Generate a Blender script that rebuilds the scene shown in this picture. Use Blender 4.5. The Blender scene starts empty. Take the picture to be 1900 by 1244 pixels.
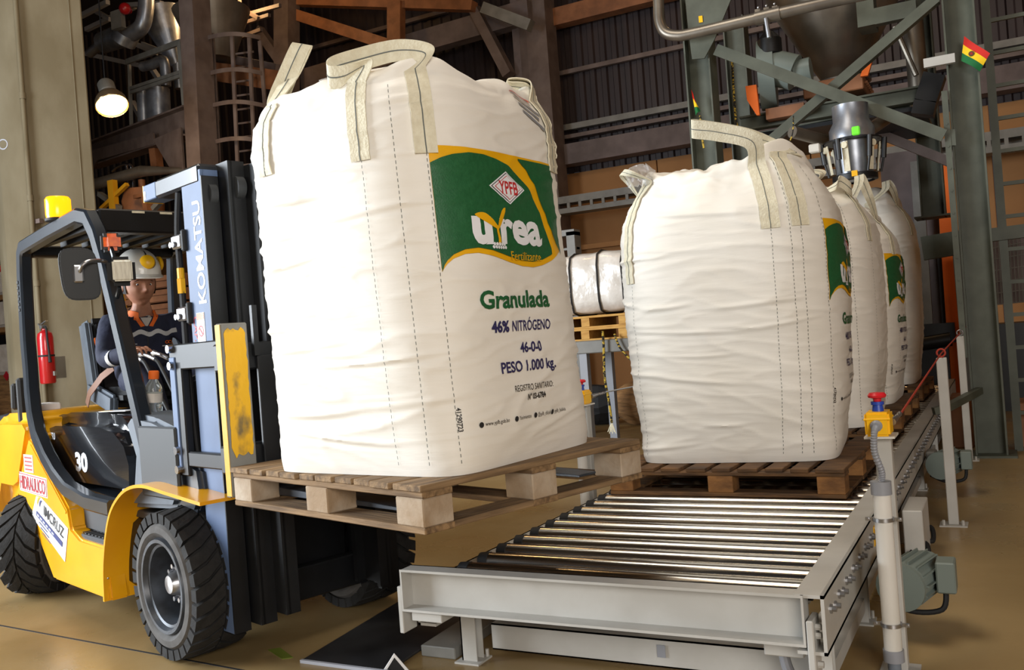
import bpy, bmesh, math, random
import numpy as np
from mathutils import Vector, Matrix, noise
random.seed(7)
S = bpy.context.scene
COL = S.collection
PI = math.pi

# ------------------------------------------------------------------ camera
H_CAM = 1.4
FPX = 1710.0
CX, CY = 950.0, 622.0
RX = Vector((0.8792794, 0.47030726, -0.07535796))      # camera right in the world
RY = Vector((-0.06697986, -0.03455108, -0.99715592))   # camera down in the world
RZ = Vector((-0.47157337, 0.88182612, 0.00112106))     # camera forward in the world
cam = bpy.data.cameras.new('camera')
cam.sensor_width = 36.0
cam.lens = FPX / 1900.0 * 36.0
cam.clip_end = 200
co = bpy.data.objects.new('camera', cam)
COL.objects.link(co)
M = Matrix.Identity(4)
for i in range(3):
    M[i][0], M[i][1], M[i][2] = RX[i], -RY[i], -RZ[i]
M[2][3] = H_CAM
co.matrix_world = M
S.camera = co

# ------------------------------------------------------------------ world, lights, exposure
S.view_settings.view_transform = 'Standard'
S.view_settings.look = 'None'
S.view_settings.gamma = 1.0
S.view_settings.use_curve_mapping = False
S.view_settings.exposure = 0.12
S.cycles.max_bounces = 6
S.cycles.diffuse_bounces = 3
S.cycles.glossy_bounces = 3
S.cycles.transmission_bounces = 6
S.cycles.sample_clamp_indirect = 4.0
S.cycles.use_denoising = True
w = bpy.data.worlds.new('hall_air')
S.world = w
w.use_nodes = True
w.node_tree.nodes['Background'].inputs[0].default_value = (0.62, 0.60, 0.66, 1)
w.node_tree.nodes['Background'].inputs[1].default_value = 0.05

def area(name, loc, target, sx, sy, power, col, spread=PI):
    l = bpy.data.lights.new(name, 'AREA')
    l.shape = 'RECTANGLE'; l.size = sx; l.size_y = sy; l.energy = power; l.color = col; l.spread = spread
    o = bpy.data.objects.new(name, l); COL.objects.link(o)
    o.location = loc
    d = Vector(target) - Vector(loc)
    o.rotation_euler = d.to_track_quat('-Z', 'Y').to_euler()
    return o

def lamp(name, loc, power, col, r=0.25):
    l = bpy.data.lights.new(name, 'POINT'); l.energy = power; l.color = col; l.shadow_soft_size = r
    o = bpy.data.objects.new(name, l); COL.objects.link(o); o.location = loc
    return o

# daylight through the truck gate on the left and the wide gate behind the photographer
area('gate_daylight', (-10.5, -0.4, 3.0), (-2.0, 3.4, 1.5), 4.6, 4.6, 1550, (0.86, 0.93, 1.0))
# translucent roof panels above the near end of the conveyor
area('roof_skylight', (-4.0, 3.0, 10.6), (-4.0, 3.0, 0), 3.2, 5.0, 420, (1.0, 0.93, 0.82))
area('rear_gate_daylight', (4.5, -5.5, 3.6), (-1.2, 4.6, 1.2), 5.0, 3.6, 690, (1.0, 0.945, 0.88))
# sodium lamps under the roof
for i, p in enumerate([(-2.6, 1.0, 8.6), (3.0, 6.5, 8.6), (-6.5, 8.5, 8.6), (-13.0, 14.0, 8.6), (-2.0, 14.0, 8.6)]):
    lamp('roof_sodium_light', p, 105, (1.0, 0.60, 0.26), 0.35)

# ------------------------------------------------------------------ pixel -> place helpers (1900 x 1244 frame)
def ray(px, py):
    return RX * ((px - CX) / FPX) + RY * ((py - CY) / FPX) + RZ
ORIG = Vector((0, 0, H_CAM))
def at(px, py, Y):
    d = ray(px, py); return ORIG + d * (Y / d.y)
def atx(px, py, X):
    d = ray(px, py); return ORIG + d * (X / d.x)
def atz(px, py, z):
    d = ray(px, py); return ORIG + d * ((z - H_CAM) / d.z)

# ------------------------------------------------------------------ materials
def mat(name, col, rough=0.5, metal=0.0, col2=None, scale=6.0, lo=0.35, hi=0.65, bump=0.0, bscale=40.0,
        stretch=(1, 1, 1), emit=None, estr=0.0, trans=0.0, coat=0.0, alpha=1.0, detail=6.0, ior=1.45, spec=0.5, wave=None):
    m = bpy.data.materials.new(name); m.use_nodes = True
    nt = m.node_tree; N = nt.nodes; Lk = nt.links
    b = N['Principled BSDF']
    b.inputs['Base Color'].default_value = (*col, 1)
    b.inputs['Roughness'].default_value = rough
    b.inputs['Metallic'].default_value = metal
    b.inputs['Transmission Weight'].default_value = trans
    b.inputs['Coat Weight'].default_value = coat
    b.inputs['Alpha'].default_value = alpha
    b.inputs['IOR'].default_value = ior
    b.inputs['Specular IOR Level'].default_value = spec
    if emit:
        b.inputs['Emission Color'].default_value = (*emit, 1)
        b.inputs['Emission Strength'].default_value = estr
    tc = N.new('ShaderNodeTexCoord'); mp = N.new('ShaderNodeMapping')
    mp.inputs['Scale'].default_value = stretch
    Lk.new(tc.outputs['Object'], mp.inputs['Vector'])
    if col2 is not None:
        nz = N.new('ShaderNodeTexNoise'); nz.inputs['Scale'].default_value = scale; nz.inputs['Detail'].default_value = detail
        Lk.new(mp.outputs['Vector'], nz.inputs['Vector'])
        cr = N.new('ShaderNodeValToRGB')
        cr.color_ramp.elements[0].position = lo; cr.color_ramp.elements[0].color = (*col, 1)
        cr.color_ramp.elements[1].position = hi; cr.color_ramp.elements[1].color = (*col2, 1)
        Lk.new(nz.outputs['Fac'], cr.inputs['Fac'])
        Lk.new(cr.outputs['Color'], b.inputs['Base Color'])
    if bump > 0:
        n2 = N.new('ShaderNodeTexNoise'); n2.inputs['Scale'].default_value = bscale; n2.inputs['Detail'].default_value = 4
        Lk.new(mp.outputs['Vector'], n2.inputs['Vector'])
        bp = N.new('ShaderNodeBump'); bp.inputs['Strength'].default_value = bump; bp.inputs['Distance'].default_value = 0.02
        Lk.new(n2.outputs['Fac'], bp.inputs['Height'])
        Lk.new(bp.outputs['Normal'], b.inputs['Normal'])
    return m

def lin(r, g, b):
    f = lambda c: (c / 255 / 12.92) if c / 255 <= 0.04045 else ((c / 255 + 0.055) / 1.055) ** 2.4
    return (f(r), f(g), f(b))

MT = {}
MT['yellow'] = mat('forklift_yellow_paint', lin(238, 172, 20), 0.28, col2=lin(228, 158, 18), scale=3, coat=0.4)
MT['yellow_worn'] = mat('worn_yellow_paint', lin(216, 164, 14), 0.5, col2=lin(110, 92, 52), scale=9, lo=0.56, hi=0.68, stretch=(1, 1, 0.6), bump=0.1)
MT['navy'] = mat('dark_blue_grey_paint', lin(34, 40, 48), 0.3, col2=lin(28, 33, 40), scale=5, coat=0.3)
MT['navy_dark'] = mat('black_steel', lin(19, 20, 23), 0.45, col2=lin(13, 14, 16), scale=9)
MT['mast_sky_blue'] = mat('mast_grey_paint_with_sky_blue', lin(92, 112, 146), 0.55, col2=lin(80, 98, 130), scale=4)  # blue of the reflected sky is put into the grey paint colour
MT['hood'] = mat('gloss_black_cover', lin(24, 26, 30), 0.16, coat=0.6)
MT['grey_plastic'] = mat('grey_plastic', lin(92, 102, 112), 0.5, col2=lin(80, 88, 98), scale=7)
MT['dark_plastic'] = mat('dark_grey_plastic', lin(52, 54, 56), 0.55)
MT['black'] = mat('black_rubber', lin(26, 26, 27), 0.7)
MT['tyre'] = mat('tyre_rubber', lin(36, 35, 34), 0.85, col2=lin(26, 25, 24), scale=18, bump=0.15, bscale=60)
MT['tyre_side'] = mat('dusty_tyre_sidewall', lin(94, 92, 90), 0.85, col2=lin(74, 71, 68), scale=10, bump=0.1)
MT['rim'] = mat('rim_dark_steel', lin(74, 80, 88), 0.35, metal=0.3, col2=lin(50, 52, 56), scale=8)
MT['steel'] = mat('bare_steel', lin(170, 170, 172), 0.3, metal=0.9)
MT['chrome'] = mat('bright_steel', lin(205, 205, 208), 0.18, metal=1.0)
MT['amber'] = mat('amber_lens', lin(255, 140, 10), 0.2, emit=lin(255, 150, 12), estr=2.2)
MT['amber_hot'] = mat('amber_lens_core', lin(255, 220, 90), 0.2, emit=lin(255, 226, 96), estr=5.0)
MT['orange_lens'] = mat('orange_lens', lin(244, 112, 10), 0.15, col2=lin(222, 88, 8), scale=30, coat=0.5)
MT['lens'] = mat('headlight_glass', lin(232, 228, 212), 0.12, col2=lin(206, 200, 184), scale=14, stretch=(1, 6, 1), coat=0.6)
MT['white'] = mat('white_decal', lin(240, 240, 240), 0.45)
MT['letter_white'] = mat('white_lettering', lin(238, 240, 244), 0.5)
MT['red'] = mat('red_print', lin(168, 22, 36), 0.5)
MT['red_paint'] = mat('red_gloss_paint', lin(176, 24, 30), 0.28, coat=0.5)
MT['blue_print'] = mat('blue_print', lin(44, 52, 110), 0.5)
MT['green_print'] = mat('green_print', lin(36, 98, 58), 0.5, col2=lin(30, 90, 52), scale=60, bump=0.12, bscale=160)
MT['gold_print'] = mat('gold_print', lin(236, 176, 16), 0.5)
MT['navy_print'] = mat('navy_print', lin(50, 48, 92), 0.5)
MT['black_print'] = mat('black_print', lin(40, 40, 42), 0.5)
MT['red_logo'] = mat('red_logo_print', lin(196, 50, 52), 0.5)
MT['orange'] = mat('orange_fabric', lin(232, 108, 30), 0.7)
MT['coverall'] = mat('navy_coverall', lin(40, 44, 66), 0.85, col2=lin(32, 36, 54), scale=9, bump=0.35, bscale=14)
MT['skin'] = mat('skin', lin(172, 122, 96), 0.55, col2=lin(160, 108, 84), scale=18)
MT['hair'] = mat('dark_hair', lin(24, 20, 18), 0.7)
MT['helmet'] = mat('white_helmet', lin(232, 230, 222), 0.3, coat=0.3)
MT['ear_yellow'] = mat('yellow_plastic', lin(240, 184, 20), 0.35)
MT['reflective'] = mat('reflective_tape', lin(196, 196, 196), 0.45)
MT['tee'] = mat('grey_tee', lin(190, 184, 178), 0.8)
MT['wood'] = mat('pallet_wood', lin(160, 120, 76), 0.75, col2=lin(112, 82, 52), scale=4, stretch=(1, 1, 6), bump=0.25, bscale=24)
MT['wood_x'] = mat('weathered_pallet_board', lin(150, 120, 84), 0.8, col2=lin(100, 78, 54), scale=5, stretch=(0.6, 8, 8), bump=0.25, bscale=20)
MT['wood_y'] = mat('weathered_pallet_plank', lin(150, 122, 88), 0.8, col2=lin(96, 76, 54), scale=5, stretch=(8, 0.6, 8), bump=0.25, bscale=20)
MT['wood_block'] = mat('pallet_block_wood', lin(180, 164, 144), 0.8, col2=lin(150, 126, 98), scale=6, bump=0.25, bscale=30)
MT['wood_dark'] = mat('dark_pallet_wood', lin(118, 84, 50), 0.75, col2=lin(70, 50, 32), scale=5, stretch=(1, 3, 6), bump=0.25, bscale=20)
MT['wood_dark_block'] = mat('brown_pallet_block', lin(160, 112, 62), 0.75, col2=lin(112, 76, 42), scale=7, stretch=(1, 1, 2), bump=0.2)
MT['wood_new'] = mat('pale_new_pallet_wood', lin(206, 160, 84), 0.7, col2=lin(180, 132, 62), scale=6, stretch=(1, 5, 5), bump=0.1)
MT['rail'] = mat('cream_conveyor_paint', lin(186, 184, 178), 0.42, col2=lin(174, 171, 164), scale=4, bump=0.03)
MT['roller'] = mat('zinc_roller', lin(208, 204, 196), 0.2, metal=1.0, col2=lin(190, 186, 178), scale=2, stretch=(0.4, 2, 2))
MT['pvc'] = mat('white_pvc_pipe', lin(214, 210, 202), 0.4, col2=lin(200, 196, 186), scale=6, stretch=(1, 1, 0.3))
MT['pvc_grey'] = mat('grey_conduit_coupling', lin(140, 142, 148), 0.45)
MT['box_yellow'] = mat('yellow_switch_box', lin(246, 186, 10), 0.4)
MT['btn_red'] = mat('red_push_button', lin(206, 34, 44), 0.35)
MT['btn_blue'] = mat('blue_collar', lin(40, 70, 168), 0.4)
MT['cord_red'] = mat('red_pull_cord', lin(160, 52, 34), 0.6)
MT['green_steel'] = mat('grey_green_steel', lin(86, 90, 78), 0.5, col2=lin(70, 73, 62), scale=4, bump=0.03)
MT['grey_steel'] = mat('grey_painted_steel', lin(124, 122, 116), 0.5, col2=lin(106, 104, 98), scale=4)
MT['brown_steel'] = mat('brown_grey_steel', lin(112, 98, 92), 0.6, col2=lin(92, 78, 72), scale=3)
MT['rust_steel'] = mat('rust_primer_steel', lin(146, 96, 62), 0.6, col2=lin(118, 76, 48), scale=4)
MT['concrete'] = mat('column_concrete', lin(122, 112, 90), 0.85, col2=lin(104, 93, 70), scale=2.2, stretch=(1, 1, 0.5), bump=0.12, bscale=12)
MT['conc_beam'] = mat('beam_concrete', lin(112, 100, 98), 0.85, col2=lin(94, 84, 82), scale=3)
MT['wall_tan'] = mat('tan_wall_panel', lin(166, 120, 74), 0.8, col2=lin(146, 102, 60), scale=0.7, bump=0.05)
MT['cladding'] = mat('dark_brown_cladding', lin(52, 41, 41), 0.55, col2=lin(37, 29, 31), scale=1.2, stretch=(3, 1, 0.4))
MT['roof'] = mat('dark_roof_sheet', lin(58, 52, 52), 0.7)
MT['duct'] = mat('silver_duct', lin(170, 174, 182), 0.36, metal=0.75, col2=lin(120, 124, 132), scale=4)
MT['hopper'] = mat('dull_hopper_steel', lin(140, 132, 120), 0.38, metal=0.7, col2=lin(112, 104, 94), scale=2.5)
MT['strip'] = mat('pale_roof_member', lin(170, 172, 180), 0.5)
MT['yel_pipe'] = mat('yellow_pipe', lin(214, 160, 30), 0.5)
MT['film'] = mat('shrink_film', lin(226, 220, 212), 0.22, col2=lin(204, 196, 186), scale=7, bump=0.5, bscale=9, coat=0.4)
MT['strap_black'] = mat('black_strap', lin(38, 36, 36), 0.5)
MT['rope'] = mat('yellow_black_rope', lin(190, 160, 60), 0.8, col2=lin(34, 32, 28), scale=26, lo=0.48, hi=0.52, stretch=(1, 1, 1.6))
MT['plate'] = mat('dark_floor_plate', lin(58, 58, 60), 0.45, metal=0.3, col2=lin(44, 44, 46), scale=5)
MT['liner'] = mat('clear_liner_film', lin(226, 226, 226), 0.15, alpha=0.55, bump=0.6, bscale=18)
MT['flag_r'] = mat('flag_red', lin(206, 40, 30), 0.7)
MT['flag_y'] = mat('flag_yellow', lin(246, 204, 26), 0.7)
MT['flag_g'] = mat('flag_green', lin(18, 104, 52), 0.7)
MT['lamp_glow'] = mat('sodium_lamp_glow', lin(255, 210, 120), 0.3, emit=lin(255, 200, 104), estr=14.0)
MT['lamp_glass'] = mat('lamp_dome', lin(150, 128, 100), 0.25, metal=0.6)
MT['green_lamp'] = mat('green_indicator', lin(110, 220, 60), 0.3, emit=lin(110, 220, 60), estr=0.35)
MT['plastic_clear'] = mat('bottle_plastic', lin(220, 226, 224), 0.08, trans=0.85, ior=1.3)
MT['grey_tank'] = mat('grey_blue_plastic', lin(110, 118, 128), 0.6)
MT['motor'] = mat('motor_grey_green', lin(112, 122, 116), 0.45)
MT['green_mark'] = mat('green_floor_paint', lin(104, 116, 30), 0.7)
MT['gap_light'] = mat('daylit_gap', lin(240, 240, 244), 0.5, emit=(1, 1, 1), estr=1.2)

# bag cloth: woven polypropylene with a fine weave and shallow horizontal puckers
def bag_material():
    m = mat('woven_bag_cloth', lin(239, 235, 226), 0.55, col2=lin(233, 228, 217), scale=3)
    nt = m.node_tree; N = nt.nodes; Lk = nt.links
    b = N['Principled BSDF']
    tc = N.new('ShaderNodeTexCoord'); mp = N.new('ShaderNodeMapping')
    mp.inputs['Scale'].default_value = (2.2, 2.2, 22)
    Lk.new(tc.outputs['Object'], mp.inputs['Vector'])
    n1 = N.new('ShaderNodeTexNoise'); n1.inputs['Scale'].default_value = 2.0; n1.inputs['Detail'].default_value = 5
    Lk.new(mp.outputs['Vector'], n1.inputs['Vector'])
    n2 = N.new('ShaderNodeTexNoise'); n2.inputs['Scale'].default_value = 130; n2.inputs['Detail'].default_value = 2
    Lk.new(tc.outputs['Object'], n2.inputs['Vector'])
    ad = N.new('ShaderNodeMath'); ad.operation = 'MULTIPLY_ADD'; ad.inputs[1].default_value = 0.10
    Lk.new(n2.outputs['Fac'], ad.inputs[0]); Lk.new(n1.outputs['Fac'], ad.inputs[2])
    bp = N.new('ShaderNodeBump'); bp.inputs['Strength'].default_value = 0.16; bp.inputs['Distance'].default_value = 0.010
    Lk.new(ad.outputs[0], bp.inputs['Height']); Lk.new(bp.outputs['Normal'], b.inputs['Normal'])
    return m
MT['bag'] = bag_material()
MT['webbing'] = mat('cream_webbing', lin(226, 220, 196), 0.7, col2=lin(214, 206, 180), scale=30, bump=0.25, bscale=90)
MT['stitch'] = mat('dark_stitching', lin(104, 108, 104), 0.8)

def floor_material():
    m = mat('worn_concrete_floor', lin(160, 136, 94), 0.34, col2=lin(124, 100, 62), scale=0.55, lo=0.3, hi=0.72, detail=9)
    nt = m.node_tree; N = nt.nodes; Lk = nt.links
    b = N['Principled BSDF']
    tc = N.new('ShaderNodeTexCoord')
    nz = N.new('ShaderNodeTexNoise'); nz.inputs['Scale'].default_value = 1.6; nz.inputs['Detail'].default_value = 8
    Lk.new(tc.outputs['Object'], nz.inputs['Vector'])
    mr = N.new('ShaderNodeMapRange'); mr.inputs[1].default_value = 0.35; mr.inputs[2].default_value = 0.7
    mr.inputs[3].default_value = 0.24; mr.inputs[4].default_value = 0.55
    Lk.new(nz.outputs['Fac'], mr.inputs[0]); Lk.new(mr.outputs[0], b.inputs['Roughness'])
    bp = N.new('ShaderNodeBump'); bp.inputs['Strength'].default_value = 0.06; bp.inputs['Distance'].default_value = 0.02
    n3 = N.new('ShaderNodeTexNoise'); n3.inputs['Scale'].default_value = 14; n3.inputs['Detail'].default_value = 6
    Lk.new(tc.outputs['Object'], n3.inputs['Vector'])
    Lk.new(n3.outputs['Fac'], bp.inputs['Height']); Lk.new(bp.outputs['Normal'], b.inputs['Normal'])
    return m
MT['floor'] = floor_material()

# ------------------------------------------------------------------ mesh builder
ORG = {}
def V3(p): return Vector(p)
def frame(d, up=(0, 0, 1)):
    d = Vector(d).normalized(); u = Vector(up)
    if abs(d.dot(u)) > 0.97: u = Vector((1, 0, 0)) if abs(d.x) < 0.9 else Vector((0, 1, 0))
    s = d.cross(u).normalized(); t = s.cross(d).normalized()
    return d, s, t

class MB:
    def __init__(s): s.V = []; s.F = []; s.Mi = []; s.mi = 0
    def add(s, verts, faces, mi=None):
        k = len(s.V); s.V += [tuple(v) for v in verts]
        for f in faces:
            s.F.append(tuple(i + k for i in f)); s.Mi.append(s.mi if mi is None else mi)
        return s
    def from_bm(s, bm):
        bm.verts.index_update()
        s.add([v.co.copy() for v in bm.verts], [[v.index for v in f.verts] for f in bm.faces]); bm.free(); return s
    def box(s, c, d, R=None, bev=0.0, seg=1):
        bm = bmesh.new(); bmesh.ops.create_cube(bm, size=1.0)
        for v in bm.verts: v.co = Vector((v.co.x * d[0], v.co.y * d[1], v.co.z * d[2]))
        if bev > 0: bmesh.ops.bevel(bm, geom=bm.edges[:], offset=bev, segments=seg, affect='EDGES', clamp_overlap=True)
        for v in bm.verts: v.co = (R @ v.co if R is not None else v.co) + Vector(c)
        return s.from_bm(bm)
    def span(s, a, b, bev=0.0, seg=1):
        a = Vector(a); b = Vector(b)
        return s.box((a + b) / 2, [abs(b[i] - a[i]) for i in range(3)], None, bev, seg)
    def bar(s, p, q, wd, ht, up=(0, 0, 1), bev=0.0):
        p = Vector(p); q = Vector(q); d, a, b = frame(q - p, up)
        R = Matrix((d, a, b)).transposed()
        return s.box((p + q) / 2, ((q - p).length, wd, ht), R, bev)
    def ibeam(s, p, q, wd, ht, t=0.015, up=(0, 0, 1)):
        p = Vector(p); q = Vector(q); d, a, b = frame(q - p, up)
        s.bar(p + b * (ht / 2 - t / 2), q + b * (ht / 2 - t / 2), wd, t, up)
        s.bar(p - b * (ht / 2 - t / 2), q - b * (ht / 2 - t / 2), wd, t, up)
        return s.bar(p, q, t, ht - 2 * t, up)
    def channel(s, p, q, wd, ht, t=0.012, up=(0, 0, 1), side=1):
        p = Vector(p); q = Vector(q); d, a, b = frame(q - p, up)
        o = a * (side * (wd / 2 - t / 2))
        s.bar(p + o, q + o, t, ht, up)
        s.bar(p + b * (ht / 2 - t / 2), q + b * (ht / 2 - t / 2), wd, t, up)
        return s.bar(p - b * (ht / 2 - t / 2), q - b * (ht / 2 - t / 2), wd, t, up)
    def lathe(s, prof, p, axis=(0, 0, 1), seg=24, cap0=True, cap1=True, a0=0.0, a1=None):
        p = Vector(p); d, a, b = frame(axis)
        n = len(prof); vs = []; fs = []
        for r, h in prof:
            for k in range(seg):
                t = 2 * PI * k / seg
                vs.append(p + d * h + (a * math.cos(t) + b * math.sin(t)) * r)
        for i in range(n - 1):
            for k in range(seg):
                k2 = (k + 1) % seg
                fs.append((i * seg + k, (i + 1) * seg + k, (i + 1) * seg + k2, i * seg + k2))
        if cap0 and prof[0][0] > 1e-6: fs.append(tuple(range(seg)))
        if cap1 and prof[-1][0] > 1e-6: fs.append(tuple((n - 1) * seg + k for k in range(seg))[::-1])
        return s.add(vs, fs)
    def cyl(s, p, q, r, r2=None, seg=16):
        p = Vector(p); q = Vector(q)
        return s.lathe([(r, 0), (r if r2 is None else r2, (q - p).length)], p, q - p, seg)
    def tube(s, pts, r, seg=8, closed=False):
        pts = [Vector(p) for p in pts]; n = len(pts)
        rs = r if isinstance(r, (list, tuple)) else [r] * n
        vs = []; fs = []; pa = None
        for i in range(n):
            if closed: d = pts[(i + 1) % n] - pts[i - 1]
            else: d = pts[min(i + 1, n - 1)] - pts[max(i - 1, 0)]
            if d.length < 1e-9: d = Vector((0, 0, 1))
            d.normalize()
            if pa is None: _, a, b = frame(d)
            else:
                a = (pa - d * pa.dot(d))
                a = a.normalized() if a.length > 1e-6 else frame(d)[1]
                b = a.cross(d)
            pa = a
            for k in range(seg):
                t = 2 * PI * k / seg
                vs.append(pts[i] + (a * math.cos(t) + b * math.sin(t)) * rs[i])
        for i in range(n if closed else n - 1):
            for k in range(seg):
                k2 = (k + 1) % seg; j = (i + 1) % n
                fs.append((i * seg + k, i * seg + k2, j * seg + k2, j * seg + k))
        if not closed:
            fs.append(tuple(range(seg))[::-1]); fs.append(tuple((n - 1) * seg + k for k in range(seg)))
        return s.add(vs, fs)
    def sweep(s, pts, wd, ht, up=(0, 1, 0), bev=0.0):
        """rectangular section swept along a planar path; up = direction of the section's ht"""
        pts = [Vector(p) for p in pts]; n = len(pts); vs = []; fs = []
        u = Vector(up).normalized()
        c = bev
        sec = [(-wd / 2 + c, -ht / 2), (wd / 2 - c, -ht / 2), (wd / 2, -ht / 2 + c), (wd / 2, ht / 2 - c), (wd / 2 - c, ht / 2), (-wd / 2 + c, ht / 2), (-wd / 2, ht / 2 - c), (-wd / 2, -ht / 2 + c)] if c > 0 else \
              [(-wd / 2, -ht / 2), (wd / 2, -ht / 2), (wd / 2, ht / 2), (-wd / 2, ht / 2)]
        m = len(sec)
        for i in range(n):
            d0 = (pts[i] - pts[max(i - 1, 0)]); d1 = (pts[min(i + 1, n - 1)] - pts[i])
            d0 = d0.normalized() if d0.length > 1e-9 else d1.normalized()
            d1 = d1.normalized() if d1.length > 1e-9 else d0
            d = (d0 + d1).normalized(); sd = d.cross(u).normalized()
            k = 1.0 / max(0.5, d.dot(d0))
            for x, y in sec: vs.append(pts[i] + sd * x * k + u * y)
        for i in range(n - 1):
            for k in range(m):
                k2 = (k + 1) % m
                fs.append((i * m + k, i * m + k2, (i + 1) * m + k2, (i + 1) * m + k))
        fs.append(tuple(range(m))[::-1]); fs.append(tuple((n - 1) * m + k for k in range(m)))
        return s.add(vs, fs)
    def prism(s, poly, h0, h1, plane='xz', bev=0.0, seg=1, origin=(0, 0, 0), ax=None):
        """polygon in a plane, extruded along the plane's normal from h0 to h1"""
        if ax is None:
            ax = {'xz': (Vector((1, 0, 0)), Vector((0, 0, 1)), Vector((0, 1, 0))),
                  'yz': (Vector((0, 1, 0)), Vector((0, 0, 1)), Vector((1, 0, 0))),
                  'xy': (Vector((1, 0, 0)), Vector((0, 1, 0)), Vector((0, 0, 1)))}[plane]
        a, b, c = [Vector(v) for v in ax]; o = Vector(origin)
        bm = bmesh.new()
        v0 = [bm.verts.new(o + a * x + b * y + c * h0) for x, y in poly]
        v1 = [bm.verts.new(o + a * x + b * y + c * h1) for x, y in poly]
        n = len(poly)
        bm.faces.new(v0); bm.faces.new(v1[::-1])
        for i in range(n): bm.faces.new((v0[i], v1[i], v1[(i + 1) % n], v0[(i + 1) % n]))
        bmesh.ops.recalc_face_normals(bm, faces=bm.faces[:])
        if bev > 0: bmesh.ops.bevel(bm, geom=bm.edges[:], offset=bev, segments=seg, affect='EDGES', clamp_overlap=True)
        bmesh.ops.triangulate(bm, faces=[f for f in bm.faces if len(f.verts) > 4])
        return s.from_bm(bm)
    def sphere(s, c, r, sc=(1, 1, 1), seg=16, rings=10, R=None):
        vs = []; fs = []; c = Vector(c)
        for i in range(rings + 1):
            th = PI * i / rings
            for k in range(seg):
                ph = 2 * PI * k / seg
                v = Vector((r * sc[0] * math.sin(th) * math.cos(ph), r * sc[1] * math.sin(th) * math.sin(ph), r * sc[2] * math.cos(th)))
                vs.append((R @ v if R is not None else v) + c)
        for i in range(rings):
            for k in range(seg):
                k2 = (k + 1) % seg
                fs.append((i * seg + k, (i + 1) * seg + k, (i + 1) * seg + k2, i * seg + k2))
        return s.add(vs, fs)
    def ribbon(s, pts, sides, wd, th, nrm=None):
        """flat strap: pts along its centre line, sides = its width directions"""
        n = len(pts); vs = []; fs = []
        for i in range(n):
            p = Vector(pts[i]); sd = Vector(sides[i]).normalized()
            d = Vector(pts[min(i + 1, n - 1)]) - Vector(pts[max(i - 1, 0)])
            nn = d.cross(sd)
            nn = nn.normalized() if nn.length > 1e-9 else Vector((0, 0, 1))
            for a, b in ((-1, -1), (1, -1), (1, 1), (-1, 1)):
                vs.append(p + sd * (a * wd / 2) + nn * (b * th / 2))
        for i in range(n - 1):
            for k in range(4):
                k2 = (k + 1) % 4
                fs.append((i * 4 + k, i * 4 + k2, (i + 1) * 4 + k2, (i + 1) * 4 + k))
        fs.append((3, 2, 1, 0)); e = (n - 1) * 4; fs.append((e, e + 1, e + 2, e + 3))
        return s.add(vs, fs)
    def grid(s, P):
        """P[i][j] points -> quad sheet"""
        m = len(P); n = len(P[0])
        return s.add([q for row in P for q in row], [(i * n + j, i * n + j + 1, (i + 1) * n + j + 1, (i + 1) * n + j) for i in range(m - 1) for j in range(n - 1)])
    def build(s, name, mats, parent=None, smooth=True, angle=35, fix=True):
        if not isinstance(mats, (list, tuple)): mats = [mats]
        if parent is not None:
            off = ORG.get(parent.name, Vector((0, 0, 0)))
        else:
            xs = np.array(s.V); lo = xs.min(0); hi = xs.max(0)
            off = Vector(((lo[0] + hi[0]) / 2, (lo[1] + hi[1]) / 2, lo[2]))
        me = bpy.data.meshes.new(name)
        me.from_pydata([(v[0] - off.x, v[1] - off.y, v[2] - off.z) for v in s.V], [], s.F)
        me.polygons.foreach_set('material_index', s.Mi)
        for m in mats: me.materials.append(m)
        if fix:
            bm = bmesh.new(); bm.from_mesh(me)
            bmesh.ops.recalc_face_normals(bm, faces=bm.faces[:])
            bm.to_mesh(me); bm.free()
        if smooth:
            me.polygons.foreach_set('use_smooth', [True] * len(me.polygons))
            me.set_sharp_from_angle(angle=math.radians(angle))
        me.update()
        o = bpy.data.objects.new(name, me); COL.objects.link(o)
        if parent is not None:
            o.parent = parent
            ORG[o.name] = off
        else:
            o.location = off
            ORG[o.name] = off
        return o

def tag(o, label, cat, group=None, kind=None):
    o['label'] = label; o['category'] = cat
    if group: o['group'] = group
    if kind: o['kind'] = kind
    return o
def thing(name, label, cat, loc=(0, 0, 0), rz=0.0, group=None, org=None, kind=None):
    o = bpy.data.objects.new(name, None); COL.objects.link(o)
    o.location = loc; o.rotation_euler = (0, 0, rz)
    o.empty_display_size = 0.1
    ORG[o.name] = Vector(loc) if org is None else Vector(org)
    tag(o, label, cat, group, kind)
    return o
def copy_tree(o, parent=None):
    c = o.copy(); COL.objects.link(c)
    if parent is not None: c.parent = parent
    ORG[c.name] = ORG.get(o.name, Vector((0, 0, 0)))
    for ch in list(o.children): copy_tree(ch, c)
    return c
def smoothpath(pts, n=6):
    """Catmull-Rom through the points"""
    P = [Vector(p) for p in pts]; out = []
    for i in range(len(P) - 1):
        p0 = P[max(i - 1, 0)]; p1 = P[i]; p2 = P[i + 1]; p3 = P[min(i + 2, len(P) - 1)]
        for k in range(n):
            t = k / n
            out.append(0.5 * ((2 * p1) + (p2 - p0) * t + (2 * p0 - 5 * p1 + 4 * p2 - p3) * t * t + (3 * p1 - p0 - 3 * p2 + p3) * t ** 3))
    out.append(P[-1]); return out

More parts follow.
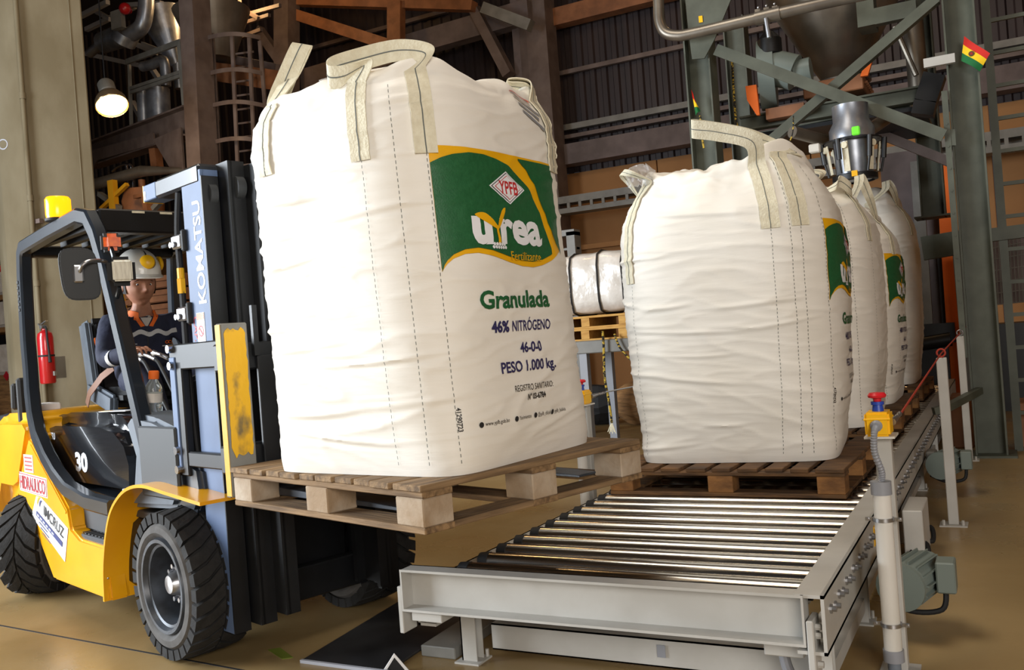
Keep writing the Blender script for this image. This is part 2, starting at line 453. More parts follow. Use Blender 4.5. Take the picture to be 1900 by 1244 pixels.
# ------------------------------------------------------------------ lettering
_tc = {}
def text2d(s, bold=0.0, sx=1.0, shear=0.0, fine=0.0):
    """triangles of a string in 2D, cap height 1, starting at x = 0"""
    key = (s, bold, sx, shear, fine)
    if key in _tc: return _tc[key]
    cu = bpy.data.curves.new('t', 'FONT'); cu.body = s; cu.size = 1.0; cu.offset = bold; cu.resolution_u = 3; cu.shear = shear
    ob = bpy.data.objects.new('t', cu); COL.objects.link(ob)
    dg = bpy.context.evaluated_depsgraph_get()
    me = bpy.data.meshes.new_from_object(ob.evaluated_get(dg))
    bm = bmesh.new(); bm.from_mesh(me)
    bmesh.ops.triangulate(bm, faces=bm.faces[:])
    if fine > 0:
        for _ in range(5):
            es = [e for e in bm.edges if e.calc_length() > fine]
            if not es: break
            bmesh.ops.subdivide_edges(bm, edges=es, cuts=1, use_grid_fill=False)
            bmesh.ops.triangulate(bm, faces=bm.faces[:])
    bm.verts.index_update()
    vs = np.array([(v.co.x, v.co.y) for v in bm.verts]) if len(bm.verts) else np.zeros((0, 2))
    fs = [tuple(v.index for v in f.verts) for f in bm.faces]
    bm.free(); bpy.data.meshes.remove(me); bpy.data.objects.remove(ob); bpy.data.curves.remove(cu)
    cap = 0.69
    if len(vs):
        vs = vs / cap; vs[:, 0] -= vs[:, 0].min(); vs[:, 0] *= sx
    _tc[key] = (vs, fs, float(vs[:, 0].max()) if len(vs) else 0.0)
    return _tc[key]
def flat_text(mb, s, o, xd, yd, h, bold=0.02, width=None, sx=1.0, center=False, mi=None, up=0.0):
    vs, fs, wdt = text2d(s, bold, sx)
    k = h if width is None else None
    kx = h if width is None else width / wdt
    o = Vector(o); xd = Vector(xd).normalized(); yd = Vector(yd).normalized(); nn = xd.cross(yd)
    x0 = -wdt * kx / 2 if center else 0
    mb.add([o + xd * (x0 + v[0] * kx) + yd * (v[1] * h) + nn * up for v in vs], fs, mi)
    return mb
# ------------------------------------------------------------------ the hall
WY = 18.0
def struct(mb, name, m, label, cat, **k):
    return tag(mb.build(name, m, **k), label, cat, kind='structure')
mb = MB(); mb.span((-42, -14, -0.2), (14, WY, 0.0)); struct(mb, 'floor', MT['floor'], 'worn ochre brown concrete floor of the hall', 'floor')
# control joints cut in the floor
mb = MB()
for p, q in (((-8.0, 3.34), (-3.2, 3.02)), ((-3.2, 3.02), (3.0, 2.6))):
    mb.bar((p[0], p[1], 0.0005), (q[0], q[1], 0.0005), 0.012, 0.002)
struct(mb, 'floor_joint', MT['black'], 'dark joint line across the floor beside the front tyre', 'joint')
zb = 4.75
mb = MB()
n = 190; x0, x1 = -42.0, 14.0; rows = [[], []]
per = 0.26
x = x0
while x < x1:
    for dx, dy in ((0, 0), (0.10, 0), (0.13, -0.05), (0.23, -0.05)):
        for r_, z in ((0, zb), (1, 11.0)): rows[r_].append(Vector((x + dx, WY + dy, z)))
    x += per
mb.grid(rows); struct(mb, 'wall_back', MT['cladding'], 'dark brown ribbed cladding of the back wall', 'wall', smooth=False)
mb = MB()
x = x0
while x < x1:
    mb.span((x + 0.01, WY - 0.02, 0), (x + 2.99, WY + 0.15, zb), 0.01); x += 3.0
struct(mb, 'wall_back', MT['wall_tan'], 'tan wall panels below the ribbed cladding', 'wall')
mb = MB(); mb.span((-42, -14, 11.0), (14, WY + 0.2, 11.2)); struct(mb, 'ceiling', MT['roof'], 'dark sheet roof above the hall', 'ceiling')
mb = MB(); mb.span((13.8, -4, 0), (14, WY, 11)); struct(mb, 'wall_right', MT['wall_tan'], 'plain side wall beyond the conveyor and ladder', 'wall')

def W(px, py, Y): return at(px, py, Y)
def beam(name, m, p, q, wd, ht, label, cat='beam', kind='structure', ib=False, group=None, up=(0, 0, 1)):
    mb = MB()
    if ib: mb.ibeam(p, q, wd, ht, 0.018, up)
    else: mb.bar(p, q, wd, ht, up)
    return tag(mb.build(name, MT[m]), label, cat, group, kind)
def pxplate(name, m, pts, Y, th, label, cat, kind=None, group=None):
    P = [W(a, b, Y) for a, b in pts]
    mb = MB(); mb.prism([(p.x, p.z) for p in P], Y, Y + th, 'xz')
    return tag(mb.build(name, MT[m]), label, cat, group, kind)
# girts, ledge beams and tray along the back wall, between the two bags
def wallbar(name, m, a, b, Y, wd, ht, label, cat='beam', ex=6.0):
    p, q = W(*a, Y), W(*b, Y); z = (p.z + q.z) / 2
    return beam(name, m, (min(p.x, q.x) - 0.0, Y, z), (max(p.x, q.x) + ex, Y, z), wd, ht, label, cat)
wallbar('girt', 'brown_steel', (1030, 135), (1280, 88), 17.85, 0.10, 0.09, 'thin upper girt across the ribbed cladding')
wallbar('girt', 'grey_steel', (1022, 243), (1285, 193), 17.8, 0.14, 0.12, 'light dusty girt across the cladding, above the concrete ledge')
wallbar('girt', 'brown_steel', (1022, 262), (1285, 212), 17.8, 0.2, 0.08, 'dark lower girt just under the dusty girt')
wallbar('beam', 'conc_beam', (1030, 292), (1290, 250), 17.7, 0.4, 0.42, 'thick grey concrete ledge beam along the back wall')
wallbar('beam', 'rust_steel', (1005, 38), (1205, -5), 17.6, 0.3, 0.36, 'orange lit steel beam above the ribbed cladding')
# cable tray
p, q = W(1022, 385, 17.2), W(1160, 362, 17.2)
mb = MB(); z = (p.z + q.z) / 2
mb.span((p.x - 0.5, 16.9, z - 0.02), (p.x + 9, 17.3, z + 0.12)); mb.span((p.x - 0.5, 16.9, z - 0.22), (p.x + 9, 17.3, z - 0.12))
for k in range(38): mb.span((p.x - 0.5 + 0.25 * k, 16.9, z - 0.14), (p.x - 0.44 + 0.25 * k, 16.94, z))
tag(mb.build('cable_tray', MT['grey_steel']), 'grey cable tray running along the tan wall between the bags', 'cable tray')
# tall building column behind the big bag
p = W(1012, 200, 17.4)
beam('column', 'brown_steel', (p.x, 17.3, 0), (p.x, 17.3, 11), 0.62, 0.5, 'broad brown building column behind the printed side of the big bag', 'column', up=(0, 1, 0))
p2 = W(972, 100, 17.2)
beam('column', 'conc_beam', (p2.x, 17.2, 4), (p2.x, 17.2, 9.6), 0.32, 0.3, 'pale narrow column beside the broad brown column', 'column', up=(0, 1, 0))
beam('brace', 'grey_steel', W(898, 15, 16.5), W(985, 48, 16.5), 0.2, 0.22, 'short knee brace at the head of the pale column', 'brace')
beam('beam', 'conc_beam', W(742, 92, 17.0), W(985, 22, 17.0), 0.3, 0.46, 'grey sloping-looking girder behind the top of the big bag', 'beam')
beam('brace', 'brown_steel', W(880, 15, 16.8), W(945, 140, 16.8), 0.26, 0.2, 'steep grey diagonal brace above the big bag', 'brace')
beam('beam', 'rust_steel', W(540, 2, 16.6), W(880, 12, 16.6), 0.24, 0.2, 'brown top chord over the big bag', 'beam')
beam('brace', 'rust_steel', W(550, 28, 16.6), W(735, 88, 16.6), 0.24, 0.24, 'rusty diagonal brace above the big bag', 'brace')
beam('brace', 'rust_steel', W(735, 5, 16.5), W(735, 115, 16.5), 0.34, 0.2, 'rusty upright strut above the big bag', 'brace', up=(0, 1, 0))
beam('beam', 'brown_steel', W(565, 150, 17.0), W(742, 100, 17.0), 0.3, 0.46, 'dim girder behind the upright loop of the big bag', 'beam')
beam('girt', 'brown_steel', W(560, 95, 17.8), W(830, 20, 17.8), 0.1, 0.09, 'thin girt behind the rusty diagonal', 'beam')
beam('column', 'brown_steel', W(532, -5, 16.4), W(532, 420, 16.4), 0.42, 0.4, 'dark column behind the mast-side edge of the big bag', 'column', up=(0, 1, 0))
beam('brace', 'brown_steel', W(480, 55, 16.4), W(532, 130, 16.4), 0.2, 0.2, 'short diagonal against the dark column', 'brace')

# ------------------------------------------------------------------ concrete pillar with conduit and extinguisher, left
pa = at(0, 300, 7.2); pb = at(45, 300, 6.9); pc = at(172, 300, 7.5)
mb = MB()
A, B_, C_ = Vector((pa.x, pa.y)), Vector((pb.x, pb.y)), Vector((pc.x, pc.y))
ex = (C_ - B_).normalized(); ey = Vector((-ex.y, ex.x))
wid = (C_ - B_).length
A = B_ + (A - B_).normalized() * 0.6
# outline: front face, left face, back
poly = [tuple(B_), tuple(C_), tuple(C_ + ey * 0.75), tuple(B_ + ey * 0.75 - ex * 0.35), tuple(B_ - ex * 0.26 + ey * 0.22)]
mb.prism(poly, 0, 11, 'xy', 0.012)
mb.bar((C_.x - ex.x * 0.13, C_.y - ex.y * 0.13, 0), (C_.x - ex.x * 0.13, C_.y - ex.y * 0.13, 11), 0.012, 0.02, up=(0, 1, 0))
struct(mb, 'pillar', MT['concrete'], 'tall stained concrete pillar behind the rear of the forklift', 'pillar')
fr_n = Vector((ex.y, -ex.x))
cb = B_ + ex * 0.035 + fr_n * 0.03
mb = MB(); mb.cyl((cb.x, cb.y, 0.9), (cb.x, cb.y, 10.5), 0.026, seg=12)
for z in (1.4, 2.4, 3.4, 4.6, 6.0): mb.cyl((cb.x, cb.y, z), (cb.x, cb.y, z + 0.07), 0.034, seg=12)
cd = mb.build('conduit_pipe', MT['concrete']); tag(cd, 'thin cream conduit running up the concrete pillar', 'conduit')
cl_ = cb + ex * 0.06
mb = MB(); mb.box((cl_.x, cl_.y, 3.16), (0.13, 0.05, 0.05)); mb.build('pipe_clip', MT['brown_steel'], cd)
# fire extinguisher on the pillar
eb = at(90, 712, 6.75); ez0 = eb.z; ezt = at(90, 612, 6.75).z
ex_t = thing('fire_extinguisher', 'red fire extinguisher with black hose hung on the concrete pillar', 'fire extinguisher', (eb.x, eb.y, ez0))
h_ = ezt - ez0
mb = MB(); mb.lathe([(0.0, 0.0), (0.075, 0.0), (0.085, 0.015), (0.086, h_ * 0.86), (0.075, h_ * 0.94), (0.04, h_ * 0.985), (0.028, h_ * 1.0), (0.028, h_ * 1.03)], (eb.x, eb.y, ez0), seg=28, cap0=False)
mb.build('cylinder', MT['red_paint'], ex_t)
mb = MB(); mb.lathe([(0.0866, h_ * 0.50), (0.0885, h_ * 0.505), (0.0885, h_ * 0.53), (0.0866, h_ * 0.535)], (eb.x, eb.y, ez0), seg=28, cap0=False, cap1=False); mb.build('strap', MT['black'], ex_t)
zt = ez0 + h_ * 1.03
mb = MB(); mb.box((eb.x, eb.y, zt + 0.015), (0.05, 0.05, 0.05), None, 0.008); mb.bar((eb.x - 0.04, eb.y, zt + 0.05), (eb.x + 0.05, eb.y, zt + 0.085), 0.03, 0.01); mb.bar((eb.x - 0.05, eb.y, zt + 0.02), (eb.x - 0.09, eb.y, zt + 0.06), 0.03, 0.012)
mb.cyl((eb.x + 0.02, eb.y - 0.03, zt + 0.015), (eb.x + 0.02, eb.y - 0.06, zt + 0.015), 0.022, seg=12)
mb.build('valve_handle', MT['steel'], ex_t)
mb = MB(); hp = smoothpath([(eb.x + 0.02, eb.y - 0.02, zt + 0.02), (eb.x + 0.10, eb.y - 0.05, zt - 0.005), (eb.x + 0.135, eb.y - 0.07, zt - 0.12), (eb.x + 0.165, eb.y - 0.08, zt - 0.30)], 8)
mb.tube(hp, 0.012, 8); hs_ = mb.build('hose', MT['black'], ex_t)
mb = MB(); mb.cyl(hp[-1], hp[-1] + Vector((0.02, -0.01, -0.09)), 0.014, 0.020, 12); mb.build('nozzle', MT['black'], hs_)
mb = MB(); mb.span((eb.x - 0.02, eb.y + 0.06, ez0 + 0.05), (eb.x + 0.02, eb.y + 0.22, ez0 + 0.30)); mb.box((eb.x + 0.09, eb.y + 0.02, ez0 + h_ * 0.18), (0.05, 0.03, 0.05)); mb.build('wall_bracket', MT['grey_steel'], ex_t)

# ------------------------------------------------------------------ stacks of wrapped goods left of the pillar
for k, (y0, y1, lab) in enumerate(((700, 640, 'bottom film-wrapped load in the stack beyond the concrete pillar'), (612, 560, 'middle film-wrapped load in the stack beyond the concrete pillar'), (552, 498, 'top film-wrapped load in the stack beyond the concrete pillar'))):
    a = at(-60, y0, 9.5); b = at(40, y0, 9.5); zt = at(0, y1, 9.5).z; zb_ = at(0, y0, 9.5).z
    t = thing('wrapped_load', lab, 'wrapped load', ((a.x + b.x) / 2, 9.9, zb_), 0, 'film-wrapped loads left of the pillar')
    mb = MB(); mb.span((a.x, 9.5, zb_ + 0.03), (b.x, 10.5, zt), 0.05, 2); mb.build('wrapped_goods', MT['film'], t)
    mb = MB(); mb.span((a.x - 0.02, 9.45, zb_ - 0.05), (b.x + 0.02, 10.5, zb_ + 0.03)); mb.build('board', MT['wood'], t)
p = at(-30, 760, 9.3); q = at(32, 690, 9.3)
t = thing('carton', 'brown carton with a hazard diamond under the wrapped loads', 'carton', ((p.x + q.x) / 2, 9.6, 0))
mb = MB(); mb.span((p.x, 9.3, 0.35), (q.x, 10.2, at(0, 700, 9.5).z - 0.052), 0.01); mb.span((p.x, 9.35, 0.0), (q.x, 10.1, 0.35)); mb.build('box', MT['wood'], t)
p_ = at(12, 698, 9.28); mb = MB(); mb.box(p_, (0.11, 0.01, 0.11), Matrix.Rotation(PI / 4, 3, 'Y')); mb.build('hazard_diamond', MT['red'], t)
p = at(22, 760, 8.2)
mb = MB(); mb.lathe([(0.17, 0), (0.20, 0.1), (0.21, 0.75), (0.16, 0.82), (0.08, 0.84)], (p.x, p.y, 0), seg=20); tag(mb.build('bin', MT['grey_tank']), 'blue grey plastic bin in front of the hazard carton', 'bin')
p = at(6, 455, 8.8); mb = MB(); mb.sphere(p, 0.26, (1, 1, 0.9), 18, 12); t_ = tag(mb.build('hanging_tank', MT['grey_tank']), 'rounded grey tank above the wrapped loads beyond the pillar', 'tank')
mb = MB()
for k in range(3): mb.tube(smoothpath([W(-8, 440 + 10 * k, 8.6), W(14, 436 + 12 * k, 8.6), W(24, 470 + 6 * k, 8.6), W(22, 500, 8.6)], 6), 0.014)
tag(mb.build('hoses', MT['black']), 'dark looped hoses hanging below the grey tank', 'hose')
p = W(8, 498, 8.7); mb = MB(); mb.box(p, (0.22, 0.1, 0.10), None, 0.02); tag(mb.build('tool_case', MT['red_paint']), 'small red case between the hoses and the wrapped loads', 'case')
mb = MB(); mb.bar(W(22, 330, 8.9), W(30, 450, 8.9), 0.10, 0.10, up=(0, 1, 0)); tag(mb.build('yellow_pole', MT['yel_pipe']), 'short yellow pole beside the rounded grey tank', 'pole')
p = W(14, 315, 17.0); q = W(19, 398, 17.0); mb = MB(); mb.span((p.x - 0.05, 17.0, q.z), (p.x + 0.16, 17.05, p.z + 0.3)); tag(mb.build('window_1', MT['gap_light']), 'narrow bright daylit slot beyond the concrete pillar', 'window', kind='structure')
mb = MB(); mb.span((W(-40, 100, 16).x, 15.6, 0), (W(12, 100, 16).x, 16, 9)); struct(mb, 'trim_1', MT['navy_dark'], 'dark post beyond the pillar and wrapped loads', 'post')
mb = MB(); mb.tube([W(6 + 8 * math.cos(2 * PI * k / 16), 268 + 9 * math.sin(2 * PI * k / 16), 6.6) for k in range(16)], 0.008, 6, closed=True); tag(mb.build('ring_hook', MT['strip']), 'white ring hanging at the edge of the concrete pillar', 'ring')

# ------------------------------------------------------------------ mezzanine, ducts and ladder behind the forklift
YL, YR = 13.0, 11.6
def mz(px, py):
    t = (px - 175) / 175.0; return at(px, py, YL + (YR - YL) * t)
P = [mz(168, 290), mz(355, 225)]
mb = MB(); mb.ibeam(P[0], P[1], 0.3, 0.52, 0.03); tag(mb.build('beam', MT['brown_steel']), 'brown mezzanine edge beam between pillar and rusty column', 'beam', kind='structure')
def mzplate(pts, name, m, label, cat, th=0.04, dy=-0.2):
    v0 = [mz(*p) for p in pts]; mb = MB()
    n = len(v0); a = [Vector((v.x, v.y + dy, v.z)) for v in v0]; b = [Vector((v.x, v.y + dy + th, v.z)) for v in v0]
    mb.add(a + b, [tuple(range(n)), tuple(range(2 * n - 1, n - 1, -1))] + [(i, i + n, (i + 1) % n + n, (i + 1) % n) for i in range(n)])
    return tag(mb.build(name, MT[m]), label, cat, kind='structure')
mzplate([(300, 262), (352, 240), (358, 322), (330, 312)], 'gusset_plate', 'brown_steel', 'tapered gusset where the mezzanine beam meets its column', 'gusset')
mzplate([(172, 285), (300, 250), (303, 270), (196, 300), (180, 330), (172, 332)], 'gusset_plate', 'brown_steel', 'haunch under the pillar end of the mezzanine beam', 'gusset')
beam('column', 'brown_steel', mz(360, -10), mz(382, 420), 0.32, 0.4, 'rusty building column above the forklift mast', 'column', up=(0, 1, 0))
beam('column', 'rust_steel', mz(286, 262), mz(292, 312), 0.16, 0.16, 'short orange lit stub column under the mezzanine beam', 'column', up=(0, 1, 0))
rl = thing('railing', 'grey guard railing on the mezzanine edge beam', 'railing', mz(175, 255))
for nm, a, b in (('top_rail', (235, 115), (335, 78)), ('mid_rail', (242, 172), (338, 140)), ('knee_rail', (240, 165), (338, 133))):
    mb = MB(); mb.bar(mz(*a), mz(*b), 0.05, 0.10 if nm == 'top_rail' else 0.06); mb.build(nm, MT['grey_steel'], rl)
for a, b in (((334, 78), (346, 215)), ((240, 120), (244, 240)), ((332, 85), (342, 205))):
    mb = MB(); mb.bar(mz(*a), mz(*b), 0.05, 0.05, up=(0, 1, 0)); mb.build('post', MT['grey_steel'], rl)
# silver ducts behind the railing
dc = thing('silver_duct', 'shiny tapered silver duct beside the rusty column', 'duct', at(308, 160, 13.2))
a = at(300, 28, 13.2); b = at(328, 122, 13.2)
mb = MB(); mb.cyl(b, a, 0.10, 0.46, 28); mb.build('cone', MT['duct'], dc); mb = MB(); mb.cyl(at(329, 118, 13.2), at(333, 165, 13.2), 0.09, seg=18); mb.build('outlet_pipe', MT['duct'], dc)
for (px, y0, y1, r, lab) in ((268, 168, 225, 0.12, 'narrow silver pipe standing on the mezzanine beside the wide drum'), (296, 165, 215, 0.22, 'wide silver drum on the mezzanine behind the railing')):
    mb = MB(); mb.cyl(at(px, y1 + 14, 12.6), at(px - 3, y0, 12.6), r, seg=24); tag(mb.build('silver_drum', MT['duct']), lab, 'drum')
mb = MB(); mb.tube(smoothpath([at(272, -20, 12.4), at(270, 22, 12.4), at(262, 50, 12.4), at(240, 66, 12.4), at(232, 70, 12.4)], 8), 0.15, 14); mb.cyl(at(236, 62, 12.4), at(228, 78, 12.4), 0.24, seg=20)
tag(mb.build('dust_pipe', MT['duct']), 'bent brown-grey dust pipe above the hanging lamp', 'pipe')
mb = MB(); mb.cyl(at(228, 66, 12.4), at(190, 80, 12.4), 0.22, 0.20, 20); mb.cyl(at(190, 80, 12.4), at(165, 100, 12.4), 0.10, 0.09, 16); tag(mb.build('filter_drum', MT['duct']), 'silver filter drum beside the concrete pillar top', 'drum')
mb = MB(); mb.box(at(219, 37, 12.05), (0.28, 0.1, 0.34)); tag(mb.build('control_box', MT['grey_steel']), 'small grey box hung by the bent dust pipe', 'box')
mb = MB(); mb.sphere(at(232, 16, 12.05), 0.11); mb.cyl(at(232, 16, 12.05), at(240, 20, 12.2), 0.06); tag(mb.build('red_valve', MT['red_paint']), 'round red valve above the grey box', 'valve')
mb = MB(); mb.tube(smoothpath([at(264, 124, 12.7), at(282, 120, 12.7), at(300, 112, 12.7), at(306, 122, 12.7), at(308, 160, 12.7)], 8), 0.10, 12); tag(mb.build('elbow_pipe', MT['duct']), 'small elbow pipe between the railing bars', 'pipe')
for k, (a, b) in enumerate((((160, 55), (250, 12)), ((180, 22), (205, 36)), ((160, 100), (262, 122)), ((200, 60), (290, 98)), ((235, 10), (300, 6)), ((250, 58), (285, 22)), ((265, 82), (330, 108)), ((150, 30), (200, 4)), ((276, 118), (300, 155)), ((246, 190), (264, 222)))):
    beam('roof_member', 'strip', at(*a, 15.2 - 0.1 * k), at(*b, 15.0 - 0.1 * k), 0.10, 0.10, 'pale thin roof member in the tangle of steel above the hanging lamp', 'roof member', group='pale roof members')
for k, (a, b) in enumerate((((400, 60), (500, 28)), ((420, 38), (520, 10)), ((388, 92), (485, 55)), ((440, 10), (480, 34)), ((430, 18), (445, 3)))):
    beam('roof_member', 'brown_steel', at(*a, 14.5), at(*b, 14.2), 0.07, 0.07, 'brown thin platform member above the ladder cage', 'roof member', group='brown platform members')
# hopper body above the ladder
mb = MB(); mb.cyl(at(400, 112, 13.0), at(392, 20, 13.0), 0.35, 0.72, 28); tag(mb.build('hopper', MT['hopper']), 'brown conical hopper above the caged ladder', 'hopper')
beam('beam', 'rust_steel', at(392, 132, 13.2), at(505, 148, 12.4), 0.3, 0.34, 'orange lit deck beam behind the caged ladder', 'beam')
beam('beam', 'brown_steel', at(440, 112, 13.4), at(520, 128, 13.0), 0.2, 0.16, 'dark pipe-like beam above the orange deck beam', 'beam')
mb = MB(); mb.cyl(at(392, 225, 12.6), at(385, 155, 12.6), 0.16, seg=20); tag(mb.build('glossy_pipe', MT['duct']), 'shiny upright pipe catching orange light inside the ladder cage', 'pipe')
# caged ladder
lc = thing('caged_ladder', 'brown ladder with safety cage above the forklift mast', 'ladder', at(400, 320, 12.0))
c0 = at(418, 66, 12.0); c1 = at(436, 300, 12.0)
for i, (a, b) in enumerate((((371, 72), (385, 330)), ((394, 62), (408, 330)), ((430, 60), (442, 330)), ((462, 64), (474, 330)), ((482, 76), (492, 200)))):
    mb = MB(); mb.bar(at(*a, 11.7 + 0.15 * abs(i - 1.5)), at(*b, 11.7 + 0.15 * abs(i - 1.5)), 0.07, 0.03, up=(0, 1, 0)); mb.build('cage_bar', MT['brown_steel'], lc)
for y, h in ((70, 9), (136, 9), (196, 9), (264, 9)):
    mb = MB(); pts = []
    for k in range(13):
        t = k / 12; pts.append(at(371 + (y - 70) * 0.055 + 112 * t, y - h * math.sin(PI * t) + 4 * (1 - t), 11.75 - 0.35 * math.sin(PI * t)))
    mb.ribbon(pts, [Vector((0, 0, 1))] * 13, 0.07, 0.012); mb.build('hoop', MT['brown_steel'], lc)
for k in range(9):
    y = 100 + 26 * k
    mb = MB(); mb.cyl(at(438 + 0.05 * k, y, 12.1), at(470 + 0.05 * k, y - 4, 12.1), 0.018, seg=8); mb.build('rung', MT['brown_steel'], lc)
# hanging sodium lamp with glowing reflector
hl_ = thing('hanging_lamp', 'glowing sodium hall lamp hanging beside the concrete pillar', 'lamp', at(208, 205, 9.5))
lc_ = at(208, 196, 9.5)
AX = Vector((-0.48, 0.20, 0.85)).normalized()
mb = MB(); mb.lathe([(0.235, 0.0), (0.225, 0.10), (0.17, 0.20), (0.11, 0.25)], lc_, AX, 28, False, True); mb.build('dome', MT['lamp_glass'], hl_)
mb = MB(); mb.lathe([(0.11, 0.25), (0.125, 0.27), (0.125, 0.44), (0.10, 0.48), (0.02, 0.50)], lc_, AX, 24, True, True); mb.build('ballast', MT['grey_steel'], hl_)
mb = MB(); mb.lathe([(0.225, 0.02), (0.20, -0.01), (0.12, -0.03), (0.0, -0.035)], lc_, AX, 28, False, False); mb.build('glass', MT['lamp_glow'], hl_)
mb = MB(); mb.lathe([(0.235, -0.012), (0.245, 0.0), (0.235, 0.014)], lc_, AX, 28, False, False); mb.build('rim', MT['lamp_glass'], hl_)
mb = MB(); mb.cyl(lc_ + AX * 0.5, lc_ + AX * 0.5 + Vector((0, 0, 5.0)), 0.012, seg=6); mb.build('suspension', MT['navy_dark'], hl_)
lamp('hanging_lamp_light', lc_ - AX * 0.16, 60, (1.0, 0.62, 0.25), 0.15)
# bits seen between the guard roof and the mezzanine
mb = MB(); mb.cyl(at(178, 342, 11.2), at(262, 318, 11.3), 0.10, seg=16); mb.cyl(at(262, 318, 11.3), at(345, 316, 11.4), 0.10, 0.04, 16); tag(mb.build('grey_pipe', MT['hopper']), 'slanting grey pipe above the guard roof', 'pipe')
mb = MB(); mb.tube(smoothpath([at(208, 318, 11.4), at(218, 310, 11.4), at(236, 305, 11.4), at(246, 318, 11.4), at(248, 400, 11.4)], 6), 0.022); mb.tube([at(234, 306, 11.4), at(250, 398, 11.4)], 0.02)
tag(mb.build('chrome_rail', MT['chrome']), 'bright bent handrail above the guard roof', 'handrail')
mb = MB(); mb.bar(at(208, 335, 11.0), at(212, 385, 11.0) - Vector((0, 0, 3.6)), 0.14, 0.1, up=(0, 1, 0)); tag(mb.build('yellow_post', MT['yel_pipe']), 'thick yellow post behind the guard roof', 'post')
mb = MB(); mb.bar(at(188, 388, 11.0), at(236, 342, 11.0), 0.07, 0.06); tag(mb.build('yellow_brace', MT['yel_pipe']), 'slanting yellow brace behind the guard roof', 'brace')
mb = MB(); mb.bar(at(185, 360, 11.2), at(222, 386, 11.0), 0.09, 0.08); mb.bar(at(285, 388, 11.0), at(318, 352, 11.0), 0.09, 0.08); tag(mb.build('truss_legs', MT['grey_steel']), 'pair of slanting grey legs behind the guard roof', 'truss')
mb = MB(); mb.lathe([(0.08, -at(268, 405, 11.4).z), (0.08, -0.05), (0.34, 0), (0.36, 0.3), (0.30, 0.5), (0.06, 0.55), (0.06, 0.68)], at(268, 405, 11.4), seg=24); tag(mb.build('pressure_vessel', MT['rust_steel']), 'dull brown vessel seen above the guard roof', 'vessel')
mb = MB(); mb.box(at(270, 362, 11.0), (0.5, 0.1, 0.06)); mb.bar(at(270, 365, 11.0), at(274, 392, 11.0), 0.1, 0.1, up=(0, 1, 0)); tag(mb.build('pipe_stand', MT['rust_steel']), 'small brown pipe stand on the vessel', 'stand')
# orange crates stacked behind the driver
for k in range(5):
    y1 = 640 - 26 * k
    a = at(232, y1, 9.6); b = at(340, y1, 9.6); zt = at(280, y1 - 23, 9.6).z
    t = thing('crate', ['lowest', 'second', 'middle', 'fourth', 'topmost'][k] + ' orange plank crate in the stack behind the driver', 'crate', ((a.x + b.x) / 2, 9.9, min(a.z, b.z)), 0, 'orange crates behind the driver')
    z0 = at(285, y1, 9.6).z
    mb = MB()
    for j in range(2): mb.span((a.x, 9.6, z0 + (zt - z0) * 0.5 * j + 0.01), (b.x, 9.64, z0 + (zt - z0) * 0.5 * (j + 1) - 0.01))
    mb.span((a.x, 9.64, z0), (b.x, 10.6, zt - 0.01)); mb.build('planks', MT['rust_steel'], t)
    if k == 2:
        mb = MB(); flat_text(mb, 'TT.O', at(224, y1 - 4, 9.58) + Vector((0, 0, 0)), (1, 0, 0), (0, 0, 1), 0.08, 0.02); mb.build('lettering', MT['black_print'], t)
    for x_ in (a.x + 0.1, b.x - 0.14): MB().span((x_, 9.585, z0), (x_ + 0.05, 9.6, zt - 0.01)).build('batten', MT['rust_steel'], t)
a = at(215, 660, 9.6); b = at(350, 660, 9.6)
mb = MB(); mb.span((a.x, 9.55, 0), (b.x, 10.6, at(285, 640, 9.6).z), 0.01); tag(mb.build('goods_stack', MT['wood_dark']), 'dim brown load under the orange crates', 'load')
mb = MB(); mb.bar(at(456, 340, 11), at(474, 640, 11) - Vector((0, 0, at(474, 640, 11).z)), 0.16, 0.1, up=(0, 1, 0)); tag(mb.build('orange_upright', MT['rust_steel']), 'orange lit upright seen in the gap between the mast and the big bag', 'upright')
mb = MB(); mb.span((at(430, 560, 13).x, 13, 0), (at(540, 560, 13).x, 13.4, at(500, 480, 13).z)); tag(mb.build('storage_rack', MT['rust_steel']), 'dim orange rack behind the mast rails', 'rack')

# ------------------------------------------------------------------ bench with strapped load between the bags
TY = 9.6
a = at(1000, 655, TY); b = at(1230, 650, TY)
ztop = at(1100, 632, TY).z; zlow = at(1100, 656, TY).z
bn = thing('bench', 'pale steel bench between the two big bags', 'bench', ((a.x + b.x) / 2, TY + 0.4, 0))
mb = MB(); mb.span((a.x, TY, zlow), (b.x, TY + 0.9, ztop), 0.01); mb.build('top_beam', MT['grey_steel'], bn)
for px in (1080, 1200):
    p = at(px, 655, TY)
    for yy in (TY + 0.06, TY + 0.8):
        mb = MB(); mb.bar((p.x, yy, 0), (p.x, yy, zlow), 0.09, 0.09, up=(0, 1, 0)); mb.build('leg', MT['pvc_grey'], bn)
def flat_pallet(y_px, lab, z0):
    zt = z0 + 0.14
    t = thing('wooden_pallet', lab, 'pallet', ((a.x + b.x) / 2, TY + 0.45, z0), 0, 'pale pallets on the bench')
    x0 = at(980, y_px, TY).x; x1 = at(1225, y_px, TY).x
    MB().span((x0, TY, zt - 0.025), (x1, TY + 0.85, zt), 0.003).build('deck_board', MT['wood_new'], t)
    MB().span((x0, TY + 0.02, z0), (x1, TY + 0.83, z0 + 0.02), 0.003).build('bottom_board', MT['wood_new'], t)
    for px in (1030, 1085, 1155, 1215):
        x = at(px, y_px, TY).x; MB().span((x - 0.05, TY + 0.01, z0 + 0.02), (x + 0.05, TY + 0.84, zt - 0.025)).build('block', MT['wood_new'], t)
    return zt
z = flat_pallet(620, 'lower pale pallet lying on the bench', ztop)
z = flat_pallet(595, 'upper pale pallet on the bench under the strapped load', z)
x0 = at(985, 560, TY).x; x1 = at(1225, 560, TY).x; zt = at(1100, 482, TY + 0.4).z
